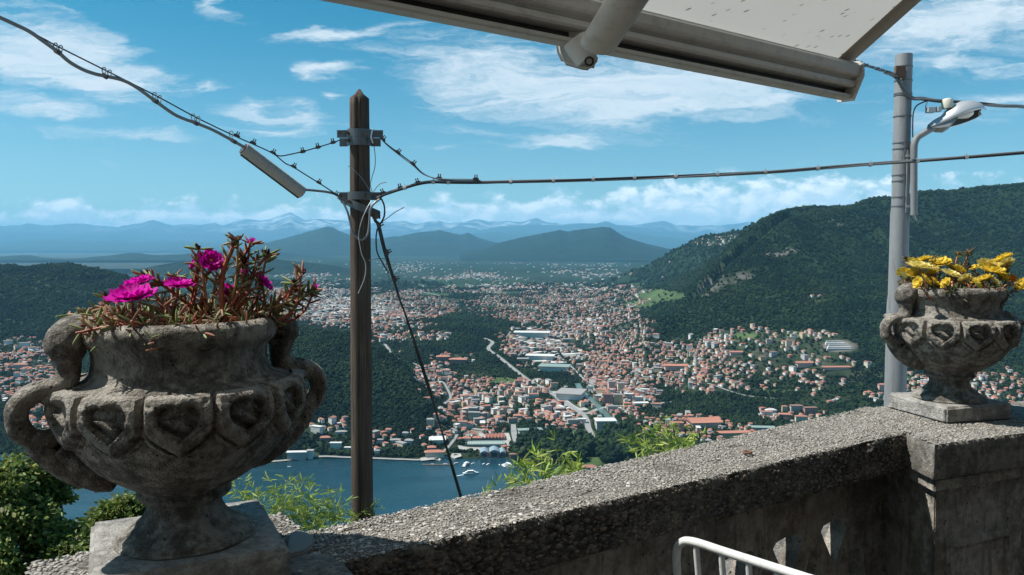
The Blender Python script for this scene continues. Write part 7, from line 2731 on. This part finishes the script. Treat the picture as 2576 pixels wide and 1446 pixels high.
GRN = [np.array(c) for c in ((.24, .32, .11), (.32, .36, .18), (.19, .26, .09), (.38, .34, .24), (.40, .18, .11), (.44, .25, .19), (.34, .14, .09))]
M_MAG = petal_mat('petal_magenta', (.62, .012, .42))
M_CRIM = petal_mat('petal_crimson', (.42, .008, .13), .3)
UL = URN_L + Vector((0, 0, .366))
portulaca(tuple(UL), 'magenta flowering portulaca with red stems growing in the large near urn', 'portulaca_plant', 1.41,
          [(332, 742, 116, -.11, .20, -.15, 0), (350, 710, 78, -.04, .25, .1, 0), (449, 714, 74, -.02, .2, .1, 0), (530, 652, 62, .0, .9, .5, 0), (500, 658, 44, .02, .7, -.4, 0), (660, 706, 56, .03, .7, .6, 0), (578, 738, 58, .02, 1.0, .4, 0), (556, 716, 40, .05, .6, 0, 0), (256, 774, 24, -.02, .5, -.6, 0)],
          [(613, 684, 34, .0, 0), (630, 604, 30, .02, 0), (672, 632, 34, .02, 1), (613, 654, 38, .01, 1), (644, 645, 26, .03, 1), (599, 598, 24, .0, 2), (759, 682, 32, .05, 1), (793, 720, 24, .06, 0), (763, 740, 24, .05, 1), (500, 620, 24, .0, 1), (494, 655, 26, .01, 1), (365, 686, 28, .0, 1), (263, 742, 26, -.02, 1), (440, 690, 18, .0, 2), (740, 706, 24, .04, 1)],
          [(560, 790, .0, 592, 606, .0, .0062, 26), (590, 770, .02, 628, 618, .02, .0042, 20), (600, 780, .02, 668, 645, .02, .0042, 20), (600, 800, .02, 757, 690, .05, .0036, 36), (610, 800, .02, 790, 726, .06, .0036, 36), (600, 805, .0, 730, 748, .05, .0036, 34),
           (520, 780, .0, 505, 640, .0, .0040, 20), (480, 770, .0, 370, 690, -.02, .0036, 22), (430, 800, -.06, 240, 770, -.05, .0034, 34), (420, 805, -.08, 170, 790, -.06, .0034, 40), (410, 815, -.10, 215, 800, -.08, .0034, 34), (400, 822, -.12, 190, 838, -.16, .0034, 30), (520, 800, .02, 545, 690, .02, .0040, 20), (610, 790, 0, 655, 720, .02, .0036, 20)],
          [M_MAG], GRN, .128, 3)
YG = [np.array(c) for c in ((.12, .17, .06), (.16, .20, .09), (.10, .14, .06), (.20, .12, .08))]
M_YEL = petal_mat('petal_yellow', (.80, .62, .09), .45)
M_YELP = petal_mat('petal_pale_yellow', (.80, .70, .28), .4)
M_ORA = petal_mat('petal_orange', (.75, .30, .02), .4)
UR = URN_R + Vector((0, 0, .366))
portulaca(tuple(UR), 'yellow flowering portulaca growing in the urn beside the lamp post', 'portulaca_plant', 2.78,
          [(2313, 669, 56, -.05, .2, .0, 1), (2323, 653, 36, .03, .3, .1, 0), (2366, 659, 44, .02, .35, .1, 0), (2337, 688, 38, -.03, .3, -.1, 0), (2391, 688, 42, -.06, .4, .0, 1), (2277, 697, 34, .0, .5, -.5, 1), (2290, 692, 30, -.02, .8, -.2, 0), (2311, 708, 26, -.12, 1.3, .1, 0), (2494, 679, 60, -.02, .25, .1, 0), (2506, 663, 40, .04, .3, .1, 1), (2473, 703, 44, -.09, .4, .0, 0), (2526, 648, 38, .04, .4, .3, 0), (2539, 671, 26, .03, .8, .5, 0), (2545, 700, 20, .0, .9, .4, 2), (2570, 713, 28, -.02, 1.0, .5, 0), (2389, 669, 24, .02, .4, .0, 1), (2452, 672, 22, .05, .4, .2, 0), (2300, 684, 30, -.02, .6, -.3, 0), (2350, 706, 22, -.1, .9, 0, 0), (2300, 662, 40, .0, .5, -.2, 0), (2345, 670, 36, .0, .6, 0, 1), (2328, 702, 30, -.1, .9, .1, 0), (2410, 678, 32, -.02, .7, 0, 0), (2430, 700, 28, -.1, .9, .1, 1), (2480, 662, 36, .02, .5, .2, 1), (2515, 690, 38, -.04, .8, .3, 0), (2535, 660, 30, 0, .7, .4, 1), (2455, 712, 30, -.12, 1.0, 0, 0), (2500, 706, 30, -.1, .9, .2, 1), (2272, 684, 26, 0, .8, -.4, 0), (2380, 710, 26, -.12, 1.0, 0, 0)],
          [(2279, 649, 14, .0, 1), (2353, 645, 12, .02, 2), (2409, 636, 16, .0, 2), (2438, 631, 16, .0, 2), (2437, 665, 16, .0, 1), (2425, 690, 16, -.05, 1), (2460, 690, 14, -.03, 1)],
          [(2396, 735, -.04, 2410, 642, .0, .0042, 10), (2420, 730, .0, 2437, 638, .0, .0040, 8), (2390, 735, -.08, 2330, 690, -.04, .0040, 14), (2450, 740, -.08, 2560, 712, -.02, .0036, 16), (2440, 742, -.1, 2520, 728, -.06, .0036, 16), (2370, 735, -.05, 2285, 702, 0, .0036, 14)],
          [M_YEL, M_YELP, M_ORA], YG, .128, 8, wide=1.05, layers=3, low=150, npet=6)

# ---- bamboo sprays beyond the parapet
M_CULM = plain('bamboo_culm', (.16, .19, .05), .5, var=.25, scale=20)


def bamboo(name, label, base, Y0, tips, leaf_l, nleaf, seed, cols, width=.075, singles=200, per_tip=None):
    """base: (view x, view y) below the parapet; tips: list of (view x, view y, dY)"""
    rg = np.random.default_rng(seed)
    b0 = np.array(at(base[0], base[1], Y0))
    root = tag(empty(name, tuple(b0)), label, 'bamboo', 'bamboo sprays beyond the parapet')
    lv = Leaves(unit_blade(width, .18), seed)
    for (tx, ty, dd) in tips:
        tip = np.array(at(tx, ty, Y0 + dd))
        st = b0 + np.array([(tip[0] - b0[0]) * .35 + rg.normal(0, .03), dd * .4, 0])
        mid = (st * .45 + tip * .55) + np.array([rg.normal(0, .02), rg.normal(0, .05), .05])
        P = [np.array(p) for p in spline([tuple(st), tuple(mid), tuple(tip)], 8)]
        foot = st + np.array([rg.normal(0, .05), rg.normal(0, .05), -4.2])
        V, F = tube_geo([foot - b0] + [p - b0 for p in P], [.006] + list(np.linspace(.0045, .0012, len(P))), 6)
        MB().add(V, F).build('culm', M_CULM, root, smooth=True)
        for k in range(nleaf):
            t = 1 - rg.random() ** 1.5 * .8
            i = min(len(P) - 2, int(t * (len(P) - 1)))
            p = P[i] + (P[i + 1] - P[i]) * rg.random()
            # side twig
            q = rg.normal(0, 1, 3); q[2] = q[2] * .5 + .1
            q /= np.linalg.norm(q)
            tw = leaf_l * rg.uniform(.2, 1.5)
            e = p + q * tw
            if k % 4 == 0:
                V, F = tube_geo([p - b0, e - b0], [.0012, .0008], 4)
                MB().add(V, F).build('twig', M_CULM, root)
            for j in range(4):
                d = q + rg.normal(0, .55, 3) + np.array([0, 0, -.15 + .25 * rg.random()])
                lv.add(p + q * tw * rg.uniform(.5, 1.0), d, leaf_l * rg.uniform(.55, 1.15), cols[rg.integers(0, len(cols))] * rg.uniform(.8, 1.25))
    lv.build(root, singles)
    return root


BC = [np.array(c) for c in ((.26, .36, .05), (.19, .29, .045), (.33, .41, .08), (.13, .22, .035), (.38, .42, .12))]
bamboo('bamboo_plant', 'bright bamboo spray standing above the middle of the parapet', (1385, 1290), 4.4,
       [(1295, 1165, .0), (1300, 1205, -.1), (1330, 1180, .1), (1345, 1150, .0), (1385, 1140, .1), (1400, 1125, .0), (1420, 1160, -.1), (1440, 1175, .1), (1455, 1160, .2), (1370, 1190, -.2), (1310, 1220, .1), (1450, 1195, 0), (1270, 1240, .1), (1350, 1215, 0)], .072, 10, 31, BC, .075, 220)
bamboo('bamboo_plant', 'bright bamboo spray in front of the red roofs, right of the middle one', (1680, 1240), 5.2,
       [(1600, 1105, .0), (1605, 1150, .1), (1630, 1080, .0), (1640, 1130, .1), (1660, 1062, .0), (1690, 1075, .1), (1710, 1060, .2), (1720, 1100, .0), (1745, 1105, .1), (1765, 1110, .2), (1680, 1120, -.1), (1625, 1165, .0), (1735, 1130, 0), (1700, 1140, 0), (1660, 1100, .0)], .078, 10, 37, BC, .07, 220)
bamboo('bamboo_plant', 'wide feathery bamboo spray between the near urn and the timber pole', (740, 1420), 6.2,
       [(600, 1225, .0), (610, 1260, .1), (640, 1235, .0), (660, 1275, .2), (690, 1215, .0), (700, 1250, .1), (720, 1210, .0), (740, 1240, .2), (760, 1205, .1), (780, 1235, .0), (790, 1270, .0), (820, 1250, .1), (850, 1225, .2), (860, 1260, .1), (870, 1290, .1), (640, 1300, .0), (700, 1300, .0), (750, 1290, .0), (800, 1305, .0), (840, 1300, 0), (680, 1330, 0), (610, 1310, 0), (590, 1200, .1), (640, 1335, 0), (760, 1320, 0), (930, 1285, .9), (945, 1270, .9)], .078, 25, 41, BC, .06, 240)
bamboo('bamboo_plant', 'low fringe of bamboo leaves just behind the coping near the stay cable', (1215, 1330), 4.6,
       [(1215, 1235, 0), (1240, 1232, .1), (1265, 1225, 0), (1285, 1215, .1)], .06, 5, 47, BC, .08, 40)
bamboo('bamboo_plant', 'green bamboo tuft beyond the parapet at the lower right', (2575, 1560), 4.2,
       [(2540, 1400, 0), (2560, 1380, 0), (2580, 1390, .1), (2550, 1430, 0), (2600, 1400, .1), (2570, 1440, 0)], .12, 10, 53, BC, .07, 60)

# ---- leafy trees on the slope, lower left
def slope_tree(name, label, Y0, clumps, trunk, nleaf, seed, cols, lsize=.088):
    rg = np.random.default_rng(seed)
    b0 = np.array(at(trunk[0], trunk[1], Y0))
    root = tag(empty(name, tuple(b0)), label, 'tree')
    lv = Leaves(unit_broad(), seed)
    top = np.array(at(trunk[2], trunk[3], Y0))
    V, F = tube_geo([np.array([-.1, 0, -5.0]), b0 - b0, (top - b0) * .5 + np.array([.1, 0, 0]), top - b0], [.22, .16, .11, .05], 10)
    MB().add(V, F).build('trunk', M_TRUNK, root, smooth=True)
    for (cx, cy, rx, ry, dd) in clumps:
        c = np.array(at(cx, cy, Y0 + dd))
        k = (Y0 + dd) / FPX
        start = b0 + (top - b0) * rg.uniform(.4, .95)
        P = spline([tuple(start - b0), tuple((start + c) / 2 - b0 + rg.normal(0, .1, 3)), tuple(c - b0)], 5)
        V, F = tube_geo(P, list(np.linspace(.045, .012, len(P))), 6)
        MB().add(V, F).build('limb', M_TRUNK, root, smooth=True)
        n = int(nleaf * 1.25 * rx * ry / 900)
        sub = [rg.normal(0, .5, 3) for _ in range(9)]
        for j in range(n):
            s_ = sub[rg.integers(0, 9)]
            q = s_ + rg.normal(0, .26, 3)
            p = c + q * np.array([rx * k, rx * k * .9, ry * k])
            d = q * np.array([1, 1, .4]) + rg.normal(0, .5, 3) + np.array([0, 0, -.25])
            tone = cols[rg.integers(0, len(cols))] * rg.uniform(.7, 1.25)
            lv.add(p, d, lsize * rg.uniform(.6, 1.2), tone)
    lv.build(root, 240, mass='crown')
    return root


TC_ = [np.array(c) for c in ((.12, .18, .042), (.165, .23, .052), (.06, .105, .026), (.25, .29, .07), (.17, .185, .055))]
slope_tree('leafy_tree', 'leafy green tree filling the lower left corner below the near urn', 11.0,
           [(40, 1180, 55, 35, .0), (120, 1215, 45, 30, .3), (20, 1250, 60, 45, -.5), (100, 1280, 55, 35, .0), (40, 1330, 70, 45, -.6), (120, 1350, 55, 40, -.2), (170, 1370, 50, 40, -.3), (30, 1400, 80, 50, -.8), (130, 1420, 60, 40, -.5), (200, 1420, 50, 35, -.4), (-60, 1250, 70, 60, 0), (-50, 1380, 80, 60, -.5), (150, 1245, 30, 18, .2)],
           (60, 1620, 50, 1200), 700, 61, TC_)
slope_tree('leafy_tree', 'smaller leafy tree seen behind the foot of the near urn', 12.5,
           [(290, 1290, 50, 28, .0), (350, 1275, 45, 26, .2), (240, 1320, 45, 26, -.2), (320, 1330, 60, 30, -.3), (380, 1320, 45, 28, .0), (200, 1360, 45, 30, -.3), (280, 1375, 60, 34, -.4), (360, 1370, 50, 34, -.2), (430, 1320, 40, 24, .1), (240, 1410, 70, 34, -.5)],
           (310, 1600, 310, 1300), 700, 67, TC_)
